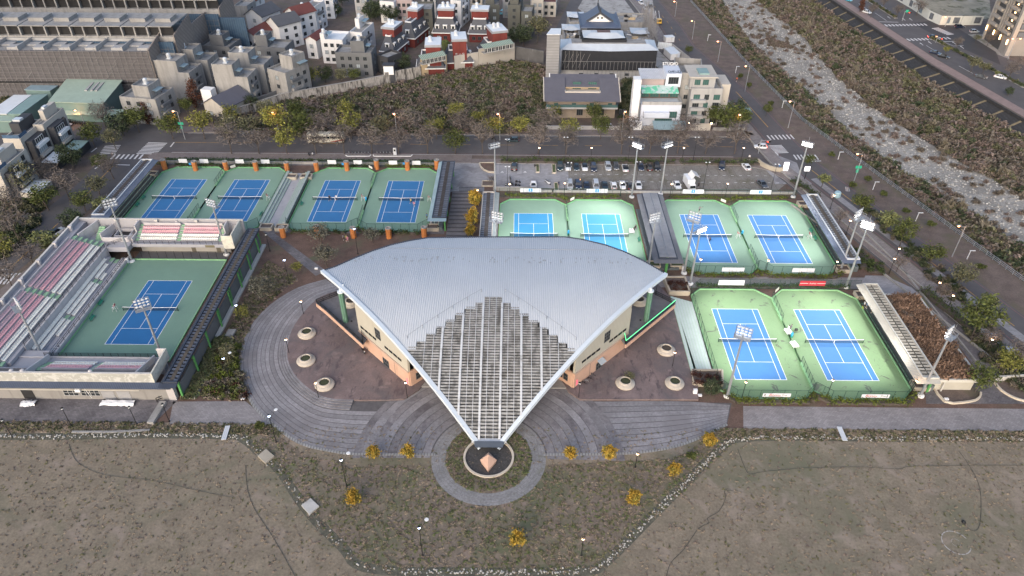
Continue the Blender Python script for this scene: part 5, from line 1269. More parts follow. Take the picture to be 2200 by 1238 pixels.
m_tyre=M('tyre_rubber',(.015,.015,.016),.1,2,.9)
m_rim2=M('wheel_rim',(.35,.36,.38),.1,2,.4,.6)
m_cglass=M('car_glass',(.012,.015,.02),.1,1,.08)
m_hl=M('headlight_glass',(.6,.62,.65),.05,1,.15)
m_tl=M('tail_light',(.35,.015,.015),.05,1,.25)
m_tlon=M('brake_light_lit',(.8,.05,.03),.05,1,.3,emit=((1,.06,.03),6))
PAINT={k:M('car_paint_'+k,c,.03,1,.3,.1 if k!='white' else 0,coat=.6)for k,c in dict(white=(.70,.71,.73),black=(.012,.013,.016),navy=(.012,.02,.045),grey=(.07,.075,.085),silver=(.36,.38,.41),brown=(.05,.04,.038),teal=(.02,.035,.042),lightgrey=(.4,.42,.46),blue=(.03,.10,.3),cyan=(.05,.42,.52),yellow=(.55,.32,.03)).items()}
def loft(mb,st,mi=0):
 """st: list of rings of equal length"""
 i0=len(mb.v);n=len(st[0])
 for r in st:mb.v+=r
 for j in range(len(st)-1):
  for k in range(n):
   k2=(k+1)%n;mb.f.append((i0+j*n+k,i0+j*n+k2,i0+(j+1)*n+k2,i0+(j+1)*n+k));mb.m.append(mi)
 mb.f.append(tuple(i0+k for k in range(n))[::-1]);mb.m.append(mi);mb.f.append(tuple(i0+(len(st)-1)*n+k for k in range(n)));mb.m.append(mi)
def car_meshes(kind):
 """front is local -y ; returns mesh makers"""
 P=dict(sedan=(4.6,1.82,.78,1.42,(-.95,-.25,1.05,1.75)),hatch=(4.1,1.78,.82,1.5,(-.95,-.35,1.45,1.9)),suv=(4.6,1.9,.98,1.7,(-1.0,-.45,1.7,2.15)),van=(4.5,1.85,.95,1.85,(-1.55,-1.0,1.95,2.15)))[kind]
 L,Wd,belt,top,(c0,c1,c2,c3)=P;a=L/2;w=Wd/2
 def ring(y,wk,zb,zt):return[(-w*wk,y,zb),(w*wk,y,zb),(w*wk,y,zb+.25),(w*wk*.99,y,zt-.12),(w*wk*.86,y,zt),(-w*wk*.86,y,zt),(-w*wk*.99,y,zt-.12),(-w*wk,y,zb+.25)]
 hood=belt-.03
 body=MB();loft(body,[ring(-a,.72,.32,hood-.22),ring(-a+.18,.9,.22,hood-.12),ring(-a+.6,.98,.2,hood-.04),ring(c0,1,.2,belt),ring(c3-.1,1,.2,belt+.02),ring(a-.35,.97,.22,belt+.01),ring(a-.06,.88,.26,belt-.06),ring(a,.78,.34,belt-.2)])
 gl=MB();gw,gt=w*.9,w*.72
 gl.hexa([(-gw,c0,belt-.04),(gw,c0,belt-.04),(gw,c3,belt-.04),(-gw,c3,belt-.04)],[(-gt,c1,top-.05),(gt,c1,top-.05),(gt,c2,top-.05),(-gt,c2,top-.05)])
 rf=MB();rf.hexa([(-gt-.03,c1-.02,top-.06),(gt+.03,c1-.02,top-.06),(gt+.03,c2+.04,top-.06),(-gt-.03,c2+.04,top-.06)],[(-gt*.88,c1+.12,top),(gt*.88,c1+.12,top),(gt*.88,c2-.08,top),(-gt*.88,c2-.08,top)])
 for s in(-1,1):
  for(y0,y1)in((c0,c1),(c3,c2)):rf.beam((s*gw,y0,belt-.02),(s*(gt+.01),y1,top-.06),.09,.07)
  rf.beam((s*(gw+.005),(c0+c3)/2,belt),(s*(gt+.015),(c1+c2)/2,top-.06),.05,.09)
 mir=MB()
 for s in(-1,1):mir.box(s*(w+.1)-.1,s*(w+.1)+.1,c0+.25,c0+.4,belt+.02,belt+.16)
 return P,body,gl,rf,mir
def wheel_mesh():
 mb=MB()
 mb.tube((-.11,0,0),(.11,0,0),.33,.33,14,0);return mb.mesh('wheel',[m_tyre])
WHEEL=wheel_mesh();RIM=MB().tube((-.118,0,0),(.118,0,0),.2,.2,10).mesh('rim',[m_rim2])
def car(label,x,y,rz,kind='sedan',paint='white',group='cars in the car park',brake=False,roofc=None):
 t=thing('parked_car' if 'park' in(group or '')else 'car',label,'car',(x,y,.015),rz,group)
 def mk():
  P,body,gl,rf,mir=car_meshes(kind);return P,body.mesh('body',[PAINT[paint]],False),gl.mesh('glass',[m_cglass]),rf.mesh('roof',[PAINT[roofc or paint]]),mir.mesh('mirror',[PAINT[paint]])
 P,b,g,r,mi=cached(('car',kind,paint,roofc),mk)
 L,Wd,belt=P[:3];a,w=L/2,Wd/2
 bo=obj('body',b,parent=t);obj('windows',g,parent=t);obj('roof',r,parent=t);obj('mirrors',mi,parent=t)
 for sx in(-1,1):
  for sy in(-1,1):
   wh=obj('wheel',WHEEL,parent=t,loc=(sx*(w-.12),sy*(a-.85),.33));obj('rim',RIM,parent=wh)
  obj('headlight',cached('hl',lambda:MB().box(-.2,.2,-.05,.12,-.07,.07).mesh('hl',[m_hl])),parent=t,loc=(sx*(w*.66),-a+.06,belt-.2))
  obj('tail_light',cached(('tl',brake),lambda:MB().box(-.2,.2,-.1,.04,-.09,.09).mesh('tl',[m_tlon if brake else m_tl])),parent=t,loc=(sx*(w*.66),a-.03,belt-.16))
 obj('number_plate',cached('np',lambda:MB().box(-.25,.25,-.02,.02,-.07,.07).mesh('np',[m_white])),parent=t,loc=(0,-a-.01,.45))
 obj('number_plate',CACHE['np'],parent=t,loc=(0,a+.01,.5))
 return t
F_,B_=0.0,math.pi
PK=[(1105,362,B_,'suv','black',None,'black off-roader parked between striped bays, tail lights to the camera'),(1203,362,F_,'suv','teal',None,'dark teal car next to the right long planter'),(1220,362,F_,'hatch','white','black','white hatchback with a black roof in the upper row'),(1238,362,F_,'sedan','teal',None,'dark green sedan between two white cars in the upper row'),(1256,362,F_,'sedan','white','black','white sedan with a long black roof in the upper row'),(1275,364,F_,'suv','navy',None,'dark navy car at the right end of the left upper group'),(1306,362,F_,'suv','silver',None,'silver car standing alone left of the small grey car'),(1323,361,F_,'hatch','grey',None,'small dark grey car between the silver and the white roadster'),(1343,364,B_,'sedan','white','black','low white sports car with a black roof'),(1376,362,F_,'sedan','navy',None,'dark blue sedan right of the tall mast'),(1394,363,B_,'hatch','black',None,'black hatchback in the middle of three dark cars'),(1411,363,F_,'suv','black',None,'black car at the right of three dark cars'),(1550,361,R(-14),'suv','navy',None,'navy car alone in the empty upper bays'),(1602,361,B_+R(10),'sedan','white',None,'white sedan at the far right of the upper row'),(1146,401,F_,'sedan','white',None,'white coupe alone behind the sign with number 6'),(1224,402,F_,'van','silver',None,'grey people carrier at the left of the lower row'),(1242,401,F_,'suv','navy',None,'dark blue car second in the lower row'),(1260,402,F_,'sedan','navy',None,'navy sedan behind the sign with number 5'),(1280,402,F_,'van','lightgrey',None,'pale silver van behind the sign with number 5'),(1299,402,F_,'sedan','teal',None,'dark green sedan in the middle of the lower row'),(1318,402,B_,'hatch','white',None,'white hatchback showing its rear window in the lower row'),(1337,401,F_,'sedan','white',None,'white car with open sunroof in the lower row'),(1353,402,B_,'sedan','brown',None,'brown car half hidden by the tall mast'),(1371,401,F_,'sedan','white',None,'white sedan at the right end of the lower row'),(1454,401,R(6),'sedan','white',None,'white sedan left of the white truck'),(1637,399,R(14),'sedan','grey',None,'dark grey sedan alone at the right end of the lower row')]
for u,v,rz,kd,pt,rc,lab in PK:car(lab,*G(u,v),rz,kd,pt,roofc=rc)
car('white car with tail lights turning at the main junction',*G(1633,318),R(-94),'hatch','white',group='cars on the roads',brake=True)
car('small dark teal car driving on the main road near the centre',*G(1102,304),R(-90),'hatch','teal',group='cars on the roads')
car('white car with a black roof on the left road beside the stadium',*G(123,503),R(158),'suv','white',group='cars on the roads',roofc='black')
car('pale silver car parked in the forecourt of the dark-roofed house',*G(1302,276),R(-80),'suv','lightgrey',group='cars by the houses')
car('black car with lit brake lights near the top of the river road',*G(1398,16),R(6),'sedan','black',group='cars on the roads',brake=True)
car('white car parked on the river road near the top',*G(1377,8),R(10),'sedan','white',group='cars on the roads')
car('pale van parked behind the white car on the river road',*G(1387,20),R(4),'van','lightgrey',group='cars on the roads')
car('blue and white car at the very top of the river road',*G(1370,1),R(10),'sedan','blue',group='cars on the roads',roofc='white')
car('pale sedan in the yard before the green shed',*G(141,270),R(80),'sedan','lightgrey',group='cars by the houses')
car('turquoise van parked behind the red brick houses',*G(1079,30),R(-20),'van','cyan',group='cars by the houses')
for u,v,rz,kd,pt,lab,br in((1862,28,214,'sedan','white','white car at the left kerb of the far road',0),(1822,2,214,'hatch','cyan','pale turquoise car at the top of the far road',0),(2004,82,262,'sedan','black','black car crossing the lower zebra stripes of the far junction',1),(2060,60,272,'suv','navy','dark car on the side road before the poster wall',0),(2009,116,226,'sedan','navy','dark blue parked car, left of the far kerb pair',0),(2027,124,226,'sedan','black','black parked car, right of the far kerb pair',0),(2107,167,226,'sedan','grey','dark grey car on the far road before the white car',0),(2148,168,226,'sedan','white','white car driving on the far road at the right edge',0),(2092,70,272,'hatch','silver','silver car on the side road beside the tower',0)):
 car(lab,*G(u,v),R(rz+180),kd,pt,group='cars on the far road',brake=bool(br))
t=thing('box_truck','white box truck with its side flap raised in the car park','truck',(*G(1481,404),.015),R(8))
obj('cargo_box',MB().box(-1.1,1.1,-.9,3.4,.7,3.1),PAINT['white'],t)
obj('raised_flap',MB().hexa([(.1,-.5,3.12),(.1,3.0,3.12),(.9,3.0,4.4),(.9,-.5,4.4)],[(.16,-.5,3.08),(.16,3.0,3.08),(.98,3.0,4.36),(.98,-.5,4.36)]).hexa([(.9,-.5,4.4),(.9,3.0,4.4),(2.6,3.0,3.5),(2.6,-.5,3.5)],[(.9,-.5,4.46),(.9,3.0,4.46),(2.64,3.0,3.56),(2.64,-.5,3.56)]),PAINT['white'],t)
mb=MB().hexa([(-.98,-2.6,.5),(.98,-2.6,.5),(.98,-1.0,.5),(-.98,-1.0,.5)],[(-.9,-2.3,2.15),(.9,-2.3,2.15),(.9,-1.0,2.3),(-.9,-1.0,2.3)]);obj('cab',mb,PAINT['white'],t)
obj('windscreen',MB().hexa([(-.85,-2.54,1.25),(.85,-2.54,1.25),(.85,-2.5,1.25),(-.85,-2.5,1.25)],[(-.8,-2.36,2.0),(.8,-2.36,2.0),(.8,-2.32,2.0),(-.8,-2.32,2.0)]),m_cglass,t)
obj('chassis',MB().box(-.8,.8,-2.3,3.3,.45,.69),m_black,t)
for sx in(-.95,.95):
 for sy in(-1.8,2.3):obj('wheel',WHEEL,parent=t,loc=(sx,sy,.34))
 obj('headlight',CACHE['hl'],parent=t,loc=(sx*.75,-2.62,.8))
t=thing('coach','cream coach with red and brown flame stripes parked on the main road','coach',(*G(702,305),.015),R(1))
body=MB();cs=lambda x,k:[(x,-1.25*k,.4),(x,-1.25*k,2.6),(x,-1.0*k,3.25),(x,1.0*k,3.25),(x,1.25*k,2.6),(x,1.25*k,.4)]
loft(body,[cs(-6.0,.9),cs(-5.8,1),cs(5.8,1),cs(6.0,.94)]);m_coach=M('coach_cream',(.56,.53,.45),.05,1,.5)
obj('body',body,m_coach,t)
for k in range(8):obj('side_window',MB().box(-4.6+k*1.25,-3.5+k*1.25,-1.275,-1.252,1.75,2.5),m_cglass,t)
obj('windscreen',MB().box(-6.04,-6.005,-1.0,1.0,1.2,2.6),m_cglass,t)
mb=MB()
for k in range(9):mb.hexa([(1.5+k*.5,-1.28,.5+k*.04),(2.0+k*.5,-1.28,.5+k*.06),(2.0+k*.5,-1.254,.5+k*.06),(1.5+k*.5,-1.254,.5+k*.04)],[(1.5+k*.5,-1.28,.7+k*.1),(2.0+k*.5,-1.28,.76+k*.1),(2.0+k*.5,-1.254,.76+k*.1),(1.5+k*.5,-1.254,.7+k*.1)])
obj('red_flame',mb,M('coach_red',(.22,.035,.025),.1,1,.5),t)
mb=MB()
for k in range(10):mb.box(-5.2+k*.65,-4.9+k*.65,-1.279,-1.254,1.05+.2*(k%2),1.25+.2*(k%2))
obj('brown_lettering',mb,M('coach_brown',(.2,.11,.06),.1,1,.5),t)
obj('roof_vents',MB().box(-3,-1.5,-.6,.6,3.25,3.36).box(1.5,3.2,-.7,.7,3.25,3.4),m_coach,t)
for x in(-3.9,3.4):
 for y in(-1.15,1.15):wh=obj('wheel',WHEEL,parent=t,loc=(x,y,.45),rz=R(90),scale=(1,1.35,1.35));obj('rim',RIM,parent=wh)
t=thing('crane_truck','yellow truck parked at the kerb beside the temple building site','truck',(*G(1415,52),.015),R(6))
obj('cab',MB().hexa([(-1.1,-1.2,.6),(1.1,-1.2,.6),(1.1,.9,.6),(-1.1,.9,.6)],[(-1,-.9,2.4),(1,-.9,2.4),(1,.9,2.5),(-1,.9,2.5)]),PAINT['yellow'],t)
obj('windscreen',MB().box(-.9,.9,-1.12,-1.06,1.4,2.1),m_cglass,t);obj('bed',MB().box(-1.1,1.1,1.0,5.5,.8,1.3),m_steeldk,t)
obj('load_rack',MB().beam((-.8,1.2,1.3),(-.8,5.2,4.6),.15,.15).beam((.8,1.2,1.3),(.8,5.2,4.6),.15,.15),m_rwhite,t)
for sx in(-1,1):
 for sy in(-.6,2.2,4.4):obj('wheel',WHEEL,parent=t,loc=(sx,sy,.4))
m_seat=M('black_vinyl',(.015,.015,.016),.1,2,.5)
def scooter(label,x,y,rz,paint,group='motor scooters by the car park'):
 t=thing('scooter',label,'scooter',(x,y,.02),rz,group)
 def mk():
  b=MB();loft(b,[[(-.12,-.55,.5),(.12,-.55,.5),(.14,-.5,.95),(-.14,-.5,.95)],[(-.15,-.4,.3),(.15,-.4,.3),(.15,-.38,.6),(-.15,-.38,.6)],[(-.16,.05,.26),(.16,.05,.26),(.15,.08,.36),(-.15,.08,.36)],[(-.17,.25,.3),(.17,.25,.3),(.16,.25,.7),(-.16,.25,.7)],[(-.1,.8,.5),(.1,.8,.5),(.08,.8,.75),(-.08,.8,.75)]])
  return b.mesh('body',[PAINT[paint]])
 obj('body',cached(('sc',paint),mk),parent=t)
 obj('seat',cached('scs',lambda:MB().hexa([(-.15,.15,.7),(.15,.15,.7),(.12,.8,.76),(-.12,.8,.76)],[(-.12,.18,.8),(.12,.18,.8),(.1,.8,.86),(-.1,.8,.86)]).mesh('seat',[m_seat])),parent=t)
 obj('handlebar',cached('sch',lambda:MB().tube((-.33,-.42,1.05),(.33,-.42,1.05),.025,.025,5).tube((0,-.48,.9),(0,-.42,1.06),.04,.04,5).box(-.36,-.28,-.5,-.46,1.15,1.25).box(.28,.36,-.5,-.46,1.15,1.25).mesh('bar',[m_black])),parent=t)
 for y_ in(-.62,.62):obj('wheel',cached('scw',lambda:MB().tube((-.06,0,0),(.06,0,0),.25,.25,12).mesh('w',[m_tyre])),parent=t,loc=(0,y_,.25))
 return t
for i,(u,v,rz,p,lab)in enumerate(((1064,399,10,'black','black scooter at the left end beside the square planter'),(1096,397,-20,'grey','grey scooter in the tight cluster by the lamp post'),(1101,399,15,'black','black scooter in front of the cluster by the lamp post'),(1091,401,70,'silver','silver scooter lying close to the low wall'),(1113,393,80,'black','black scooter parked sideways, upper of two'),(1112,400,85,'black','black scooter parked sideways, lower of two'),(1179,396,40,'white','white scooter between the coupe and the grass strip'),(1176,393,60,'silver','silver scooter beside the white one'),(1153,359,75,'black','black scooter beside the left long planter'),(1096,386,5,'black','lone black scooter above the cluster'),(664,334,20,'black','black scooter on the pavement south of the coach'),(672,333,20,'white','white and black scooter on the pavement south of the coach'),(1060,301,60,'black','scooter at the kerb near the dark teal car'))):
 scooter(lab,*G(u,v),R(rz),p)
for i in range(9):
 x,y=G(143+i*5,262+i*.9);scooter('dark scooter in the long row before the green shed',x,y,R(20),'black',group='scooters before the green shed')
def bicycle(label,x,y,rz,paint,group):
 t=thing('bicycle',label,'bicycle',(x,y,.02),rz,group)
 def ring():
  mb=MB();n=12
  for k in range(n):
   a,b=6.2832*k/n,6.2832*(k+1)/n;mb.beam((0,.33*math.cos(a),.33*math.sin(a)),(0,.33*math.cos(b),.33*math.sin(b)),.04,.04)
  return mb.mesh('w',[m_tyre])
 for y_ in(-.52,.52):obj('wheel',cached('bw',ring),parent=t,loc=(0,y_,.34))
 obj('frame',cached(('bf',paint),lambda:MB().beam((0,.52,.34),(0,0,.3),.05,.05).beam((0,0,.3),(0,.2,.85),.05,.05).beam((0,.15,.75),(0,-.38,.8),.06,.06).beam((0,0,.3),(0,-.4,.85),.06,.06).beam((0,-.38,.95),(0,-.52,.34),.05,.05).beam((0,.52,.34),(0,.17,.76),.04,.04).mesh('f',[PAINT[paint]])),parent=t)
 obj('saddle',cached('bsd',lambda:MB().box(-.07,.07,.1,.34,.88,.94).mesh('s',[m_seat])),parent=t)
 obj('handlebar',cached('bhb',lambda:MB().tube((-.28,-.36,1.02),(.28,-.36,1.02),.025,.025,5).beam((0,-.38,.9),(0,-.36,1.02),.04,.04).mesh('h',[m_black])),parent=t)
for i in range(13):
 u=750+i*6.9+(12 if i>6 else 0);bicycle('white and orange hire bicycle in the docking row along the main road',*G(u,331),R(25),'silver','hire bicycles in the docking row')
t=thing('bike_dock','white-edged docking strip of the hire bicycles, left half','bicycle stand');obj('base',MB().wall([G(743,335),G(746,337),G(794,337),G(797,334)],0.1,.3,.25),m_white,t)
t=thing('bike_dock','white-edged docking strip of the hire bicycles, right half','bicycle stand');obj('base',MB().wall([G(802,334),G(803,337),G(883,337),G(886,334)],0.1,.3,.25),m_white,t)
t=thing('kiosk','pale payment pillar at the right end of the hire bicycles','kiosk',(*G(849,333),.1));obj('cabinet',MB().box(-.5,.5,-.3,.3,0,2.3),m_rwhite,t);obj('screen',MB().box(-.3,.3,-.32,-.301,1.3,2.0),m_black,t)
for u,v,rz,p,lab in((1253,823,60,'black','black bicycle leaning by the hall corner, nearest the pale lamp'),(1259,819,75,'silver','silver bicycle parked beside the hall wall'),(1266,814,70,'black','dark bicycle in the middle of the hall wall row'),(1272,806,65,'grey','grey bicycle at the far end of the hall wall row')):
 bicycle(lab,*G(u,v,.44),R(rz),p,'bicycles by the hall')
 D.objects[-1]if False else None
m_skin=M('skin',(.38,.23,.16),.05,2,.6)
m_hair=M('dark_hair',(.015,.012,.011),.1,2,.6)
CLOTH={k:M('cloth_'+k,c,.06,2,.85)for k,c in dict(white=(.65,.65,.66),black=(.02,.02,.022),pink=(.5,.2,.25),blue=(.12,.28,.5),yellow=(.45,.38,.12),grey=(.2,.2,.22),navy=(.02,.03,.07),orange=(.6,.13,.06),lime=(.3,.4,.08)).items()}
def figure(pose):
 """one continuous body grown on a skeleton, plus clothing shells"""
 sit=pose=='sit';st={'stand':.12,'swing':.34,'walk':.28,'sit':.1}[pose]
 hipz=.55 if sit else .92
 J={'pel':(0,0,hipz),'sp':(0,-.01,hipz+.25),'ch':(0,-.02,hipz+.46),'nk':(0,-.02,hipz+.6),'hd':(0,-.05,hipz+.72),'tp':(0,-.04,hipz+.84)}
 rad={'pel':.13,'sp':.12,'ch':.145,'nk':.055,'hd':.095,'tp':.075}
 E_=[('pel','sp'),('sp','ch'),('ch','nk'),('nk','hd'),('hd','tp')]
 for s,n in((-1,'l'),(1,'r')):
  f=-st if s<0 else st*.7
  if sit:pts={'hp':(s*.1,0,hipz-.03),'kn':(s*.13,-.42,hipz-.02),'an':(s*.13,-.44,.08),'to':(s*.14,-.6,.04)}
  else:pts={'hp':(s*.1,0,hipz-.05),'kn':(s*.13,f*.6-.04,.5),'an':(s*(.12+.4*st),f,.08),'to':(s*(.14+.4*st),f-.17,.04)}
  pts['sh']=(s*.2,-.01,hipz+.5)
  if pose=='swing' and s>0:pts.update(el=(s*.42,-.2,hipz+.55),wr=(s*.55,-.4,hipz+.72),ha=(s*.58,-.47,hipz+.78))
  elif sit:pts.update(el=(s*.26,-.1,hipz+.24),wr=(s*.18,-.3,hipz+.1),ha=(s*.16,-.38,hipz+.08))
  else:pts.update(el=(s*.29,.02,hipz+.23),wr=(s*.3,-.14,hipz),ha=(s*.3,-.18,hipz-.08))
  for k,p in pts.items():J[k+n]=p
  for k,r in dict(hp=.1,kn=.065,an=.045,to=.04,sh=.075,el=.05,wr=.036,ha=.038).items():rad[k+n]=r
  E_+=[('pel','hp'+n),('hp'+n,'kn'+n),('kn'+n,'an'+n),('an'+n,'to'+n),('ch','sh'+n),('sh'+n,'el'+n),('el'+n,'wr'+n),('wr'+n,'ha'+n)]
 keys=list(J);me=D.meshes.new('skeleton');me.from_pydata([J[k]for k in keys],[(keys.index(a),keys.index(b))for a,b in E_],[])
 o=D.objects.new('tmp_figure',me);COL.objects.link(o)
 md=o.modifiers.new('skin','SKIN');md.use_smooth_shade=True
 for i,k in enumerate(keys):
  sv=me.skin_vertices[0].data[i];sv.radius=(rad[k],rad[k]);sv.use_root=(k=='pel')
 o.modifiers.new('sub','SUBSURF').levels=1
 ev=D.meshes.new_from_object(o.evaluated_get(bpy.context.evaluated_depsgraph_get()))
 COL.objects.unlink(o);D.objects.remove(o)
 ev.materials.clear();ev.materials.append(m_skin);ev.name='body'
 def shell(test,d):
  ids={};mb=MB()
  for p in ev.polygons:
   c=p.center
   if test(c):
    f=[]
    for vi in p.vertices:
     if vi not in ids:
      v=ev.vertices[vi];ids[vi]=len(mb.v);mb.v.append(tuple(v.co+v.normal*d))
     f.append(ids[vi])
    mb.f.append(tuple(f));mb.m.append(0)
  return mb
 shirt=shell(lambda c:hipz-.02<c.z<hipz+.57 and abs(c.x)<.3 and not(sit and c.y<-.2),.018)
 pants=shell(lambda c:(.45 if not sit else .0)<c.z<=hipz+.04 and abs(c.x)<.24 and(c.z>.5 or abs(c.y)<.9),.016)
 shoes=shell(lambda c:c.z<.11,.012)
 hair=MB().lathe([(.09,-.05),(.105,.02),(.09,.09),(.04,.12)],10,(0,-.01,hipz+.77))
 return ev,shirt,pants,shoes,hair
FIG={p:figure(p)for p in('stand','swing','walk','sit')}
def person(label,x,y,z,rz,pose,top,bottom,racket=False):
 t=thing('person',label,'person',(x,y,z),rz)
 ev,sh,pa,so,ha=FIG[pose]
 obj('body',ev,parent=t)
 obj('shirt',cached(('sh',pose,top),lambda:sh.mesh('shirt',[CLOTH[top]],True)),parent=t)
 obj('trousers',cached(('pa',pose,bottom),lambda:pa.mesh('trousers',[CLOTH[bottom]],True)),parent=t)
 obj('shoes',cached(('so',pose),lambda:so.mesh('shoes',[CLOTH['white']],True)),parent=t)
 obj('hair',cached(('ha',pose),lambda:ha.mesh('hair',[m_hair],True)),parent=t)
 if racket:
  r=thing('tennis_racket','racket held by the '+racket,'racket',(x,y,z),rz)
  mb=MB();c=(.62,-.6,1.95)
  for k in range(10):
   a,b=.6283*k,.6283*(k+1);mb.beam((c[0]+.13*math.cos(a),c[1],c[2]+.17*math.sin(a)),(c[0]+.13*math.cos(b),c[1],c[2]+.17*math.sin(b)),.03,.03)
  mb.beam((.58,-.47,1.7),(c[0]-.01,c[1],c[2]-.17),.03,.03);obj('frame',mb,m_black,r)
 return t
for u,v,z,rz,po,top,bot,rk,lab in((723,430,.03,10,'stand','white','black',False,'person in a white shirt and black shorts standing at the net of the walkway court'),(709,431,.03,0,'walk','black','black',False,'person in black crouching left of the white-shirted player'),(883,438,.03,150,'swing','yellow','black','yellow-shirted player','player in a yellow shirt and black shorts at the net'),(890,444,.03,20,'stand','pink','grey',False,'player in a pink top on the sideline under the slatted roof'),(1502,455,.03,0,'swing','grey','black','grey-shirted player','player in grey with black shorts behind the baseline of court 4'),(1524,522,.03,200,'swing','black','black','black-clad player','player in black on the near half of court 4'),(1860,662,1.2,60,'stand','blue','grey',False,'person in a pale blue shirt standing on the slate steps'),(1855,660,.9,90,'walk','white','black',False,'person in white walking on the slate steps'),(1851,666,.2,90,'sit','lime','grey',False,'person in lime sitting at the bottom of the slate steps'),(1871,672,1.2,20,'stand','white','black',False,'person in a white shirt and black trousers on the slate steps'),(1867,658,1.3,90,'sit','pink','black',False,'person in dark pink seated on the slate steps'),(1752,492,.7,90,'sit','black','navy',False,'person in black sitting on the steps beside the right canopy'),(1200,400,.02,30,'walk','navy','black',False,'person walking past the grass strip by the car row'),(1187,416,.02,0,'stand','black','black',False,'person in black below the car park edge'),(1500,403,.02,0,'stand','black','black',False,'person in black standing right of the white truck'),(1609,343,.12,-30,'walk','white','black',False,'person in white walking at the corner pavement'),(1582,175,.12,20,'walk','orange','black',False,'person in orange walking along the river road'),(745,517,.02,20,'walk','lime','navy',False,'person in lime green on the walk below the grey-leaved tree'),(738,516,.02,60,'stand','grey','black',False,'person in grey on the walk below the grey-leaved tree'),(747,519,.02,0,'stand','pink','pink',False,'person in pink on the walk below the grey-leaved tree'),(942,482,.02,80,'sit','pink','black',False,'person in pink seated at the end of the blue-grey stand'),(926,483,.02,40,'sit','white','grey',False,'person in white seated at the end of the blue-grey stand'),(942,495,.02,120,'stand','black','black',False,'person in black before the planter at the blue-grey stand'),(917,470,.02,60,'stand','blue','navy',False,'person in blue at the corner of the slatted-roof court'),(1693,709,.03,90,'sit','white','black',False,'person in white sitting by the upper white court chairs'),(1699,707,.03,-90,'sit','grey','black',False,'person in grey sitting by the upper white court chairs'),(1362,498,.03,20,'stand','black','black',False,'person in black at the grey stand roof beside the white chairs'),(1365,492,.03,50,'sit','black','grey',False,'person in black seated above the white chairs'),(1674,361,.02,10,'sit','blue','navy',False,'person in blue sitting by the lit sign at the curved wall'),(919,782,.02,0,'stand','black','black',False,'')):
 if lab:person(lab,*G(u,v,z),z,R(rz),po,top,bot,rk)
t=thing('motorcycle','black motorcycle parked under the left raised terrace','motorcycle',(*G(781,757,.44),.44),R(30));obj('body',MB().hexa([(-.2,-.8,.4),(.2,-.8,.4),(.2,.7,.4),(-.2,.7,.4)],[(-.15,-.5,1.0),(.15,-.5,1.0),(.12,.7,.85),(-.12,.7,.85)]),PAINT['black'],t)
for y_ in(-.75,.7):obj('wheel',CACHE['scw'],parent=t,loc=(0,y_,.28))
obj('headlight',MB().box(-.12,.12,-.9,-.8,.75,.95),m_hl,t)
for u,v,w_,l_,lab in((1155,363,1.0,5.2,'long stone planter with moss at the left of the grey entrance bays'),(1190,364,1.1,5.6,'long stone planter with moss beside the dark teal car'),(1048,396,3.4,3.0,'square stone planter with a bare sapling above the broad steps'),(1195,403,1.1,4.6,'narrow grass strip with concrete edging by the lower car row')):
 x,y=G(u,v);t=thing('planter_box',lab,'planter',(x,y,0));a,b=w_/2,l_/2
 obj('box',MB().wall([(-a,-b),(a,-b),(a,b),(-a,b)],0,.45,.2,closed=True),M('buff_stone',(.42,.37,.3)),t);obj('soil',MB().box(-a+.1,a-.1,-b+.1,b-.1,0,.35),MATS['green_moss']if w_<2 else m_soil,t)
t=thing('curved_planter','quarter-round planter with reddish soil and a stone rim at the car park entrance','planter')
P=GP([(1030,352),(1062,352),(1062,372),(1050,371),(1040,367),(1033,360)]);obj('rim',MB().wall(P,0,.55,.3,closed=True),MATS['buff_stone'],t);obj('soil',MB().prism(P,0,.35),m_redsoil,t)
t=thing('parking_bays','white hatched bays and wheelchair marks at the car park entrance','road marking')
mb=MB()
for u0,u1 in((1064,1072),(1087,1097),(1111,1121)):
 for k in range(9):mb.flat(strip([G(u0,357+k*2.1),G(u1,355+k*2.1)],-.06,.06),.018)
obj('hatching',mb,m_roadwhite,t)
for u in(1079,1128):x,y=G(u,371);obj('wheelchair_mark',MB().flat([(x-.6,y),(x+.6,y),(x,y+1)],.0185),m_roadwhite,t)
t=thing('parking_bays','row of thin bay lines with white ticks across the grass-paver car park','road marking');mb=MB();mt=MB()
for k in range(26):
 x=17+k*2.55
 mb.flat([(x,199.6),(x+.1,199.6),(x+.1-.2*(k>14),205.2),(x-.2*(k>14),205.2)],.0182);mt.flat([(x+.8,199.4),(x+1.7,199.4),(x+1.7,199.6),(x+.8,199.6)],.0183)
 mb.flat([(x,190.4),(x+.1,190.4),(x+.1,195),(x,195)],.0182);mt.flat([(x+.8,195.0),(x+1.7,195.0),(x+1.7,195.2),(x+.8,195.2)],.0183)
obj('bay_line',mb,M('bay_dark_line',(.11,.1,.085),.1,1,.9),t);obj('tick',mt,m_roadwhite,t)
t=thing('curved_wall','curved sandstone sign wall at the right end of the car park','wall');obj('wall',MB().wall(dense(GP([(1627,350),(1637,358),(1652,365),(1668,369),(1681,370)])),0,1.5,.5),M('sandstone',(.36,.32,.26),.08,.6,.85),t)
def lit_sign(label,u,v,w_,h0,h1):
 t=thing('lit_sign',label,'sign',(*G(u,v),0));obj('panel',MB().box(-w_/2,w_/2,-.15,.15,h0,h1),M('lit_white_panel',(.9,.9,.9),.02,1,.4,emit=((1,.93,.95),1.6)),t)
 obj('post',MB().box(-.08,.08,-.08,.08,0,h0),m_black,t);obj('red_mark',MB().box(w_*.18,w_*.42,-.17,-.151,h1-.6,h1-.2),M('sign_red',(.5,.05,.08),.05,1,.5),t)
lit_sign('tall lit white sign box at the end of the curved sandstone wall',1686,369,1.5,.4,3.2);lit_sign('small lit white sign on a post beside the river road',1728,386,1.5,3.0,4.4)
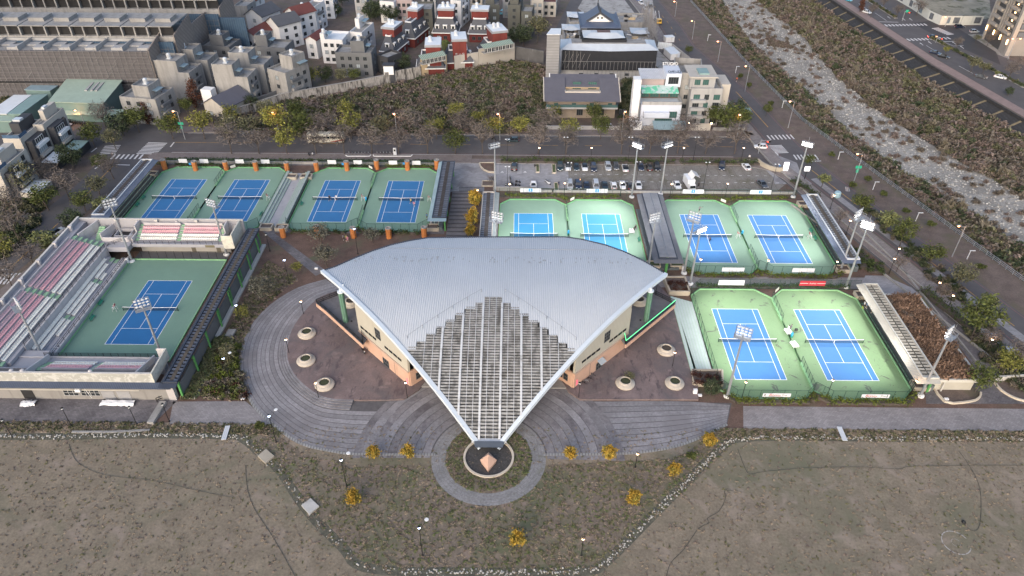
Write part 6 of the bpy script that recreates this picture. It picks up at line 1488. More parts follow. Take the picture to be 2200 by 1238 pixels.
t=thing('tipped_tank','pale blue barrel beside a grey box on the river road kerb','barrel',(*G(1793,424),.1));obj('barrel',MB().lathe([(.8,0),(.95,.4),(.95,1.5),(.7,1.8)],12,(.6,0,0)),M('pale_blue_plastic',(.3,.45,.52),.05,1,.5),t);obj('case',MB().box(-1.1,-.4,-.4,.5,0,1.1),M('pinkish_box',(.4,.34,.32),.05,1,.7),t)
for u,v,w_,h,lab in((2112,722,1.6,1.3,'pale blue utility cabinet at the upper end of the roadside row'),(2124,733,1.8,1.7,'tall pale blue utility cabinet, second of the roadside row'),(2134,738,1.6,.5,'low pale lid in the roadside cabinet row, upper'),(2143,748,1.9,.5,'low pale lid in the roadside cabinet row, middle'),(2154,760,2.2,.6,'long low pale lid in the roadside cabinet row'),(2167,766,2.2,2.0,'largest pale blue utility cabinet with a mottled top'),(2176,777,2.2,.5,'low brown-edged lid at the lower end of the cabinet row')):
 t=thing('utility_cabinet',lab,'cabinet',(*G(u,v),0),R(-17),'roadside utility cabinets');obj('cabinet',MB().box(-w_/2,w_/2,-.7,.7,0,h),M('cabinet_blue_grey',(.25,.28,.33),.06,1,.6),t);obj('lid',MB().box(-w_/2-.08,w_/2+.08,-.78,.78,h,h+.12),M('cabinet_lid',(.42,.45,.5),.1,1,.6),t)
t=thing('green_roof_block','low flat building with a roof of dry brown grass beside the pale slatted stand','building')
RB=[(86.2,135.2),(94.6,135.2),(95.0,106.8),(86.2,106.8)]
obj('walls',MB().prism([(86.4,134.8),(94.2,134.8),(94.5,107.4),(86.4,107.4)],0,3.0),m_beige,t);obj('roof_edge',MB().wall(RB,2.9,3.6,.4,closed=True),MATS['beige_edge'],t);obj('soil',MB().prism(RB,3.0,3.35),M('brown_sedge',(.15,.105,.085),.3,.4,.95,patch=((.20,.135,.09),.3,.5,.65),fine=(2.5,.5)),t)
obj('post',MB().box(88.0,88.3,106.9,107.2,0,3.0),m_conc_l,t)
t=thing('bed_kerb','cream curved kerb round the bare bed at the near right corner','kerb');obj('kerb',MB().wall(dense(GP([(1994,812),(2028,864),(2085,864),(2104,855),(2106,845)])),0,.45,.35),MATS['cream_kerb'],t)
t=thing('bed_kerb','cream curved kerb of the bed at the right edge of the picture','kerb');obj('kerb',MB().wall(dense(GP([(2135,822),(2150,840),(2175,855),(2200,863),(2240,870)])),0,.45,.35),MATS['cream_kerb'],t)
slab('bed_soil',GP([(1994,812),(2028,864),(2085,864),(2104,855),(2106,845),(2060,800)]),.02,m_soil);slab('bed_soil',GP([(2135,822),(2175,855),(2240,870),(2260,815)]),.021,m_soil)
t=thing('bed_wall','pale wall strip at the right edge beyond the bare bed','wall');obj('wall',MB().wall(GP([(2133,818),(2230,812)]),0,1.2,.4),m_conc_l,t)
for pts,h,lab in(([(1700,441),(1860,560),(2165,800)],.5,'long concrete kerb along the sunken path below the river road'),([(1800,445),(1930,570),(2125,815)],.45,'concrete kerb along the walk from the right canopy to the corner')):
 t=thing('path_kerb',lab,'kerb');obj('kerb',MB().wall(GP(pts),0,h,.35),m_conc,t)
for P,h,lab in((GP([(1425,603),(1470,603),(1480,635),(1438,634)]),1.3,'upper sloping planter with a red-brown clipped hedge beside the nearest court'),(GP([(1486,802),(1550,802),(1551,830),(1489,830)]),1.1,'lower planter with a red-brown clipped hedge beside the nearest court')):
 t=thing('planter_box',lab,'planter');obj('box',MB().wall(P,0,h,.4,closed=True),MATS['buff_stone'],t);obj('soil',MB().prism(P,0,h-.3),m_soil,t)
for P,lab in((((572,967),(590,982),(571,998),(554,982)),'mottled square concrete cover slab on the left lawn, upper'),(((668,1073),(686,1090),(665,1107),(648,1088)),'pale square concrete cover slab on the left lawn, lower')):
 t=thing('cover_slab',lab,'slab');obj('slab',MB().prism(GP(P),0,.35),m_conc_l if 'pale' in lab else MATS['sandstone'],t)
for a,b,lab in(((490,917),(481,947),'narrow steel footbridge over the stone ditch at left'),((1802,919),(1815,949),'narrow steel footbridge over the stone ditch at right')):
 t=thing('footbridge',lab,'footbridge');p,q=G(*a),G(*b)
 for o in(-.32,0,.32):obj('plank',MB().prism(strip([p,q],o-.14,o+.14),.22,.32),m_rwhite,t)
 obj('bearer',MB().wall([lerp(p,q,.45),lerp(p,q,.55)],.1,.22,1.1),m_steeldk,t)
t=thing('ramp_wall','slanting concrete ramp wall with a handrail at the corner of the stadium building','wall');obj('wall',MB().wall(GP([(324,912),(352,866)]),0,.6,1.3),m_conc,t);obj('handrail',rail(MB(),[(*G(338,864),0),(*G(356,857),0)],1.1,.05,0,1,(1,.5)),m_black,t)
t=thing('concrete_edging','long thin concrete edging on the lawn left of the footbridge','kerb');obj('edging',MB().wall(GP([(155,929),(240,929),(322,925)]),0,.2,.5),m_conc,t)
m_hose=M('black_hose',(.055,.057,.05),.1,1,.7)
for pts,lab in(([(148,955),(160,985),(180,1003),(215,1018),(260,1026),(320,1032),(380,1044),(440,1058),(500,1070)],'thin dark hose curving over the left field'),([(528,1000),(530,1040),(545,1090),(590,1160),(640,1250)],'thin dark hose running down the left lawn'),([(1585,965),(1600,1005),(1612,1019),(1640,1014),(1730,1006),(1850,1004),(1930,1008),(1970,1002),(2200,1000)],'thin dark hose along the right field'),([(2060,970),(2085,1005),(2105,1050),(2107,1110),(2100,1138),(2085,1139),(2070,1124)],'thin dark hose looping to a sprinkler on the right field'),([(1575,1055),(1557,1055),(1558,1072),(1545,1098),(1520,1114),(1523,1124),(1500,1137),(1470,1180),(1440,1212),(1430,1250)],'thin dark hose snaking down the field right of the ditch')):
 t=thing('hose',lab,'hose');obj('tube',MB().path([(*p,.05)for p in dense(GP(pts),4)],.04,4),m_hose,t)
t=thing('sprinkler','small black sprinkler head on the right field','sprinkler',(*G(2070,1122),0));obj('head',MB().lathe([(.35,0),(.35,.15),(.1,.4)],10),m_black,t)
t=thing('pitch_marking','worn white chalk rings on the right field','field marking')
for c,r in(((2054,1166),.75),((2054,1166),2.3)):
 x,y=G(*c);a=arc(x,y,r,20,330,30);obj('ring',MB().flat([p for p in a]+[(x+(p[0]-x)*.93,y+(p[1]-y)*.93)for p in a[::-1]],.012),M('chalk',(.4,.38,.36),.2,1,.9,patch=((.17,.14,.12),2.5,.5,.6)),t)
for u,v,lab in((523,859,'white ground floodlight at the corner of the shrub bed'),(1503,852,'white ground floodlight by the shrub at the lower right terrace'),(1492,848,'white electric cabinet at the foot of the nearest left mast'),(680,579,'white ground floodlight beside the left roof tip'),(1468,583,'white electric cabinet at the foot of the mast by court 4'),(2032,860,'small dark ground light in the bare bed at right'),(461,760,'small white box light by the leaning strip'),(275,566,'white cabinet at the foot of the stadium corner mast')):
 t=thing('ground_light',lab,'light fitting',(*G(u,v),0));hh=1.5 if 'cabinet' in lab else .5
 obj('case',MB().box(-.4,.4,-.25,.25,.15,hh),m_wplas,t);obj('foot',MB().box(-.25,.25,-.15,.15,0,.15),m_black,t)
t=thing('river_railing','long grey steel railing along the river side of the road','railing')
obj('bars',rail(MB(),[(*p,0)for p in[(p[0]-.4,p[1])for p in RIV[1:6]]],1.3,.05,0,2.2,(1,.66,.33)),m_galv,t)
mb=MB();L_rr=strip(RR,9.95,10.25);obj('kerb_wall',MB().prism(L_rr,0,.45),m_conc,t)
for k,(u,v)in enumerate(((1800,343),(1875,408),(1967,475),(2077,557),(1680,232),(1580,157),(1520,88))):
 t=thing('path_light','small white T-shaped light on the cycle path railing, number of lamps along the river' if False else('white T-shaped path light on the river railing '+('below the green-signed lamp','beside the lettered road','left of the right-edge street lamp','at the lower right road trees','above the junction','beside the white houses','beside the building site')[k]),'lamp post',(*G(u,v),0));obj('post',MB().box(-.08,.08,-.08,.08,0,2.6),m_rwhite,t);obj('arm',MB().box(-.2,1.2,-.1,.1,2.6,2.75),m_rwhite,t)
def XU(u,y,z=0.0):
 lo,hi=-900.0,900.0
 for _ in range(50):
  m=(lo+hi)/2
  if PX(m,y,z)[0]<u:lo=m
  else:hi=m
 return lo
W=dict(conc=M('raw_concrete',(.29,.285,.28),.1,.3,.9,streak=((.19,.185,.185),.6,.6,.1,.46,.7),fine=(1.5,.12)),concd=M('slate_render',(.12,.125,.135),.1,.4,.85),white=M('white_render',(.60,.60,.61),.05,.4,.8,streak=((.46,.46,.46),.6,.6,.1,.55,.75)),cream=M('cream_render',(.44,.41,.37),.05,.4,.8,streak=((.36,.34,.31),.6,.6,.1,.55,.75)),brick=M('red_brick',(.165,.034,.029),.12,.6,.9,brick=(.8,.3,(.75,.7,.7),.15)),dark=M('dark_olive_tile',(.075,.078,.072),.1,.5,.8),bluew=M('blue_white_render',(.52,.56,.64),.04,.4,.7),grey=M('pale_grey_render',(.34,.34,.345),.06,.4,.85,streak=((.24,.24,.24),.6,.6,.1,.5,.75)),char=M('charcoal_panel',(.04,.042,.05),.1,.5,.7),mauve=M('mauve_tile',(.36,.29,.29),.06,.5,.85),tan=M('tan_plaster',(.44,.34,.22),.06,.5,.85,streak=((.33,.25,.16),.8,.8,.2,.55,.75)))
RF=dict(slate=M('slate_roof',(.085,.09,.105),.12,.4,.8,wave=((.06,.064,.075),1.1,'X',.6,.9)),red=M('maroon_roof_tile',(.13,.04,.035),.12,.5,.85),flat=M('flat_roof_grey',(.27,.27,.27),.15,.3,.9,patch=((.18,.175,.17),.4,.5,.65)),white=M('white_roof_sheet',(.62,.66,.70),.05,.5,.6),tile=M('grey_violet_tile',(.10,.10,.125),.1,.4,.75,wave=((.07,.07,.09),1.3,'X',.6,.9)),green=M('pale_green_sheet',(.33,.42,.35),.07,.25,.7,fine=(.8,.12)),teal=M('teal_sheet',(.22,.33,.33),.08,.3,.7,fine=(.8,.12)))
m_palepane=M('pale_pane',(.30,.34,.37),.1,1,.3)  # paler pane colour used on some windows
m_gg=M('green_glass',(.05,.12,.11),.1,1,.15)
m_tank=M('steel_tank',(.62,.65,.68),.05,1,.3,.3)
m_wood=M('brown_panel',(.085,.042,.03),.12,1,.7)
def tank(t,x,y,z):
 obj('water_tank',cached('tank',lambda:MB().lathe([(.75,0),(.75,1.4),(.4,1.75),(.05,1.85)],10).box(-.8,.8,-.8,.8,-.3,0).mesh('tank',[m_tank],False)),parent=t,loc=(x,y,z+.3))
def gable(t,x0,x1,y0,y1,z,rise,axis,mat,wmat,ov=.6):
 mb=MB();mw=MB()
 if axis=='y':
  xm=(x0+x1)/2
  for s,xe in((-1,x0-ov),(1,x1+ov)):
   k=rise*ov/(xm-x0)
   a,b=(xe,z-k),(xm,z+rise)
   mb.hexa([(a[0],y0-ov,a[1]),(b[0],y0-ov,b[1]),(b[0],y1+ov,b[1]),(a[0],y1+ov,a[1])][::-s],[(a[0],y0-ov,a[1]+.25),(b[0],y0-ov,b[1]+.25),(b[0],y1+ov,b[1]+.25),(a[0],y1+ov,a[1]+.25)][::-s])
  for y in(y0,y1):mw.face([(x0,y,z),(x1,y,z),(xm,y,z+rise)])
 else:
  ym=(y0+y1)/2
  for s,ye in((-1,y0-ov),(1,y1+ov)):
   k=rise*ov/(ym-y0)
   a,b=(ye,z-k),(ym,z+rise)
   mb.hexa([(x0-ov,a[0],a[1]),(x1+ov,a[0],a[1]),(x1+ov,b[0],b[1]),(x0-ov,b[0],b[1])][::-s],[(x0-ov,a[0],a[1]+.25),(x1+ov,a[0],a[1]+.25),(x1+ov,b[0],b[1]+.25),(x0-ov,b[0],b[1]+.25)][::-s])
  for x in(x0,x1):mw.face([(x,y0,z),(x,y1,z),(x,ym,z+rise)])
 obj('roof',mb,mat,t);obj('gable_wall',mw,wmat,t)
rb=random.Random(11)
def wins(t,face,W_,D_,floors,cols,z0=1.1,fh=3.1,w=1.5,h=1.5,lo=.08,hi=.92,frame=None,glass=None,nx=2,skip=()):
 for f in range(floors):
  for c in range(cols):
   if(f,c)in skip:continue
   k=lo+(hi-lo)*(c+.5)/cols;gl=glass or rb.choice((m_glassd,m_glassd,m_palepane))
   loc,rz={'f':((k*W_,0,z0+f*fh),0),'r':((W_,k*D_,z0+f*fh),R(90)),'l':((0,k*D_,z0+f*fh),R(-90))}[face]
   window(t,w,h,loc,rz,nx,1,frame or MATS['window_dark_frame'],gl,depth=.1)
def shell(t,W_,D_,h,wall,roof,par=.9):
 obj('wall',MB().box(0,W_,0,D_,0,h-par),wall,t)
 obj('roof',MB().box(.25,W_-.25,.25,D_-.25,h-par,h-par+.06),roof,t)
 obj('parapet',MB().wall([(.15,.15),(W_-.15,.15),(W_-.15,D_-.15),(.15,D_-.15)],h-par,h,.3,closed=True),wall,t)
def house(label,fl,fr,h,d,kind='conc',wall='conc',roof='flat',floors=3,fcols=2,rcols=2,tower=None,cat='house',frames=None,group=None,fwin=True,glass=None):
 p,q=G(*fl,h),G(*fr,h);Wd=math.dist(p,q);rz=math.atan2(q[1]-p[1],q[0]-p[0])
 if kind=='mans' and not fwin:h=h-tower[4]+.3
 t=thing({'mans':'brick_house','apt':'apartment_house'}.get(kind,'town_house'),label,cat,(*p,0),rz,group)
 wm,rm=W[wall],RF[roof];fh=(h-1.2)/floors;fr_=frames
 if kind in('conc','white','apt'):
  shell(t,Wd,d,h,wm,rm)
  if tower:
   a,b,c,e,th=tower;tt=obj('stair_tower',MB().box(a*Wd+.03,b*Wd-.03,c*d+.03,e*d-.03,h-.9,h+th),wm,t)
   obj('tower_rim',MB().wall([(a*Wd+.12,c*d+.12),(b*Wd-.12,c*d+.12),(b*Wd-.12,e*d-.12),(a*Wd+.12,e*d-.12)],h+th,h+th+.7,.24,closed=True),wm,tt)
   tank(t,(a+b)/2*Wd,(c+e)/2*d,h+th)
   window(t,1.2,1.6,(b*Wd-.03,(c+.3)*d,h+.1),R(90),2,1,MATS['window_dark_frame'],m_palepane)
   obj('awning',MB().hexa([(b*Wd,(c+.15)*d,h+1.6),(b*Wd+1.8,(c+.15)*d,h+1.4),(b*Wd+1.8,(c+.5)*d,h+1.4),(b*Wd,(c+.5)*d,h+1.6)],[(b*Wd,(c+.15)*d,h+1.7),(b*Wd+1.8,(c+.15)*d,h+1.5),(b*Wd+1.8,(c+.5)*d,h+1.5),(b*Wd,(c+.5)*d,h+1.7)]),MATS['pale_blue_sheet'],t)
 elif kind in('gable','gablex'):
  obj('wall',MB().box(0,Wd,0,d,0,h),wm,t);gable(t,0,Wd,0,d,h,(Wd if kind=='gable' else d)*.3,'y' if kind=='gable' else 'x',rm,wm)
  if tower:tank(t,Wd*.25,d*.8,h+.6)
 elif kind=='mans':
  b0=h*.42
  obj('wall',MB().box(0,Wd,0,d,0,b0),wm,t)
  i=1.9;obj('mansard_roof',MB().hexa([(-.4,-.4,b0),(Wd+.4,-.4,b0),(Wd+.4,d+.4,b0),(-.4,d+.4,b0)],[(i,i,h),(Wd-i,i,h),(Wd-i,d-i,h),(i,d-i,h)]),RF['slate'],t)
  obj('cornice',MB().wall([(-.4,-.4),(Wd+.4,-.4),(Wd+.4,d+.4),(-.4,d+.4)],b0-.35,b0-.002,.5,closed=True),m_white,t)
  obj('top_rim',MB().wall([(i,i),(Wd-i,i),(Wd-i,d-i),(i,d-i)],h+.001,h+.5,.35,closed=True),m_white,t)
  a,b,c,e,th=tower or(.35,.85,.2,.9,3.2)
  tw=obj('brick_tower',MB().box(a*Wd,b*Wd,(c*d if fwin else .02),e*d,b0 if not fwin else h-.4,h+th),wm,t)
  obj('tower_roof',MB().box(a*Wd-.4,b*Wd+.4,(c*d if fwin else .02)-.4,e*d+.4,h+th,h+th+.9),M('grey_fascia',(.26,.27,.3),.08,.6,.8),tw)
  obj('roof_deck',MB().box(a*Wd-.2,b*Wd+.2,(c*d if fwin else .02)-.2,e*d+.2,h+th+.9,h+th+.96),RF['white'],tw)
  tank(t,(a*.7+b*.3)*Wd,(c+e)/2*d,h+th+.9);
  if rb.random()<.6:tank(t,(a*.4+b*.6)*Wd,(c+e)/2*d,h+th+.9)
  zz=b0+(h-b0)*.22
  for k in range(fcols):
   x=Wd*(k+.5)/fcols
   if not fwin and a*Wd-1<x<b*Wd+1:continue
   dm=obj('dormer',cached('dorm',lambda:MB().box(-.85,.85,0,2.0,0,1.7).hexa([(-1,-.15,1.7),(1,-.15,1.7),(1,2.4,2.0),(-1,2.4,2.0)],[(-1,-.15,1.85),(1,-.15,1.85),(1,2.4,2.15),(-1,2.4,2.15)]).mesh('dormer',[m_white])),parent=t,loc=(x,.25,zz));obj('pane',cached('dpane',lambda:MB().box(-.55,.55,-.04,-.003,.3,1.45).mesh('p',[m_glassd])),parent=dm)
  for k in range(rcols):
   dm=obj('dormer',CACHE['dorm']if 'dorm' in CACHE else cached('dorm',lambda:MB().box(-.85,.85,0,2.0,0,1.7).mesh('dormer',[m_white])),parent=t,loc=(Wd-.25,d*(k+.5)/rcols,zz),rz=R(90));obj('pane',cached('dpane',lambda:MB().box(-.55,.55,-.04,-.003,.3,1.45).mesh('p',[m_glassd])),parent=dm)
  if not fwin:
   for k in range(3):window(tw,.7,.5,(a*Wd+(b-a)*Wd*(.25+.25*k),.02,h-1.0-.2*(k==1)),0,1,1,m_white,m_glassd)
   obj('pilaster',MB().box((a+b)/2*Wd-.2,(a+b)/2*Wd+.2,-.14,.015,b0,h+th-.002),wm,tw)
   obj('air_conditioner',MB().box(a*Wd+.4,a*Wd+1.2,-.4,.0,b0+.9,b0+1.6),m_white,tw)
  floors=1;fh=b0
 if fwin and fcols:wins(t,'f',Wd,d,floors,fcols,1.0,fh,frame=fr_,glass=glass)
 if rcols:wins(t,'r',Wd,d,floors,rcols,1.0,fh,frame=fr_,glass=glass)
 if kind in('conc','white')and wall in('conc','white','grey')and rcols:
  for f in range(1,floors):obj('balcony',MB().box(Wd-.02,Wd+1.1,d*.15,d*.6,f*fh+.4,f*fh+1.3),wm if f%2 else W['concd'],t)
 return t
TW=(.12,.62,.3,.9,3.0);TB=(.3,.95,.02,.7,3.2)
HS=[('concrete town house nearest the green shed with a terrace and pergola',(255,207),(333,214),9.5,11,'conc','conc','flat',3,3,2,(.35,.8,.15,.8,3)),('blank-walled concrete house behind the russet tree, nearest the scaffold end',(318,152),(405,157),10.5,10,'conc','conc','flat',3,0,1,(.15,.75,.0,.8,3.4)),('blank-walled concrete house with white tanks, up the slope from its twin',(352,126),(445,130),10.5,9,'conc','conc','flat',3,0,1,(.1,.72,.0,.8,3.2)),('grey house with balconies and dark glazing at the foot of the blue net wall',(428,97),(492,101),10,10,'conc','concd','flat',3,3,2,(.3,.75,.2,.8,3)),('large blank concrete house with a pergola behind the dark tiled cottage',(459,163),(531,166),11,9,'conc','conc','flat',3,0,2,(.0,.62,.0,.75,3.6)),('blank concrete house with a planted roof behind the large blank one',(494,136),(566,139),11,9,'conc','conc','flat',3,0,1,(.0,.6,.0,.75,3.4)),('corner concrete house with dark windows above the lot wall',(573,147),(612,157),11,12,'conc','conc','flat',3,1,3,(.25,.95,.4,.95,3.6)),('grey house with white-framed window and roof plants beside the white gables',(538,100),(612,103),10,10,'conc','concd','flat',3,3,1,(.1,.45,.2,.8,3.2)),('slate grey house with brown panels, roof air conditioners and a pale side wall',(719,112),(797,114),10,9,'conc','concd','flat',3,4,1,(.42,.8,.2,.85,3.2)),('white house with a dark gabled roof, left of the two dark gables',(527,30),(562,36),10,12,'gable','white','slate',3,1,2,None),('white house with a dark gabled roof and balcony, right of the two dark gables',(572,46),(598,56),10.5,11,'gable','white','slate',3,0,2,None),('white house with a maroon gabled roof and tall bay windows',(612,25),(637,33),10.5,10,'gable','white','red',3,0,2,1),('white house with maroon roof and white shed top behind the grey cluster',(518,76),(552,80),8,12,'gable','white','red',2,1,1,None),('white flat-roofed house with a tall bay at the top of the lane',(651,12),(676,14),11.5,10,'white','white','flat',3,0,2,None),('pale house beside the clipped round tree at the top',(690,-6),(714,-6),10,10,'white','white','flat',3,1,1,None),('white and mauve house with a curved pale roof sheet',(688,84),(735,86),10,11,'white','white','white',3,3,1,(.0,.2,.0,.4,1.5)),('white house with a pale blank gable wall and open roof terrace',(750,68),(777,70),10,14,'white','white','flat',3,1,1,(.0,.35,.5,.9,2.5)),('small white house with a maroon roof tucked left of the mauve tower',(656,84),(678,86),8,9,'gable','white','red',2,1,1,None),('charcoal low house with a white lit panel beside the dark tree',(809,117),(832,124),7.5,8,'white','char','flat',2,1,1,None),('brick mansard house with a row of white awnings down its side',(858,50),(888,53),10,16,'mans','brick','slate',1,1,3,(.1,.8,.5,.95,3.0)),('brick mansard house with a white tank box and glazed roof room',(815,80),(844,83),9.5,14,'mans','brick','slate',1,1,3,(.05,.9,.2,.8,2.6)),('brick mansard house with three dormers left of the palms',(929,42),(981,43),9.5,10,'mans','brick','slate',1,3,1,(.2,.85,.3,.9,3.0)),('brick mansard house with three white dormers and a glazed roof storey',(1007,44),(1052,45),9.5,10,'mans','brick','slate',1,3,1,(.1,.9,.3,.9,3.0)),('red brick tower house above the tan wall with a striped sunroom',(893,104),(952,103),11,10,'mans','brick','slate',1,2,1,(.36,.9,.02,.9,4.0)),('red brick tower house in the middle of three above the cream wall',(954,92),(1014,90),11,10,'mans','brick','slate',1,2,1,(.3,.8,.02,.9,4.2)),('red brick tower house at the right of three with a long sunroom',(1041,76),(1092,71),11,10,'mans','brick','slate',1,2,1,(.34,.95,.02,.9,4.2)),('dark olive apartment house with a pale roof deck behind the brick row',(889,20),(928,20),12,12,'apt','dark','flat',4,2,1,None),('dark olive apartment house with small oval windows beside the bare tree',(1091,10),(1118,11),13,12,'apt','dark','flat',4,1,0,(.1,.8,.2,.8,2)),('dark olive apartment house with a gabled window bay near the lane',(1120,24),(1143,25),12,10,'apt','dark','flat',4,1,1,None),('dark olive apartment house beyond the turquoise van',(1036,10),(1073,10),11,12,'apt','dark','flat',3,2,1,(.2,.7,.2,.8,2)),('white apartment house with a green lean-to roof behind the brick row',(967,0),(990,2),12,12,'white','white','flat',4,1,2,None),('mauve and white house with a maroon canopy at the top centre',(848,0),(885,0),10,12,'white','mauve','flat',3,3,1,None),('pale blue-white house left of the mauve one at the top centre',(815,2),(846,4),10,12,'white','white','flat',3,2,1,None),('concrete panel house at the top left behind the maroon roofs',(502,12),(530,13),10,10,'conc','conc','flat',3,0,1,None),('white house with a maroon roof at the very top left of the gables',(523,0),(548,1),9,10,'gable','white','red',3,1,1,None),('beige corner house with a maroon roof terrace by the lane at the top',(1165,4),(1195,5),7,14,'white','cream','red',2,2,1,None),]
for a in HS:
 house(*a[:10],a[10],a[11],fwin=not('red brick tower' in a[0]))
for u,v,lab in((1142,0,'pale stacked house between the dark blocks and the lane at the top'),(1010,-8,'white house with a grey roof at the top behind the dormers')):
 house(lab,(u,v),(u+26,v),10,12,'white','cream','flat',3,2,1)
for u,v,w_,lab in((760,-10,26,'grey house at the top edge right of the garden'),(905,-12,30,'pale house at the top edge behind the olive block'),(1080,-12,30,'olive house at the top edge behind the turquoise van')):
 house(lab,(u,v),(u+w_,v),11,10,'white','grey','flat',3,2,1)
def wall_line(label,pts,h,mat,th=.5,cop=None):
 t=thing('boundary_wall',label,'wall');obj('wall',MB().wall(GP(pts),0,h,th),mat,t)
 if cop:obj('coping',MB().wall(GP(pts),h,h+.15,th+.2),cop,t)
 return t
wall_line('tan plastered retaining wall under the left brick tower house',[(906,165),(961,154)],7.0,W['tan'])
wall_line('cream retaining wall under the middle brick tower house',[(977,152),(1028,143)],6.0,W['cream'])
wall_line('long cream retaining wall with air conditioners under the right brick tower house',[(1029,143),(1105,129)],7.2,W['cream'])
wall_line('black-stained boundary wall running from the trees to the white gate panel',[(520,250),(605,222),(700,204),(772,191),(828,180)],3.4,m_stainwall,cop=m_conc)
wall_line('dark streaked boundary wall between the white panel and the tan wall',[(829,180),(905,166)],4.4,m_stainwall)
wall_line('nearly black boundary wall between the brick houses and the scaffold tower',[(1106,127),(1168,138)],5.5,M('black_wall',(.09,.09,.095),.2,.3,.9,streak=((.2,.2,.2),.8,.8,.15,.6,.75)))
wall_line('dark slope wall behind the stained wall below the corner concrete house',[(540,232),(600,210)],3.0,W['concd'])
for u0,v0,u1,v1,lab in((907,140,958,130,'striped sunroom over the tan wall'),(1040,116,1102,104,'long sunroom over the cream wall')):
 p,q=G(u0,v0,7.2),G(u1,v1,7.2);t=thing('sunroom',lab,'sunroom',(*p,7.25),math.atan2(q[1]-p[1],q[0]-p[0]));L=math.dist(p,q)
 obj('roof',MB().hexa([(-.2,-.3,2.0),(L+.2,-.3,2.0),(L+.2,2.6,2.9),(-.2,2.6,2.9)],[(-.2,-.3,2.1),(L+.2,-.3,2.1),(L+.2,2.6,3.0),(-.2,2.6,3.0)]),M('striped_awning',(.30,.36,.31),.08,.5,.7,wave=((.14,.2,.16),.45,'X',.4,.6)),t)
 obj('floor',MB().box(0,L,0,2.6,-.2,.05),m_conc,t)
 n=int(L/1.5)
 for k in range(n):window(t,L/n-.1,1.7,((k+.5)*L/n,0,.15),0,2,1,m_white,m_glassd)
t=thing('signboard','white square panel standing on the boundary wall beside the dark tree','sign',(*G(838,178),0));obj('panel',MB().box(-1.9,1.9,-.5,-.3,3.4,6.6),m_white,t);obj('canopy',MB().box(-2.4,2.2,-.3,3.0,6.6,7.0),W['char'],t);obj('booth',MB().box(-2.2,2.0,-.28,2.8,0,6.59),W['char'],t)
house('dark tiled cottage with a white box tank among the trees',(437,222),(483,233),5.0,12,'gable','cream','tile',1,2,2)
t=thing('rooftop_box','white box tank behind the dark tiled cottage roof','tank',(*G(450,205,5),0),R(-12));obj('box',MB().box(-2,2,-1.6,1.6,0,7.6),m_white,t)
def shed(label,P,h0,h1,roof,wall,cat='shed'):
 """P: pixel corners FL FR BR BL of the roof"""
 q=[G(*P[0],h0),G(*P[1],h0),G(*P[2],h1),G(*P[3],h1)];t=thing('shed',label,cat)
 obj('roof',MB().hexa([(*q[0],h0),(*q[1],h0),(*q[2],h1),(*q[3],h1)],[(*q[0],h0+.2),(*q[1],h0+.2),(*q[2],h1+.2),(*q[3],h1+.2)]),roof,t)
 c=(sum(p[0]for p in q)/4,sum(p[1]for p in q)/4);r=[lerp(p,c,.06)for p in q]
 obj('wall',MB().hexa([(*p,0)for p in r],[(*r[0],h0-.02),(*r[1],h0-.02),(*r[2],h1-.02),(*r[3],h1-.02)]),wall,t);return t,q
t,q=shed('large pale green sheet-metal shed by the yard',((103,220),(222,224),(264,173),(143,171)),7.0,7.6,RF['green'],M('teal_wall',(.13,.2,.19),.1,.4,.8))
mb=MB()
for a in(.52,.62,.7):
 x0,y0=lerp(lerp(q[0],q[1],a),lerp(q[3],q[2],a),.48);x1,y1=lerp(lerp(q[0],q[1],a),lerp(q[3],q[2],a),.86);mb.wall([(x0,y0),(x1,y1)],7.5,7.9,.8)
obj('skylight',mb,W['grey'],t)
x0,y0=q[0];obj('canopy',MB().hexa([(x0+4,y0-2.2,3.4),(x0+25,y0-2.2,3.4),(x0+25,y0+1.2,4.0),(x0+4,y0+1.2,4.0)],[(x0+4,y0-2.2,3.55),(x0+25,y0-2.2,3.55),(x0+25,y0+1.2,4.15),(x0+4,y0+1.2,4.15)]),RF['green'],t)
shed('small blue-grey sheet shed behind the long teal shed',((52,194),(108,196),(125,185),(68,183)),5,5.2,MATS['pale_blue_sheet'],MATS['teal_wall'])
shed('long teal sheet shed with an open front at the left yard',((16,246),(45,246),(104,203),(70,205)),5,5,RF['teal'],MATS['teal_wall'])
shed('pale sheet lean-to at the left edge behind the cream houses',((-30,246),(14,246),(68,205),(30,205)),4.6,4.6,RF['white'],W['grey'])
shed('low green sheet roof at the left edge above the cream houses',((-20,262),(28,262),(36,246),(-5,246)),4,4,RF['green'],MATS['teal_wall'])
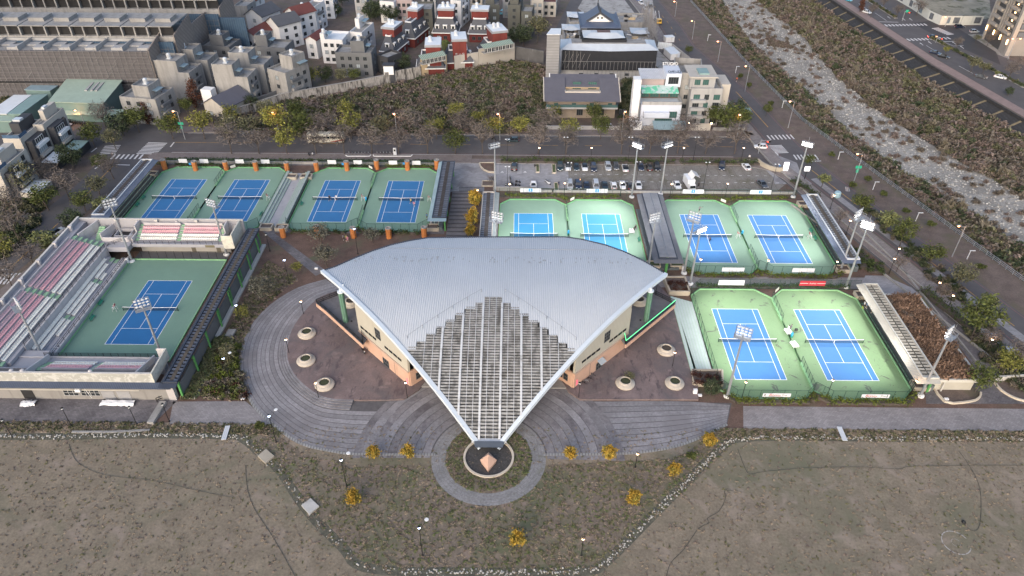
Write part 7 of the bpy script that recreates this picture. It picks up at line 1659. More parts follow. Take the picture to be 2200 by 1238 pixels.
for i,(fl,fr,h,d,lab)in enumerate((((69,268),(91,268),11.5,13,'cream house with a dark framed bay at the far end of the left row'),((4,298),(43,298),11,14,'cream house with a glazed roof terrace in the middle of the left row'),((-40,368),(0,366),10,14,'cream house at the left edge, nearest of the left row'))):
 p,q_=G(*fl,h),G(*fr,h);Wd=q_[0]-p[0];t=thing('town_house',lab,'house',(*p,0))
 shell(t,Wd,d,h,W['cream'],RF['flat'],.8)
 obj('dark_bay',MB().box(Wd,Wd+2.2,d*.1,d*.62,0,h-1.6),W['char'],t)
 for a,b in((.08,.14),(.58,.64)):obj('dark_frame',MB().box(Wd+2.2,Wd+2.5,d*a,d*b,0,h-1.2),W['char'],t)
 obj('stair_tower',MB().box(.3,Wd*.6,d*.35,d*.9,h-.8,h+2.6),W['char']if i==1 else W['cream'],t)
 for f in range(3):
  obj('balcony',MB().box(Wd+2.2,Wd+3.3,d*.15,d*.57,.6+f*3.1,1.5+f*3.1),W['cream']if f%2 else m_white,t)
  window(t,4.2,1.7,(Wd+2.2,d*.36,1.6+f*3.05),R(90),4,1,m_white,m_palepane if f==1 else m_glassd);window(t,1.6,1.6,(Wd,d*.8,1.6+f*3.05),R(90),2,1,MATS['window_dark_frame'],m_glassd)
 if i:obj('glass_rail',MB().wall([(.2,.2),(Wd-.2,.2),(Wd-.2,d*.3)],h,h+1.0,.08),M('blue_glass',(.07,.12,.2),.1,1,.2),t)
 obj('solar_box',MB().box(.8,Wd*.55,d*.45,d*.6,h+2.6,h+3.2),m_tank,t)
 obj('porch',MB().box(Wd+2.6,Wd+7.5,d*.05,d*.6,0,3.0),W['char']if i<2 else W['cream'],t)
 obj('porch_roof',MB().hexa([(Wd+3.5,d*.0,3.1),(Wd+8.3,d*.0,2.9),(Wd+8.3,d*.5,2.9),(Wd+3.5,d*.5,3.1)],[(Wd+3.5,0,3.3),(Wd+8.3,0,3.1),(Wd+8.3,d*.5,3.1),(Wd+3.5,d*.5,3.3)]),RF['white']if i else RF['teal'],t)
m_mesh=M('grey_scaffold_net',(.115,.108,.115),.12,.25,.9,fine=(1.2,.3),wave=((.075,.07,.075),.28,'Z',.75,.95))
m_bnet=M('blue_safety_net',(.035,.075,.13),.2,.3,.8,fine=(1,.3),wave=((.06,.10,.15),.35,'X',.8,.95))
m_end=M('beige_scaffold_sheet',(.26,.225,.205),.1,.3,.9,fine=(.8,.2),wave=((.2,.17,.155),.3,'DIAGONAL',.5,.9))
def row(label,fr,h,d,netbase,uL=-90):
 q=G(*fr,h);p=(q[0]-150,q[1]);t=thing('construction_block',label,'building site',(*p,0));Wd=150
 obj('front_net',MB().box(0,Wd,-.6,0,0,h-1.0)if not netbase else MB().box(0,Wd,-2.0,-1.4,0,h-2.6),m_mesh if not netbase else m_bnet,t)
 obj('block',MB().box(.1,Wd-.1,.02,d,0,h-1.2),W['conc'],t)
 obj('end_sheet',MB().hexa([(Wd,-.5,0),(Wd+.4,-.5,0),(Wd+.4,d+.5,0),(Wd,d+.5,0)],[(Wd,-.5,h-.5),(Wd+.4,-.5,h-.5),(Wd+.4,d+.5,h+2.2),(Wd,d+.5,h+2.2)]),m_end,t)
 n=16;st=Wd/n
 for k in range(n):
  x=Wd-(k+1)*st
  if not netbase:
   obj('roof_unit',cached('ru1',lambda:MB().box(0,.4,0,d,0,1.6).box(.4,st,d-3,d-2.6,0,1.4).box(.5,st*.5,d*.4,d-3,0,.5).box(st*.55,st-.2,1.0,d*.35,0,.9).mesh('ru',[W['grey']])),parent=t,loc=(x,0,h-1.2))
  else:
   obj('roof_unit',cached(('ru2',label),lambda:MB().box(0,.5,0,d,0,3.4).box(.5,st,2.2,2.6,0,.8).box(.5,st,0,d,3.4,3.7).box(st*.2,st*.8,d*.3,d*.7,3.7,5.0).box(st*.5,st*.55,0,.3,0,3.4).mesh('ru',[W['conc']])),parent=t,loc=(x,0,h-1.2))
   obj('opening_shade',cached(('do',label),lambda:MB().box(.6,st-.1,.6,.7,.2,3.3).mesh('o',[m_dark])),parent=t,loc=(x,.8,h-1.2))  # dark panels paint the shade inside the open floors
   if k%2==0:obj('white_sheet',cached('ws',lambda:MB().hexa([(0,0,0),(4.5,0,0),(5.2,2.5,.4),(.7,2.5,.4)],[(0,0,.15),(4.5,0,.15),(5.2,2.5,.55),(.7,2.5,.55)]).mesh('ws',[W['white']])),parent=t,loc=(x+2,d*.62,h+2.6))
 mb=MB();r_=random.Random(3);y=-1.0 if not netbase else-2.4;top=h if not netbase else h-4
 for k in range(70):x=Wd-k*2.1;mb.beam((x,y,0),(x+r_.uniform(-.2,.2),y,top-1+r_.uniform(0,1.5)),.1,.1)
 for z in range(2,int(top),2):mb.beam((0,y-.02,z),(Wd,y-.02,z),.09,.09)
 for k in range(60):x=r_.uniform(20,Wd-4);z=r_.uniform(1,top-4);mb.beam((x,y-.05,z),(x+2.2,y-.05,z+2),.07,.07)
 obj('scaffolding',mb,M('scaffold_tube',(.19,.185,.19),.1,1,.7),t,kind='stuff')
 if not netbase:obj('gap_shade',MB().box(0,Wd,-1.12,-.62,6.3,6.8),m_dark,t)  # solid dark strip paints a shaded gap across the netting
 return t
row('long grey netted construction block, nearest of the three at the top left',(316,104),19,12.5,False)
row('construction block with open concrete floors and blue nets, middle of the three',(371,72),21,16,True)
row('construction block with blue nets at the very top left, farthest of the three',(468,14),21,16,True)
t=thing('scaffold_tower','beige sheeted scaffold end standing between the middle and farthest construction blocks','building site',(*G(408,52,19),0));obj('sheet',MB().box(0,.4,0,16,0,19),m_end,t);obj('net',MB().box(.6,16,15,15.5,0,17),m_bnet,t)
def bx(t,name,u0,u1,y0,d,z0,z1,mat,uz=None):
 x0,x1=XU(u0,y0,z1 if uz is None else uz),XU(u1,y0,z1 if uz is None else uz)
 return obj(name,MB().box(x0,x1,y0,y0+d,z0,z1),mat,t),x0,x1
t=thing('temple','temple under construction with a blue-grey hipped roof above black netting','temple')
m_bknet=M('black_netting',(.014,.016,.022),.2,.5,.8,fine=(1,.4),wave=((.03,.034,.045),.7,'X',.85,.97))
m_tin=M('pale_tin_roof',(.50,.545,.60),.07,.4,.5,.2)
m_troof=M('temple_slate_blue',(.10,.125,.185),.08,.4,.55,.2,wave=((.075,.095,.145),.9,'X',.6,.9))
Y=276
zN,zE=HT(150,40,Y),HT(109,40,Y)
o,xa,xb=bx(t,'front_wall',1206,1410,Y,40,0,zN+.5,W['grey'],10)
obj('black_net',MB().box(xa+.2,xb,Y-.7,Y-.1,zN,zE+.1),m_bknet,t)
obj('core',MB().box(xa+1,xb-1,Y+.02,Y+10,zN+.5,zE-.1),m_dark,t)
mb=MB()
for k in range(26):x=xa+(xb-xa)*k/25;mb.beam((x,Y-1.0,zN-3 if k>5 else zN),(x,Y-1.0,zN+3.5 if k>5 else zE),.13,.13)
for k in range(5):mb.beam((xa+k*2.2,Y-1,zN+1),(xa+k*2.2+2.2,Y-1,zE-1),.1,.1)
mb.beam((xa,Y-1,zN+3.5),(xb,Y-1,zN+3.5),.12,.12)
obj('scaffolding',mb,MATS['scaffold_tube'],t,kind='stuff')
for k in range(7):window(t,1.7,1.0,(xa+8+k*6,Y,zN-2.4),0,3,2,MATS['window_dark_frame'],m_glassd)
def hip(t,name,x0,x1,y0,y1,z0,z1,ins,mat,ov=1.0,curl=.5):
 A=[(x0-ov,y0-ov,z0+curl),(x1+ov,y0-ov,z0+curl),(x1+ov,y1+ov,z0+curl),(x0-ov,y1+ov,z0+curl)]
 M_=[((x0+x1)/2,y0-ov,z0),(x1+ov,(y0+y1)/2,z0),((x0+x1)/2,y1+ov,z0),(x0-ov,(y0+y1)/2,z0)]
 B_=[(x0+ins,y0+ins,z1),(x1-ins,y0+ins,z1),(x1-ins,y1-ins,z1),(x0+ins,y1-ins,z1)]
 mb=MB()
 for k in range(4):
  j=(k+1)%4;mb.face([A[k],M_[k],B_[k]]);mb.face([M_[k],A[j],B_[j]]);mb.face([M_[k],B_[j],B_[k]])
 mb.face(B_);mb.face([A[0],M_[0],A[1],M_[1],A[2],M_[2],A[3],M_[3]][::-1]);return obj(name,mb,mat,t)
hip(t,'lower_roof',xa+.5,xb-.5,Y,Y+10,zE,zE+1.8,2.2,m_tin)
obj('roof_well',MB().box(xa+4,xb-4,Y+2.4,Y+7.4,zE+1.81,zE+2),W['conc'],t)
z1=HT(86,40,Y+3.5)
o,a,b=bx(t,'black_storey',1250,1345,Y+3.5,9,zE+.2,z1,m_bknet,zE)
hip(t,'middle_roof',a+1.5,b-1.5,Y+5,Y+12,z1+.1,z1+1.6,2.0,m_tin)
obj('roof_well',MB().box(a+6,b-6,Y+7.2,Y+10,z1+1.61,z1+1.7),M('maroon_well',(.12,.08,.08),.1,1,.8),t)
yt=Y+14;zt=HT(62,XU(1292,yt,30),yt)
o,a2,b2=bx(t,'top_storey',1262,1334,yt+1.5,14,z1,zt-.2,m_bknet,zt)
ea,eb=XU(1246,yt,zt),XU(1334,yt,zt);xm=(ea+eb)/2
zr=HT(11,xm,yt+16);zg=HT(33,xm,yt+4)
zr=max(zr,zg)
def hz2(k):return zt+(zr-zt)*(k*.55+k*k*.45)
mb=MB();n=8
for s in(-1,1):
 e=ea if s<0 else eb;pr_=None
 for k in range(n+1):
  f=k/n;x=e+(xm-e)*f;z=hz2(f)+(.8 if k==0 else 0)
  y0=yt-.5+(4.5 if f>.35 else 4.5*f/.35);y1=yt+19-(3.5*min(1,f/.35))
  if pr_:mb.hexa([(pr_[0],pr_[1],pr_[3]),(x,y0,z),(x,y1,z),(pr_[0],pr_[2],pr_[3])][::-s],[(pr_[0],pr_[1],pr_[3]+.3),(x,y0,z+.3),(x,y1,z+.3),(pr_[0],pr_[2],pr_[3]+.3)][::-s])
  pr_=(x,y0,y1,z)
zs=hz2(.35);xs0,xs1=ea+(xm-ea)*.35,eb+(xm-eb)*.35
mb.hexa([(ea,yt-.5,zt+.3),(eb,yt-.5,zt+.3),(xs1,yt+4.2,zs),(xs0,yt+4.2,zs)],[(ea,yt-.5,zt+.6),(eb,yt-.5,zt+.6),(xs1,yt+4.2,zs+.3),(xs0,yt+4.2,zs+.3)])
main=obj('main_roof',mb,m_troof,t)
obj('gable',MB().hexa([(xs0+.6,yt+4.6,zs+.2),(xs1-.6,yt+4.6,zs+.2),(xm,yt+4.6,zr-.4)],[(xs0+.6,yt+4.9,zs+.2),(xs1-.6,yt+4.9,zs+.2),(xm,yt+4.9,zr-.4)]),m_white,main)
for s in(-.8,.8):obj('round_vent',MB().tube((xm+s,yt+4.5,zs+1.7),(xm+s,yt+4.62,zs+1.7),.4,.4,10),m_black,main)
for s,e in((-1,xs0),(1,xs1)):obj('verge',MB().beam((e,yt+4.2,zs+.5),(xm,yt+4.0,zr+.5),.5,.5),W['char'],main)
obj('ridge',MB().beam((xm,yt+3.6,zr+.5),(xm,yt+16,zr+.5),.6,.7).beam((xm,yt+3.8,zr+.5),(xm,yt+3.8,zr+2.2),.3,.3).beam((xm,yt+15.8,zr+.5),(xm,yt+15.8,zr+2.4),.3,.3),W['char'],main)
t2,_=shed('pale sheeted scaffold stair tower at the left of the temple site',((1174,75),(1204,75),(1206,62),(1184,62)),20,20,RF['white'],M('grey_tower_sheet',(.25,.25,.26),.1,.3,.9,wave=((.19,.19,.2),.3,'Z',.8,.95)),'building site')
t=thing('temple_hall','unfinished concrete wings strewn with timber behind the temple front','building site')
rt=random.Random(9)
for u0,u1,y0,d,h in((1215,1252,290,30,zE-5),(1342,1408,291,28,zE-6),(1222,1400,324,14,zE-5)):
 o,a,b=bx(t,'concrete_wing',u0,u1,y0,d,0,h,W['conc'],h)
 for k in range(26):
  x,y=rt.uniform(a+1,b-2),rt.uniform(y0+1,y0+d-2);obj('stacked_timber',MB().box(0,rt.uniform(.6,3),0,rt.uniform(.5,1.6),0,rt.uniform(.2,1.2)),rt.choice((W['conc'],W['tan'],W['white'],m_dark,W['grey'])),t,loc=(x,y,h),rz=rt.uniform(-.4,.4))
 obj('low_wall',MB().wall([(a+.3,y0+.3),(b-.3,y0+.3),(b-.3,y0+d-.3),(a+.3,y0+d-.3)],h,h+1.1,.4,closed=True),W['conc'],t)
 hip(t,'corner_roof',(a if u0<1300 else b-7),(a+7 if u0<1300 else b),y0+d-8,y0+d-1,h+1.1,h+2.2,2,m_tin,.4)
mb=MB()
for k in range(44):x,y=rt.uniform(XU(1395,300,8),XU(1412,300,8)),rt.uniform(298,330);mb.beam((x,y,0),(x,y,17),.12,.12).beam((x,y,4+k%9),(x+2,y,6+k%9),.1,.1)
obj('scaffolding',mb,MATS['scaffold_tube'],t,kind='stuff')
slab('site_yard',GP([(1300,-40),(1395,-40),(1412,60),(1450,130),(1420,150),(1230,10)]),.015,M('pale_yard',(.34,.33,.32),.15,.2,.9,patch=((.2,.19,.18),.3,.5,.65)))
slab('road',GP([(1195,60),(1215,62),(1270,-30),(1240,-30)]),.016,m_asph)
t=thing('hoarding','white hoarding panels along the yard between the temple and the river road','fence')
pts=GP([(1412,105),(1442,108),(1500,155)])
for a,b in zip(pts[:-1],pts[1:]):
 n=8
 for k in range(n):obj('panel',MB().wall([lerp(a,b,k/n),lerp(a,b,(k+.93)/n)],0,3,.12),RF['white']if a==pts[0]else W['grey'],t)
for i,(u,v,w_,d,h,m,lab)in enumerate(((1440,130,3,8,2.5,'white','white container in the yard beside the temple netting'),(1448,126,2.5,8,2.2,'bluew','pale blue container in the yard beside the temple'),(1430,92,4,3,2.2,'white','small white hut at the yard gate'))):
 t=thing('container',lab,'container',(*G(u,v),0),R(12));obj('box',MB().box(0,w_,0,d,0,h),W[m],t);obj('roof',MB().box(-.1,w_+.1,-.1,d+.1,h,h+.1),RF['white'],t)
t=thing('long_house','wide house with two dark violet tile roofs and a recessed balcony','house');y=241.5;ze=HT(218,XU(1250,y-1,9),y-1)
x0,x1=XU(1176,y,4),XU(1322,y,4)
obj('wall',MB().box(x0,x1,y,y+13,0,ze+.4),M('brown_stucco',(.26,.215,.175),.07,.5,.85),t)
zb=HT(168,x0,y+9);zu=HT(186,x1,y+5.5)-.4;zv=HT(160,x0,y+11)-.3
def slope(nm,xa,xb,ya,za,yb,zb_,mat,par,th=.35):return obj(nm,MB().hexa([(xa,ya,za),(xb,ya,za),(xb,yb,zb_),(xa,yb,zb_)],[(xa,ya,za+th),(xb,ya,za+th),(xb,yb,zb_+th),(xa,yb,zb_+th)]),mat,par)
xu0,xu1=x0+(x1-x0)*.26,x0+(x1-x0)*.77
zc=ze+(zb-ze)*3.8/10.6
lr=slope('lower_roof',x0-1.2,x1+1.4,y-1.6,ze,y+2.2,zc,RF['tile'],t)
for a,b in((x0-1.2,xu0),(xu1,x1+1.4)):slope('lower_roof',a,b,y+2.2,zc,y+9,zb,RF['tile'],t)
for x in(x0-1.35,x1+1.4):obj('verge',MB().beam((x,y-1.7,ze+.3),(x,y+9,zb+.3),.3,.5),W['cream'],lr)
xu0,xu1=x0+(x1-x0)*.26,x0+(x1-x0)*.77
obj('balcony_wall',MB().box(xu0,xu1,y+6.5,y+9,zc-.6,zu+.2),M('peach_stucco',(.40,.315,.235),.06,.5,.85),t)
obj('balcony_parapet',MB().wall([(xu0,y+6.3),(xu0,y+2.2),(xu1,y+2.2),(xu1,y+6.3)],zc,zc+.8,.35),W['cream'],t);obj('balcony_floor',MB().box(xu0+.2,xu1-.2,y+2.4,y+6.48,zc-.6,zc-.2),W['cream'],t)
for k in(.35,.8):window(t,3.0,2.7,(xu0+(xu1-xu0)*k,y+6.48,zc-.1),0,4,2,MATS['window_dark_frame'],m_gg)
ur=slope('upper_roof',x0+1.0,x1+.6,y+5.5,zu,y+11.5,zv,RF['tile'],t)
obj('upper_wall',MB().box(x0+2,x1-.6,y+9.02,y+11.2,ze,zu+.9),W['cream'],t)
for x in(x0+.85,x1+.6):obj('verge',MB().beam((x,y+5.4,zu+.3),(x,y+11.6,zv+.3),.35,.55),m_white,ur)
obj('soffit_band',MB().box(x0+1.1,x1+.5,y+5.6,y+9.0,zu-.3,zu-.05),W['tan'],t)
for k in range(7):window(t,1.5,1.4 if k%2 else 2.0,(x0+3+k*(x1-x0-5)/6,y,ze-3.0),0,2,1,MATS['window_dark_frame'],m_gg)
obj('deck',MB().box(x0-.5,x1+.5,y-2.4,y-.02,4.3,4.9),W['grey'],t);obj('glass_rail',MB().wall([(x0-.4,y-.3),(x0-.4,y-2.3),(x1+.4,y-2.3),(x1+.4,y-.3)],4.9,5.9,.08),M('teal_glass',(.06,.11,.11),.1,1,.2),t)
for k in range(4):window(t,2.2,2.4,(x0+4+k*7.5,y,1.0),0,3,1,MATS['window_dark_frame'],m_glassd)
t=thing('studio_house','white house with a green canopy terrace and rooftop lettering','house');y=233.0
x0,x1=XU(1378,y,8),XU(1464,y,8);h1=HT(205,x0,y)
obj('wall',MB().box(x0,x1,y,y+14,0,h1-3.4),W['bluew'],t)
obj('terrace_parapet',MB().wall([(x0+.2,y+.2),(x1-.2,y+.2),(x1-.2,y+6)],h1-3.4,h1-2.3,.35),W['grey'],t)
obj('terrace_back',MB().box(x0,x1,y+6,y+14,h1-3.4,h1+.5),M('brown_glazing',(.10,.075,.06),.1,1,.6),t)
for k in range(4):window(t,(x1-x0)/4.6,2.4,(x0+(k+.5)*(x1-x0)/4,y+6,h1-3.0),0,3,1,MATS['window_dark_frame'],m_gg)
slope('canopy',x0,x1-1,y+2.2,h1-.2,y+6.6,h1+.9,M('mint_canopy',(.45,.56,.55),.1,.3,.6,patch=((.12,.48,.32),.35,.5,.54)),t,.12)
obj('roof_room',MB().box(x0+.5,x1-5.5,y+7,y+14,h1+.51,h1+3.2),W['mauve'],t);slope('roof_sheet',x0-.2,x1-5.2,y+6.2,h1+3.2,y+14,h1+4.0,M('tile_white',(.5,.51,.54),.08,.5,.6,brick=(.8,.8,(.7,.7,.72),.06)),t,.15)
obj('sign_room',MB().box(x1-5.2,x1,y+6.2,y+14,h1+.52,h1+5.2),W['bluew'],t);window(t,3.4,2.4,(x1-2.6,y+6.2,h1+1.6),0,4,1,MATS['window_dark_frame'],m_glassd)
text_obj('roof_letters','STUDIO',1.5,m_white,t,(x1-3.0,y+13,h1+6.1),(R(90),0,0),thick=.1);text_obj('roof_letters','CAFE LIZZ',.95,m_black,t,(x1-2.6,y+6.4,h1+5.8),(R(90),0,0),thick=.08)
fx0,fx1=XU(1357,y-.5,8),XU(1372,y-.5,8)
obj('fin_tower',MB().box(fx0,fx1,y-.5,y+3,0,HT(172,fx0,y-.5)),m_white,t);obj('side_wall',MB().box(fx1-.6,x0-.02,y+3.02,y+14,0,h1-1),m_white,t)
for u,nx in((1403,8),(1447,4)):window(t,nx*.75,2.3,(XU(u,y,8),y,h1-8.0),0,nx,1,MATS['window_dark_frame'],m_gg)
obj('balcony',MB().box(x0+1,x1-4,y-1.5,y-.02,4.6,6.4),W['bluew'],t);window(t,6,2.2,(x0+8,y,1.6),0,8,1,MATS['window_dark_frame'],m_gg)
mb=MB()
for k in range(8):mb.hexa([(x0+4+k*1.4,y-6.5,2.6),(x0+5.36+k*1.4,y-6.5,2.6),(x0+5.36+k*1.4,y-1.6,3.6),(x0+4+k*1.4,y-1.6,3.6)],[(x0+4+k*1.4,y-6.5,2.7),(x0+5.36+k*1.4,y-6.5,2.7),(x0+5.36+k*1.4,y-1.6,3.7),(x0+4+k*1.4,y-1.6,3.7)])
obj('glass_porch',mb,M('porch_glass',(.22,.31,.34),.1,1,.3),t)
t=thing('grey_villa','grey four-storey house with balconies right of the white house','house');y=236
x0,x1=XU(1481,y,8),XU(1548,y,8);h=HT(190,x0,y)
shell(t,x1-x0,14,h,W['grey'],RF['flat']);
for c in t.children:c.location=(x0,y,0)
obj('upper_block',MB().box(x0-.5,x0+8,y+1.5,y+12,h-.88,h+3.2),W['grey'],t);obj('upper_roof',MB().box(x0-1,x0+8.6,y+.8,y+12.5,h+3.21,h+3.6),W['cream'],t);obj('skylight',MB().box(x0+2.5,x0+6,y+3,y+8,h+3.61,h+4.1),RF['teal'],t)
for f in range(4):
 for k,w_ in((.2,2.2),(.52,1.6),(.84,2.2)):window(t,w_,1.9,(x0+(x1-x0)*k,y,.8+f*(h-2)/4),0,3,1,MATS['window_dark_frame'],m_gg if(f+int(w_))%2 else m_glassd)
 if f:obj('balcony',MB().box(x0+.2,x0+5.2,y-1.3,y-.02,f*(h-2)/4+.1,f*(h-2)/4+1.1),W['grey'],t)
for k in(.25,.6):window(t,2.0,1.9,(x0+8*k,y+1.5,h+.6),0,3,1,MATS['window_dark_frame'],m_gg)
obj('east_wing',MB().box(x1+.02,x1+3.2,y+3,y+12,0,h+.3),W['cream'],t)
t2=house('older concrete house with a walled roof terrace behind the white studio',(1447,168),(1492,171),15,16,'conc','conc','flat',4,2,1)
obj('roof_wall',MB().wall([(.3,.3),(9.5,.3),(9.5,15),(.3,15)],15.01,17,.3,closed=True),W['conc'],t2)
for u0,u1,h,m,lab in((1135,1330,1.4,W['grey'],'low pinkish garden wall before the dark-roofed house'),(1352,1378,3.2,m_white,'white gatehouse wall beside the studio house'),(1478,1525,2.6,W['cream'],'pale garage front with two warm lamps below the grey villa'),(1380,1475,1.6,W['conc'],'concrete yard wall with gates before the studio house'),(1530,1600,1.2,W['conc'],'low yard wall below the corner tree')):
 y=233-1.0;t=thing('garden_wall',lab,'wall');a,b=XU(u0,y,0),XU(u1,y,0);obj('wall',MB().box(a,b,y-.3,y,0,h),m,t)
 if 'garage' in lab:
  for x in(a,b):
   obj('lamp',MB().box(x-.2,x+.2,y-.6,y-.32,2.6,3.0),m_warm,t)
t=thing('bus_shelter','pale green shelter roof by the corner tree at the junction','shelter',(*G(1597,250),0));obj('roof',MB().box(-2,2,-1.5,1.5,2.6,2.8),RF['teal'],t)
for sx in(-1.8,1.8):obj('post',MB().box(sx-.08,sx+.08,-1.3,-1.1,0,2.6),m_steeldk,t)
def leafmat(name,c,isl=.45,patch=None):return M(name,c,.25,.5,.85,island=isl,orand=.12,patch=patch,spec=.2)
LM=dict(green=leafmat('leaf_green',(.075,.09,.028)),lime=leafmat('leaf_lime',(.175,.175,.045)),yellow=leafmat('leaf_gold',(.40,.25,.04),.4,((.2,.19,.05),.5,.42,.6)),russet=leafmat('leaf_russet',(.10,.045,.03)),dark=leafmat('leaf_dark',(.05,.066,.036)),grey=leafmat('leaf_grey_green',(.105,.105,.085)),fresh=leafmat('leaf_fresh',(.15,.165,.07),.45),hedge=leafmat('leaf_hedge',(.085,.105,.02),.5),hedged=leafmat('leaf_hedge_dark',(.05,.07,.025),.5),maroon=leafmat('leaf_maroon',(.06,.028,.022),.5),brown=leafmat('leaf_brown',(.135,.115,.095),.5),pinkb=leafmat('twig_pink',(.165,.13,.115),.4),olive=leafmat('leaf_olive',(.12,.12,.07),.5),straw=leafmat('straw',(.18,.16,.125),.4))
m_bark=M('bark',(.075,.062,.055),.25,1.5,.9)
m_twig=M('twig',(.13,.11,.10),.2,1.5,.9,orand=.15)
def leaf_mesh(name,mat,seed,clumps,per,size,rad,shape,flat=.5,aspect=1.6):
 """clumps: list of centres; leaves = quads scattered about each, size jittered"""
 rg=np.random.default_rng(seed);n=len(clumps)*per
 c=np.repeat(np.array(clumps,float),per,0)+rg.normal(0,1,(n,3))*np.array(rad)*shape
 a=rg.normal(0,1,(n,3));a[:,2]*=flat;a/=np.linalg.norm(a,axis=1)[:,None]
 b=np.cross(a,rg.normal(0,1,(n,3)));b/=np.linalg.norm(b,axis=1)[:,None]
 s=size*rg.uniform(.6,1.3,(n,1));a*=s*aspect*.5;b*=s*.5
 v=np.stack([c-a,c+b*.8,c+a,c-b*.8],1).reshape(-1,3)
 me=D.meshes.new(name);me.from_pydata(v.tolist(),[],np.arange(n*4).reshape(-1,4).tolist());me.materials.append(mat);me.update();return me
def clump_pts(seed,n,r,zc,rz,shell_=.55,cone=0):
 rg=random.Random(seed);o=[]
 while len(o)<n:
  p=[rg.uniform(-1,1)for _ in range(3)];d=math.sqrt(sum(x*x for x in p))
  if shell_<d<1:
   k=1-cone*(p[2]+1)/2;o.append((p[0]*r*k,p[1]*r*k,zc+p[2]*rz))
 return o
def limbs(seed,h,crown_z,r,n=7,mat=None,twigs=0,tr=.16):
 rg=random.Random(seed);mb=MB();tips=[]
 top=(rg.uniform(-.2,.2),rg.uniform(-.2,.2),crown_z);mb.tube((0,0,0),top,tr,tr*.65,6)
 for k in range(n):
  a=6.283*(k+rg.random())/n;l=r*rg.uniform(.55,.95);z=h*rg.uniform(.72,.98)
  m=(top[0]+math.cos(a)*l*.45,top[1]+math.sin(a)*l*.45,crown_z+(z-crown_z)*.55);e=(math.cos(a)*l,math.sin(a)*l,z)
  mb.tube(top,m,tr*.5,tr*.32,4).tube(m,e,tr*.32,tr*.12,4);tips+=[m,e]
  for _ in range(twigs):
   q=m if rg.random()<.5 else lerp(m,e,rg.random());t=(q[0]+rg.gauss(0,.28)*r,q[1]+rg.gauss(0,.28)*r,q[2]+abs(rg.gauss(.2,.2))*r)
   mb.tube(q,t,tr*.16,tr*.06,3)
   for _ in range(2):u_=(t[0]+rg.gauss(0,.14)*r,t[1]+rg.gauss(0,.14)*r,t[2]+rg.gauss(.08,.12)*r);mb.tube(lerp(q,t,.6),u_,tr*.1,tr*.04,3)
 return mb
def tree_meshes(kind,s):
 if kind=='bare':return(limbs(s,7.2,2.6,3.3,8,twigs=7,tr=.17).mesh('trunk',[m_bark]),leaf_mesh('twigs',m_twig,s,clump_pts(s,40,3.1,5.3,2.1,.35),11,.17,(.6,.6,.45),1,.6,8))
 if kind=='yellow':return(limbs(s,2.2,.7,.7,5,tr=.07).mesh('trunk',[m_bark]),leaf_mesh('crown',LM['yellow'],s,clump_pts(s,30,.95,1.9,1.15,.3),40,.2,(.2,.2,.24),1,1.5,2.2))
 if kind=='russet':return(limbs(s,8,3,1.2,5,tr=.2).mesh('trunk',[m_bark]),leaf_mesh('crown',LM['russet'],s,clump_pts(s,46,2.6,5.2,4.6,.4,.72),30,.36,(.45,.45,.5),1,.8))
 if kind=='dark':return(limbs(s,7,2.2,2.6,6,tr=.22).mesh('trunk',[m_bark]),leaf_mesh('crown',LM['dark'],s,clump_pts(s,52,3.4,5.0,3.0,.5),34,.4,(.55,.55,.45),1,.6))
 if kind=='palm':
  mb=MB();rg=random.Random(s)
  for k in range(18):
   a=6.283*k/18;pts=[(math.cos(a)*r,math.sin(a)*r,6+1.2*math.sin(r*1.1)-.25*r*r*(.5+.5*rg.random()))for r in(0,.8,1.6,2.4,3.1)]
   for p,q in zip(pts[:-1],pts[1:]):
    nx,ny=-math.sin(a)*.35,math.cos(a)*.35;mb.face([(p[0]-nx,p[1]-ny,p[2]-.15),p,q,(q[0]-nx,q[1]-ny,q[2]-.15)]).face([p,(p[0]+nx,p[1]+ny,p[2]-.15),(q[0]+nx,q[1]+ny,q[2]-.15),q])
  return(MB().tube((0,0,0),(0,0,6),.35,.25,8).mesh('trunk',[m_bark]),mb.mesh('crown',[LM['green']]))
 mat,n,per,r,h=dict(green=('green',44,26,3.1,6.6),lime=('lime',36,22,2.9,6.2),grey=('grey',40,22,3.0,6.0),fresh=('fresh',30,26,2.1,5.0),shrub=('green',20,34,1.1,1.7),olive=('olive',40,24,3.0,6.2))[kind]
 return(limbs(s,h,h*.38,r,7,twigs=2 if kind in('lime','grey','olive')else 0,tr=.15 if r>1.5 else .06).mesh('trunk',[m_bark]),leaf_mesh('crown',LM[mat],s,clump_pts(s,n,r*.86,h*.72,h*.27,.4),per,.34 if r>1.5 else .2,(r*.17,)*3,1,.6))
def tree(label,u,v,kind,sc=1.0,group=None,xy=None,cat='tree'):
 x,y=xy or G(u,v);s=int(abs(x*7+y*13))%3
 tm,cm=cached(('tree',kind,s),lambda:tree_meshes(kind,5+s*17))
 t=thing({'bare':'bare_tree','yellow':'golden_tree','palm':'palm_tree','shrub':'shrub'}.get(kind,'street_tree'),label,cat,(x,y,0),(x*3.7+y)%6.28,group)
 t.scale=(sc,sc,sc*(1+.12*math.sin(x)))
 obj('trunk',tm,parent=t);obj('crown' if kind!='bare' else 'twigs',cm,parent=t);return t
ORD='first second third fourth fifth sixth seventh eighth ninth tenth eleventh twelfth thirteenth fourteenth fifteenth sixteenth seventeenth eighteenth nineteenth twentieth'.split()
KN=dict(bare='bare twiggy tree',lime='thin yellow-green tree',green='green leafy tree',grey='grey-leaved tree',fresh='pale-leaved young tree',olive='dull olive tree',dark='dark evergreen tree',russet='russet conical tree')
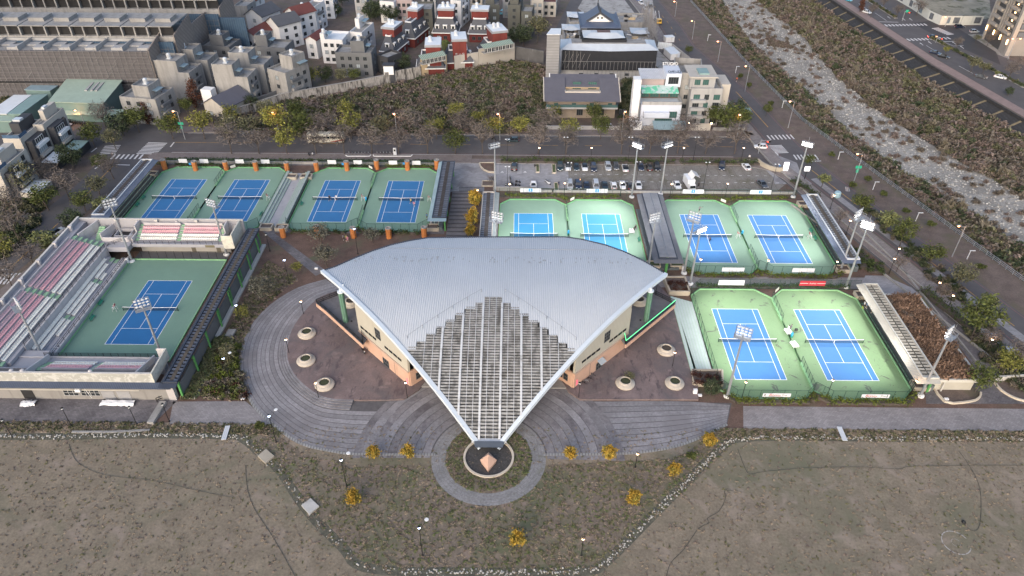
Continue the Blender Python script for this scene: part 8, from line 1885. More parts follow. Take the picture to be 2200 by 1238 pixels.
for i,u in enumerate((498,557,617,680,740,799,857,919,978,1037,1156,1216,1335,1395,1455,1515,1578)):
 k='green' if i in(8,)else 'lime' if i in(2,)else 'bare';tree(f'{KN[k]}, {ORD[i]} from the left along the south side of the road',u,331,k,1.3,'trees along the south side of the main road')
for i,(u,k,s)in enumerate(((372,'green',1),(440,'lime',1),(500,'olive',1),(540,'olive',1),(598,'lime',1.15),(652,'green',1.05),(700,'bare',1),(756,'lime',1),(820,'olive',1),(881,'bare',.95),(938,'lime',.9),(995,'bare',.9),(1060,'lime',.95),(1115,'lime',.8),(1168,'bare',1),(1222,'lime',.9),(1290,'green',.85),(1350,'bare',.8),(1470,'bare',1.05),(1560,'green',1.25))):
 tree(f'{KN[k]}, {ORD[i]} from the left along the north side of the road',u,299 if u<1500 else 293,k,s*(1.4 if u<1400 else 1.15),'trees along the north side of the main road')
for u,v,k,s,lab in((745,258,'lime',1.1,'yellow-green tree in the scrub lot above the coach'),(980,262,'lime',1.1,'broad yellow tree in the middle of the scrub lot'),(1030,270,'lime',.9,'small yellow-green tree right of the broad yellow one in the lot'),(880,268,'olive',.8,'olive tree in the scrub lot left of the broad yellow one'),(640,262,'green',1.2,'green tree at the left end of the scrub lot'),(575,258,'olive',1.1,'olive tree beside the low end of the stained wall'),(1190,262,'lime',.9,'yellow-green tree before the left end of the dark-roofed house'),(1275,268,'green',1.0,'green tree before the right half of the dark-roofed house'),(1420,262,'olive',.9,'thin tree between the white house and the grey villa'),(1535,280,'green',1.35,'large green tree at the corner of the grey villa'),(1590,285,'green',1.1,'green tree glowing orange at the road corner'),(1578,262,'dark',.9,'dark tree beside the river road at the grey villa'),(1645,250,'green',.6,'small tree on the left kerb of the river road near the lettering'),(1478,118,'green',.6,'small tree on the kerb by the building site yard'),(265,292,'dark',1.15,'large dark tree left of the russet trees'),(228,275,'bare',1.2,'grey-brown bare tree before the green shed'),(300,285,'green',1.3,'broad green tree below the russet trees'),(205,318,'green',1.2,'green tree by the crossing at the left junction'),(250,322,'olive',1.0,'olive tree hanging over the left zebra crossing'),(322,268,'russet',1.0,'russet conical tree nearest the concrete house'),(357,248,'russet',.95,'russet conical tree in the middle by the blank wall'),(425,232,'russet',1.15,'tall russet tree beside the dark tiled cottage'),(405,250,'green',.9,'green tree below the dark tiled cottage'),(500,272,'lime',1.1,'bright green tree in front of the dark tiled cottage'),(470,288,'bare',1,'bare tree in front of the dark tiled cottage'),(540,238,'dark',.8,'dark bush-like tree right of the cottage'),(672,186,'lime',1.15,'yellow-green tree behind the stained wall'),(700,178,'dark',.8,'dark tree behind the stained wall, left of the slate grey house'),(735,182,'olive',.9,'olive tree behind the stained wall below the slate grey house'),(762,178,'green',.9,'green tree behind the stained wall beside the white panel'),(630,205,'dark',.8,'dark tree below the corner concrete house'),(868,152,'dark',.95,'dark feathery tree between the charcoal house and the tan wall'),(1125,100,'dark',1.1,'dark evergreen behind the near-black wall'),(1155,92,'olive',1.7,'tall grey-brown tree beside the scaffold tower'),(1105,92,'dark',.9,'dark evergreen at the right of the red brick houses'),(800,48,'dark',1.2,'dark evergreen in the garden at the top'),(822,45,'dark',1.3,'tall dark evergreen in the garden at the top'),(842,52,'dark',1.0,'dark evergreen beside the brick house with awnings'),(735,12,'dark',1.2,'dark tree at the top edge above the round shrub'),(826,12,'dark',1.2,'dark tree at the top edge beside the pale house'),(725,36,'dark',.75,'clipped round tree beside the tall white house'),(60,420,'olive',1.4,'olive tree beside the nearest cream house'),(105,452,'green',1.3,'green tree on the west side of the left road'),(30,468,'bare',1.4,'bare tree at the left edge of the picture, upper'),(45,520,'bare',1.3,'bare tree at the left edge above the stadium corner'),(15,560,'lime',1.1,'yellow-tinged tree at the left edge above the lower crossing'),(100,400,'bare',1.2,'pinkish bare tree before the porch of the cream house'),(160,362,'dark',1.0,'dark round tree beside the porch of the cream house'),(150,430,'bare',1.2,'bare tree over the left road'),(185,455,'green',1.0,'green tree on the east pavement near the white car'),(215,420,'olive',1.0,'olive tree at the far left slatted roof'),(245,385,'bare',1.0,'bare tree at the upper end of the left slatted roof'),(222,370,'green',.9,'thin green tree at the left road stop line'),(110,545,'fresh',1.5,'pale-leaved tree by the stadium wall below the white car'),(160,490,'dark',.8,'dark small tree at the stadium corner'),(75,575,'bare',1.0,'bare tree leaning beside the stadium wall'),(28,620,'bare',1.0,'bare tree at the lower left crossing'),(228,465,'fresh',1.3,'pale-leaved tree under the unlit corner mast'),(690,525,'grey',1.05,'grey-leaved tree in front of the walkway court'),(703,575,'grey',.95,'grey-leaved tree on the brown bed above the roof'),(802,522,'grey',.75,'small grey-leaved tree propped beside the orange pillars'),(570,645,'grey',1.0,'grey-leaved tree left of the plaza curve'),(640,590,'lime',.5,'small golden sapling by the blue-white lamp'),(525,688,'lime',.6,'golden bush beside the lamp left of the plaza'),(495,778,'olive',.65,'reddish olive bush in the leafy bed by the plaza'),(1765,402,'fresh',.9,'pale-leaved tree between the river road lanes and the lit sign'),(1733,360,'green',.65,'small tree at the junction pavement corner'),(1845,462,'green',.95,'first full green tree along the river road walk'),(1901,500,'fresh',1.25,'second tree, pale-leaved, along the river road walk'),(1932,530,'green',1.05,'third tree, dense green, along the river road walk'),(1995,572,'green',1.0,'fourth tree along the river road walk'),(2056,622,'olive',1.0,'fifth tree along the river road walk'),(2112,672,'fresh',1.0,'sixth tree along the river road walk, near the big shrub'),(2088,724,'green',1.45,'large green tree beside the utility cabinets'),(2150,812,'lime',1.0,'yellow-green tree at the corner below the utility cabinets'),(2095,842,'green',.95,'green tree at the curved bed corner'),(2118,750,'bare',.8,'bare small tree between the cabinets and the walk'),(2180,790,'bare',.9,'bare tree at the right edge by the last cabinet'),(1800,485,'bare',.6,'bare sapling by the warm lamp at the right canopy'),(1925,585,'bare',.6,'bare sapling above the clipped hedge block'),(2018,648,'bare',.6,'bare sapling right of the dry grass roof'),(1055,395,'bare',.4,'bare sapling in the square planter'),(1350,818,'olive',.4,'small leafy shrub growing in the planter by the bicycles'),(1525,850,'dark',.5,'dark shrub below the lower planter hedge'),(958,122,'palm',.9,'palm tree right of the larger one between the brick houses'),(928,118,'palm',.7,'smaller palm tree left of the other between the brick houses')):
 tree(lab,u,v,k,s)
for u,v,s,k,lab in((803,985,1.05,'yellow','golden tree on the plaza rim, left of the left pair'),(878,985,1.05,'yellow','golden tree on the plaza rim, right of the left pair'),(1223,987,.95,'yellow','golden tree on the plaza rim just right of the ring path'),(1306,986,1.15,'yellow','larger golden tree on the plaza rim right of the ring path'),(1520,958,1.1,'yellow','golden tree at the right end of the plaza rim'),(1446,1022,1.0,'yellow','golden tree on the lawn above the stone ditch'),(1360,1087,1.05,'yellow','golden tree alone on the lawn right of centre'),(1112,1176,1.1,'yellow','golden tree alone near the bottom centre'),(763,1084,1.1,'yellow','golden tree below the blue-white lamp on the left lawn'),(1484,988,.8,'shrub','round green shrub between the golden trees at right'),(560,922,.8,'shrub','round green shrub at the left tip of the plaza'),(1019,446,1.6,'yellow','tall golden tree at the top right of the broad dark steps'),(1016,486,1.5,'yellow','tall golden tree at the middle right of the broad dark steps'),(1011,510,1.2,'yellow','golden tree at the foot of the broad dark steps')):
 tree(lab,u,v,k,s*1.1,'golden trees of the sports park' if k=='yellow' else None)
def hedge(label,pts,w,h,mat,z=0.0,dens=26):
 t=thing('hedge',label,'hedge',(*pts[0],z));rg=random.Random(len(label));cl=[];mb=MB()
 for a,b in zip(pts[:-1],pts[1:]):
  L=math.dist(a,b);n=max(2,int(L/.55));nx,ny=-(b[1]-a[1])/L,(b[0]-a[0])/L
  for k in range(n):
   if rg.random()<.1:continue
   q=lerp(a,b,(k+rg.random())/n);o=rg.uniform(-.5,.5)*w
   cl.append((q[0]+nx*o-pts[0][0],q[1]+ny*o-pts[0][1],h*rg.uniform(.45,.85)))
   o=rg.uniform(-.5,.5)*w;cl.append((q[0]+nx*o-pts[0][0],q[1]+ny*o-pts[0][1],h*rg.uniform(.2,.8)))
 obj('stems',MB().wall([(p[0]-pts[0][0],p[1]-pts[0][1])for p in pts],0,h*.45,w*.7),m_bark,t)
 obj('foliage',leaf_mesh('foliage',LM[mat],len(label),cl,dens,.26,(.32,.32,h*.2),1,.6),parent=t)
for pts,w,h,m,lab in(([(-114.0,202.9),(-110,202.9)],1.2,1.2,'hedge','short hedge at the far left corner of the upper courts'),([(-107,202.6),(-92.6,202.6)],.9,1.0,'hedged','hedge behind the far left upper court'),([(-88,202.7),(-73,202.7)],.9,1.0,'hedged','hedge behind the upper court beside the walkway'),([(-60,202.7),(-46,202.7)],.9,1.0,'hedged','hedge behind the court of the white-shirted player'),([(-41,202.8),(-26,202.8)],.9,1.0,'hedge','hedge behind the slatted-roof court'),([(-61.5,164.9),(-46.5,164.9)],.9,1.0,'hedged','hedge below the court of the white-shirted player'),([(-43.5,166.2),(-40,164.9),(-26,164.9)],1.0,1.1,'hedged','hedge below the slatted-roof court'),([(-3.5,184.9),(12,184.9),(14.4,183.2),(17,184.8),(30,184.8)],1.2,1.2,'hedge','hedge behind the two sky blue courts'),([(45,184.9),(59,184.9),(61.5,183.2),(64,184.9),(79,184.9)],1.2,1.2,'hedge','hedge under the signs 4 and 3'),([(42.8,149),(45.5,146.4),(59.4,146.4)],1.1,1.2,'hedge','hedge along the near end of court 4'),([(60.5,146.4),(61.6,148),(64,146.4),(80,146.4),(82.4,148.2)],1.3,1.2,'hedge','hedge along the near end of court 3'),([(44.5,142.3),(82,142.3)],.9,.9,'hedged','thin hedge between the banners and the nearest courts'),([(43,105.5),(45,103.2),(59.8,103.2)],1.1,1.2,'hedge','hedge along the near end of the nearest left court'),([(60.6,103.6),(61.7,105),(64.2,103.2),(79.5,103.2),(82.4,105.8)],1.2,1.3,'hedge','hedge along the near end of the nearest right court'),([(-5,207.2),(10,207.4),(18,207.3),(50,207.2)],2.0,1.6,'hedged','long bushy hedge along the top of the car park'),([(52,207.2),(77,207.0)],2.0,1.5,'hedged','right part of the bushy hedge along the car park'),([(-112,206.6),(-26,206.6)],1.0,.8,'hedged','low hedge along the main road pavement behind the upper courts'),([(84,196),(89,186)],2.0,1.6,'hedged','hedge at the bend of the river road walk'),([(99.5,141),(105,124),(112,104)],2.6,2.0,'hedged','long thick hedge along the walk below the utility cabinets')):
 hedge(lab,pts,w,h,m,dens=22)
P=GP([(1440,617),(1474,616)],1);hedge('red-brown clipped hedge in the upper sloping planter',P,3.0,.9,'maroon',1.0,70)
P=GP([(1490,815),(1548,815)],1);hedge('red-brown clipped hedge in the lower planter',P,3.0,.9,'maroon',.8,70)
P=GP([(1845,545),(1862,575),(1905,578)]);hedge('clipped dark hedge block in the triangular bed below the right canopy',[G(1838,540),G(1862,578),G(1900,582)],5.0,1.5,'hedged',0,60)
def proto(name,me):o=D.objects.new(name,me);return o
def scatter(name,pts,protos,s0,s1,seed,mat_kind='stuff',tilt=.0):
 rg=np.random.default_rng(seed);n=len(pts);me=D.meshes.new(name);me.from_pydata([tuple(p)for p in pts],[],[])
 a=me.attributes.new('sc','FLOAT','POINT');a.data.foreach_set('value',rg.uniform(s0,s1,n)**1.0)
 a=me.attributes.new('ix','INT','POINT');a.data.foreach_set('value',rg.integers(0,len(protos),n))
 a=me.attributes.new('rot','FLOAT_VECTOR','POINT');rv=np.stack([rg.normal(0,tilt+1e-6,n),rg.normal(0,tilt+1e-6,n),rg.uniform(0,6.28,n)],1);a.data.foreach_set('vector',rv.ravel())
 col=D.collections.new(name+'_kinds')
 for p in protos:col.objects.link(D.objects.new(p.name,p.data))
 o=obj(name,me,kind='stuff');ng=D.node_groups.new(name,'GeometryNodeTree')
 ng.interface.new_socket('Geometry',in_out='INPUT',socket_type='NodeSocketGeometry');ng.interface.new_socket('Geometry',in_out='OUTPUT',socket_type='NodeSocketGeometry')
 N,L=ng.nodes,ng.links;gi,go=N.new('NodeGroupInput'),N.new('NodeGroupOutput');ip=N.new('GeometryNodeInstanceOnPoints');ci=N.new('GeometryNodeCollectionInfo')
 ci.inputs['Collection'].default_value=col;ci.inputs['Separate Children'].default_value=True;ci.inputs['Reset Children'].default_value=True
 def na(nm,ty):x=N.new('GeometryNodeInputNamedAttribute');x.data_type=ty;x.inputs['Name'].default_value=nm;return x.outputs['Attribute']
 ip.inputs['Pick Instance'].default_value=True
 L.new(gi.outputs[0],ip.inputs['Points']);L.new(ci.outputs[0],ip.inputs['Instance']);L.new(na('ix','INT'),ip.inputs['Instance Index']);L.new(na('rot','FLOAT_VECTOR'),ip.inputs['Rotation']);L.new(na('sc','FLOAT'),ip.inputs['Scale']);L.new(ip.outputs[0],go.inputs[0])
 o.modifiers.new('scatter','NODES').node_group=ng;return o
def inside(poly,n,seed,z=0.0,avoid=()):
 rg=random.Random(seed);xs=[p[0]for p in poly];ys_=[p[1]for p in poly];o=[]
 def hit(pl,x,y):
  c=False;j=len(pl)-1
  for i in range(len(pl)):
   if(pl[i][1]>y)!=(pl[j][1]>y)and x<(pl[j][0]-pl[i][0])*(y-pl[i][1])/(pl[j][1]-pl[i][1])+pl[i][0]:c=not c
   j=i
  return c
 k=0
 while len(o)<n and k<n*30:
  k+=1;x,y=rg.uniform(min(xs),max(xs)),rg.uniform(min(ys_),max(ys_))
  if hit(poly,x,y)and not any(hit(a,x,y)for a in avoid):o.append((x,y,z))
 return o
def bush(name,mat,seed,n=16,per=14,r=.9,h=.8,size=.26,flat=.8,asp=2):return proto(name,leaf_mesh(name,mat,seed,clump_pts(seed,n,r,h*.5,h*.5,.2),per,size,(.22,.22,.2),1,flat,asp))
B_={k:[bush(k+'_bush',LM[k],31+i*7,size=.3)for i in range(2)]for k in('brown','olive','dark','pinkb','straw','green','hedge','maroon')}
tall=[bush('reed_tuft',LM['straw'],77,8,18,.5,1.4,.5,3,4)]
LOT=GP([(545,262),(620,228),(780,196),(905,172),(1100,136),(1168,146),(1165,285),(560,292)])
rgl=random.Random(4)
scatter('lot_scrub',inside(LOT,2300,1),B_['brown']*3+B_['pinkb']*2+B_['olive']*2+B_['straw'][:1]+B_['dark'],.7,1.9,1)
scatter('lot_green_scrub',inside(GP([(905,172),(1100,136),(1168,146),(1165,190),(960,190)]),420,5)+inside(GP([(560,280),(700,222),(800,205),(700,245)]),160,6),B_['olive']+B_['green'],.7,1.6,2)
scatter('lot_scrub',inside(GP([(1145,190),(1175,180),(1175,282),(1140,282)]),160,9)+inside(GP([(1338,170),(1358,175),(1355,280),(1335,280)]),120,8),B_['dark']+B_['olive'],.8,1.8,3)
bank_l=[(at_line(RIV,y)+1.0,y)for y in range(60,520,20)];rv_l=[(at_line(rl,y),y)for y in range(60,520,20)];rv_r=[(at_line(rr,y),y)for y in range(60,520,20)];to_l=[(at_line(toe,y),y)for y in range(60,520,20)]
scatter('river_scrub',inside(bank_l+rv_l[::-1],4600,2,-3.05),B_['brown']*3+B_['olive']*2+B_['dark']*2+B_['pinkb']*2,.8,2.3,4)
scatter('river_scrub',inside(rv_r+to_l[::-1],4600,3,-3.05),B_['brown']*4+B_['olive']*2+B_['dark']+B_['pinkb']*3+B_['straw'][:1],.8,2.3,5)
scatter('river_reeds',inside(rv_r+[(p[0]+8,p[1])for p in rv_r][::-1],260,4,-3.0)+inside([(p[0]-5,p[1])for p in rv_l]+rv_l[::-1],90,7,-3.0),tall+B_['straw'],.8,2.0,6)
def rock(name,mat,seed):
 rg=random.Random(seed);mb=MB();n=6;prof=[(.3,-.2),(.5,.05),(.38,.3),(.12,.42)]
 mb.lathe(prof,n);mb.v=[(x*rg.uniform(.75,1.25),y*rg.uniform(.6,1.2),z*rg.uniform(.8,1.15))for x,y,z in mb.v];return proto(name,mb.mesh(name,[mat]))
m_rock=[M('river_stone',(.35,.335,.31),.15,2,.9,orand=.1),M('dark_river_stone',(.2,.19,.18),.15,2,.9,orand=.1),M('white_river_stone',(.42,.41,.385),.1,2,.9,orand=.1)]
ROCKS=[rock('stone',m_rock[i%3],i)for i in range(6)]
scatter('river_stones',inside(rv_l+rv_r[::-1],9500,8,-3.02),ROCKS,.15,.75,7,tilt=.3)
scatter('river_scrub',inside(GP([(1640,75),(1690,95),(1700,105),(1660,100)],-3),90,4,-3)+inside(rv_l+rv_r[::-1],420,18,-3.0),B_['brown']+B_['pinkb'],.5,1.3,8)
ditch=[(-140,G(0,938)[1])]+GP([(0,938),(120,938),(320,935),(480,937),(520,942),(560,975),(600,1010),(640,1070),(680,1120),(740,1180),(765,1212),(830,1226),(950,1229),(1150,1230),(1265,1226),(1305,1205),(1400,1110),(1480,1030),(1550,962),(1585,944),(1700,940),(1900,942),(2200,942)])+[(140,G(2200,942)[1])]
ditch=dense(ditch,3)
obj('ditch',MB().flat(strip(ditch,-.85,.85),.008),M('ditch_bed',(.125,.12,.09),.3,.8,.95,fine=(3,.5)),kind='structure')
rg_=random.Random(6);pd=[]
for a,b in zip(ditch[:-1],ditch[1:]):
 L=math.dist(a,b);nx,ny=-(b[1]-a[1])/L,(b[0]-a[0])/L
 sparse=.35 if(-52<a[0]<-20 and a[1]<93)else 1
 for k in range(int(L*5*sparse)):q=lerp(a,b,rg_.random());o=rg_.gauss(0,.3);pd.append((q[0]+nx*o,q[1]+ny*o,.02))
scatter('ditch_stones',pd,[ROCKS[0],ROCKS[2],ROCKS[5],ROCKS[3]],.16,.42,9,tilt=.3)
def tuft(name,mat,seed):return proto(name,leaf_mesh(name,mat,seed,[(0,0,.03)]*3,5,.22,(.11,.11,.03),1,.5,2.2))
TF={k:tuft(k+'_tuft',leafmat('tuft_'+k,c,.3),3)for k,c in dict(olive=(.16,.155,.085),green=(.12,.145,.06),brown=(.19,.15,.12),straw=(.27,.22,.165),dark=(.08,.085,.045),pinkb=(.22,.175,.15)).items()}
view=[(-92,60),(92,60),(112,96),(-112,96)];circ=arc(*RC,10.9,0,360,24)[:-1]
scatter('field_tufts',inside(view,7000,11,.0,[inner_lawn]),[TF['straw'],TF['straw'],TF['pinkb'],TF['olive'],TF['straw']],.3,.9,11)
scatter('lawn_tufts',inside(inner_lawn,5000,12,.0,[circ,plaza_poly]),[TF['brown'],TF['straw'],TF['olive'],TF['green'],TF['straw'],TF['olive']],.4,1.1,12)
scatter('lawn_tufts',inside(arc(*RC,8.0,0,360,24)[:-1],900,13,.03,[arc(*RC,4.8,0,360,24)[:-1]]),[TF['olive'],TF['green'],TF['brown']],.5,1.3,13)
scatter('bank_grass',inside([(-110,93.5),(110,93.5),(110,96.2),(-110,96.2)],2600,14,0,[plaza_poly]),[TF['olive'],TF['dark'],TF['brown'],TF['straw']],.6,1.6,14)
BED=GP([(430,858),(525,858),(530,840),(515,790),(520,745),(545,685),(600,630),(640,600),(575,560),(540,610),(480,730)])
scatter('bed_shrubs',inside(GP([(440,855),(525,858),(524,830),(512,780),(512,740),(470,740)]),150,15),B_['hedge']+B_['maroon']+B_['olive']+B_['green']+B_['brown'],.5,1.1,15)
scatter('bed_leaves',inside(BED,1500,16),[TF['brown'],TF['olive'],TF['dark'],TF['pinkb']],.8,2,16)
scatter('ivy',inside([(-67.0,102.6),(-65.2,102.6),(-63.8,121),(-66.8,121)],420,17,.5),[TF['green'],TF['dark'],TF['olive']],1.5,3,17)
scatter('roof_grass',inside([(86.6,134.7),(94.2,134.7),(94.6,107.3),(86.6,107.3)],1100,19,3.4),[bush('sedge',leafmat('sedge_leaf',(.19,.125,.09),.5),9,6,8,.5,.5,.3,2,3),TF['brown'],TF['straw'],TF['pinkb']],.7,1.4,19)
scatter('verge_shrubs',inside(GP([(1850,430),(2050,600),(2110,700),(2080,690),(1840,440)]),90,20)+inside(GP([(2060,690),(2110,770),(2150,810),(2200,850),(2200,800),(2120,700)]),120,21),B_['dark']+B_['olive']+B_['brown'],.5,1.2,20)
scatter('yard_scrub',inside(GP([(0,400),(80,420),(120,400),(60,520),(0,560)]),200,22)+inside(GP([(440,240),(560,235),(620,215),(700,195),(690,205),(560,245),(450,262)]),130,23)+inside(GP([(0,215),(40,200),(60,215),(0,250)]),60,24),B_['dark']+B_['olive']+B_['brown'],.7,1.5,21)
for i,(u,v,lab)in enumerate(((1830,405,'small round shrub by the green-signed lamp on the river walk'),(1862,392,'pale small shrub beside the river railing, upper'),(1895,425,'dark small shrub beside the river railing'),(1945,460,'thin shrub in the cycle path strip'),(1998,490,'pale wide shrub in the cycle path strip at right'),(2105,580,'pale wide shrub near the right edge of the cycle path'),(1590,170,'small shrub behind the person in orange'),(1608,190,'small pale shrub on the river walk by the lamp'),(1785,340,'brownish shrub at the river railing by the crossing'),(1655,228,'pale shrub beside the road railing above the junction'))):
 tree(lab,u,v,'shrub',1.1,cat='shrub')
slab('promenade',GP([(1796,0),(2006,140),(2200,252),(2200,236),(2012,128),(1815,0)]),.02,M('pink_promenade',(.27,.20,.185),.1,.4,.9,brick=(.9,.45,(.75,.72,.72),.12)))
t=thing('promenade_wall','dark parapet wall along the top of the far embankment','wall')
pw=GP([(1780,0),(2000,146),(2200,263)])
for a,b in zip(pw[:-1],pw[1:]):
 n=24
 for k in range(n):obj('wall_bay',MB().wall([lerp(a,b,k/n),lerp(a,b,(k+.96)/n)],0,1.0,.4),m_bank,t)
slab('road',GP([(1816,0),(2012,127),(2200,236),(2200,140),(2125,110),(2060,60),(1960,8),(1945,0)]),.012,m_asph)
slab('road',GP([(1960,50),(2000,45),(2060,62),(2140,112),(2150,140),(2030,88)]),.014,m_asph_new)
slab('road',GP([(2030,58),(2200,52),(2200,74),(2065,74)]),.013,m_asph)
slab('forecourt',GP([(2046,82),(2110,60),(2170,125),(2160,135),(2120,118)]),.011,M('patterned_forecourt',(.26,.255,.25),.2,.5,.9,patch=((.12,.13,.08),.3,.5,.62)))
slab('waste_ground',GP([(1960,-30),(2120,-60),(2130,40),(2010,46),(1960,8)]),.009,M('dry_waste_ground',(.28,.25,.19),.3,.15,.95,patch=((.09,.09,.045),.12,.5,.6),patch2=((.33,.31,.28),.1,.58,.66)))
crossing('zebra crossing on the far avenue, upper of the three',G(1900,55),G(1992,53),12,2.8,.9)
crossing('zebra crossing on the far avenue, lower one with a black car',G(1948,86),G(2042,82),12,2.8,.9)
crossing('zebra crossing on the side road before the poster wall',G(2008,60),G(2043,75),8,4.0,.8)
mk=MB()
for a,b,w_ in(((1880,28),(1905,45),.1),((1890,10),(1912,24),.1),((1990,98),(2010,110),.1),((2050,105),(2066,114),.1),((2085,119),(2096,125),.1),((2110,133),(2130,141),.1),((2060,142),(2090,158),.1),((1888,47),(1930,48),.22),((2022,90),(2054,89),.22),((2030,92),(2048,99),.12),((2048,99),(2070,98),.12),((2140,150),(2170,165),.1),((1845,8),(1862,20),.1),((1960,18),(1985,30),.1)):
 mk.flat(strip([G(*a),G(*b)],-w_,w_),.022)
for u,v in((1980,95),(1998,92),(1942,42),(1957,42),(2028,94),(2050,93),(2067,102),(1910,38)):
 x,y=G(u,v);mk.flat([(x-.15,y-1.6),(x+.15,y-1.6),(x+.15,y+.6),(x-.15,y+.6)],.0225).flat([(x-.5,y+.6),(x+.5,y+.6),(x,y+1.9)],.0228)
obj('lane_markings',mk,m_roadwhite,kind='structure')
t=thing('median','planted median strip down the far avenue','median');obj('kerb',MB().wall(GP([(2002,84),(2060,112),(2130,150),(2200,188)]),0,.25,1.8),m_kerb,t)
t=thing('median','planted median strip at the top of the far avenue','median');obj('kerb',MB().wall(GP([(1862,0),(1925,40)]),0,.25,1.6),m_kerb,t)
scatter('median_shrubs',[(*lerp(G(2002,84),G(2200,188),k/60),.2)for k in range(60)]+[(*lerp(G(1862,0),G(1925,40),k/22),.2)for k in range(22)],B_['olive']+B_['dark'],.6,1.1,40)
for i,(u,v,k,s)in enumerate(((1848,26,'russet',.7),(1870,38,'bare',.8),(1895,20,'bare',.7),(1925,40,'bare',.8),(1968,34,'bare',1.0),(2052,108,'bare',.7),(2085,155,'olive',.9),(2110,160,'olive',.8),(2165,172,'bare',1.0),(2030,118,'lime',.5),(2120,100,'bare',.7),(2095,92,'olive',.6),(2140,165,'fresh',.5),(2165,205,'dark',.45),(2190,150,'bare',.8))):
 tree(f'{KN[k]} on the far avenue, {ORD[i]} in order from the top left end',u,v,k,s,'trees along the far avenue')
t=thing('poster_wall','white hoarding wall printed with dark pictures round the far waste ground','hoarding')
pts=GP([(1912,-8),(1960,20),(1992,42),(2018,54),(2040,54),(2108,54)])
m_pic=[M('printed_picture_a',(.10,.11,.13),.4,.6,.7),M('printed_picture_b',(.14,.18,.22),.4,.6,.7)]
for i,(a,b)in enumerate(zip(pts[:-1],pts[1:])):
 n=max(2,int(math.dist(a,b)/4.5))
 for k in range(n):
  p,q=lerp(a,b,k/n),lerp(a,b,(k+.97)/n);obj('panel',MB().wall([p,q],0,4.2,.15),M('hoarding_white',(.5,.51,.49),.06,1,.7),t)
  if(k+i)%2==0:
   l=math.dist(p,q);nx,ny=(q[1]-p[1])/l*.1,-(q[0]-p[0])/l*.1;p2,q2=lerp(p,q,.2),lerp(p,q,.8);obj('picture',MB().wall([(p2[0]+nx,p2[1]+ny),(q2[0]+nx,q2[1]+ny)],.8,3.6,.06),m_pic[k%2],t)
t=thing('apartment_tower','tall stone apartment tower with lit balconies at the top right corner','tower')
A,Bq,C=Vector((*G(2108,82),0)),Vector((*G(2158,120),0)),Vector((*G(2225,104),0))
d1=(Bq-A);L1=d1.length;d1.normalize();d2=(C-Bq);d2-=d1*d2.dot(d1);L2=26;d2.normalize()
rz1,rz2=math.atan2(d1.y,d1.x),math.atan2(d2.y,d2.x);HTW=62
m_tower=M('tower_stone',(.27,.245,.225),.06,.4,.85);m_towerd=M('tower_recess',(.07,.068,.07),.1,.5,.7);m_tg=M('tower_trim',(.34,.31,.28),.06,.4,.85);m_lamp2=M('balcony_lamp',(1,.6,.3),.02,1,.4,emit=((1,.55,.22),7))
def pt(a,b):v=A+d1*a+d2*b;return(v.x,v.y)
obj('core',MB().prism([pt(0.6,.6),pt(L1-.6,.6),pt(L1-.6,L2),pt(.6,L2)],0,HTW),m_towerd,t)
for a in(0,.1,.42,.5,.58,.94):obj('pier',MB().prism([pt(a*L1,0),pt(a*L1+(1.4 if a in(0,.94)else .7),0),pt(a*L1+(1.4 if a in(0,.94)else .7),1.2),pt(a*L1,1.2)],0 if a in(0,.94)else 7,HTW),m_tg,t)
for b in(.0,.32,.64):obj('pier',MB().prism([pt(L1-.7,b*L2+.02),pt(L1+.1,b*L2+.02),pt(L1+.1,b*L2+1.6),pt(L1-.7,b*L2+1.6)],.01,HTW),m_tg,t)
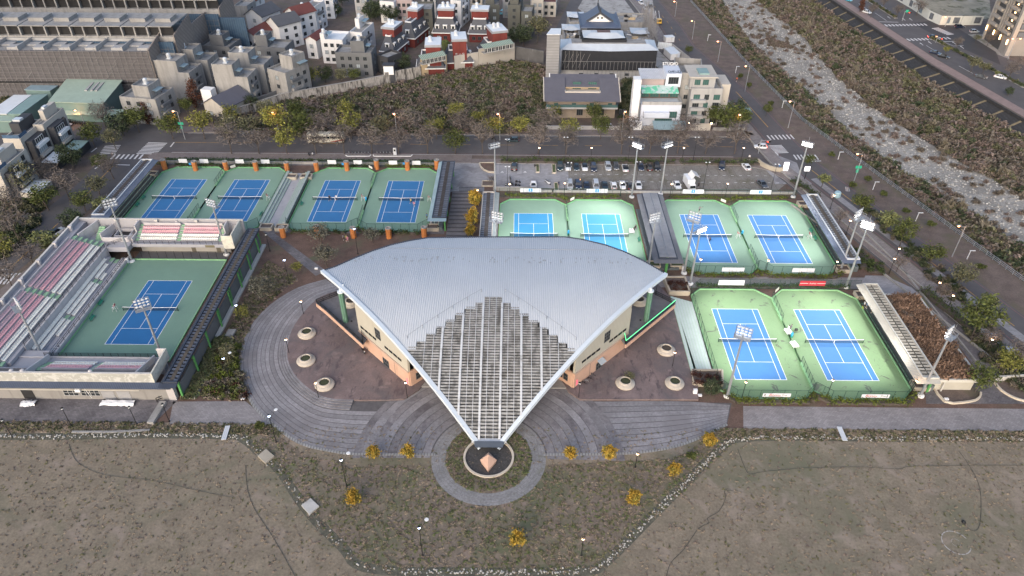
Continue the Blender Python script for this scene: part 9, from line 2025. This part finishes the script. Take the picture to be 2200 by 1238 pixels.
for f in range(17):
 z=7+f*3.3
 obj('floor_band',MB().prism([pt(.3,.3),pt(L1-.3,.3),pt(L1-.3,L2-.5),pt(.3,L2-.5)],z,z+.7),m_tower,t)
 for a0,lit in((.13,0),(.63,1)):
  obj('balcony',MB().prism([pt(a0*L1,-.7),pt((a0+.24)*L1,-.7),pt((a0+.24)*L1,.6),pt(a0*L1,.6)],z+.71,z+1.7),m_tg,t)
  if lit and f<15:obj('balcony_lamp',MB().prism([pt((a0+.1)*L1,.35),pt((a0+.13)*L1,.35),pt((a0+.13)*L1,.55),pt((a0+.1)*L1,.55)],z+2.5,z+3.0),m_lamp2,t)
 for b in(.18,.5,.82):obj('window_grille',MB().prism([pt(L1-.58,(b-.1)*L2),pt(L1-.3,(b-.1)*L2),pt(L1-.3,(b+.1)*L2),pt(L1-.58,(b+.1)*L2)],z+.9,z+2.8),M('grey_grille2',(.12,.13,.15),.1,1,.6),t)
 q=pt(.86*L1,.58);window(t,1.8,1.7,(q[0],q[1],z+1.0),rz1,2,1,m_tg,m_glassd)
obj('base_wall',MB().prism([pt(L1*.7,.2),pt(L1-.2,.2),pt(L1-.2,L2-.6),pt(L1*.7,L2-.6)],0,6.9),m_tower,t)
for a in(.05,.35,.62,.9):obj('entrance_lamp',MB().prism([pt(a*L1,-.3),pt(a*L1+.5,-.3),pt(a*L1+.5,-.05),pt(a*L1,-.05)],4.2,6.2),m_lamp2,t)
for u,v,tv,dx,db,lab in((2165,128,84,1.6,True,'double street lamp before the apartment tower'),(2030,58,37,-1.4,False,'street lamp with traffic light at the far junction')):
 street_lamp(lab,u,v,tv,dx,double=db)
for u,v,tv,lab,c in((1938,45,24,'traffic pole with a green direction sign on the far avenue','green'),(2010,92,80,'traffic signal showing red at the lower far crossing','red'),(1629,330,300,'traffic signal pole at the main junction corner','red')):
 x,y=G(u,v);h=HT(tv,x,y);t=thing('traffic_signal',lab,'traffic signal',(x,y,0));obj('pole',MB().tube((0,0,0),(0,0,h),.13,.1,6).beam((0,0,h-.3),(3,0,h-.3),.1,.1),m_galv,t)
 obj('signal_box',MB().box(1.8,3.2,-.2,.2,h-.9,h-.4),m_black,t);obj('lamp',MB().lathe([(.02,-.1),(.28,0),(.02,.1)],8,(2.1,-.25,h-.65)),m_tlon,t)
 if c=='green':obj('sign',MB().box(.3,1.6,-.15,-.05,h-.6,h+.6),MATS['green_sign'],t)
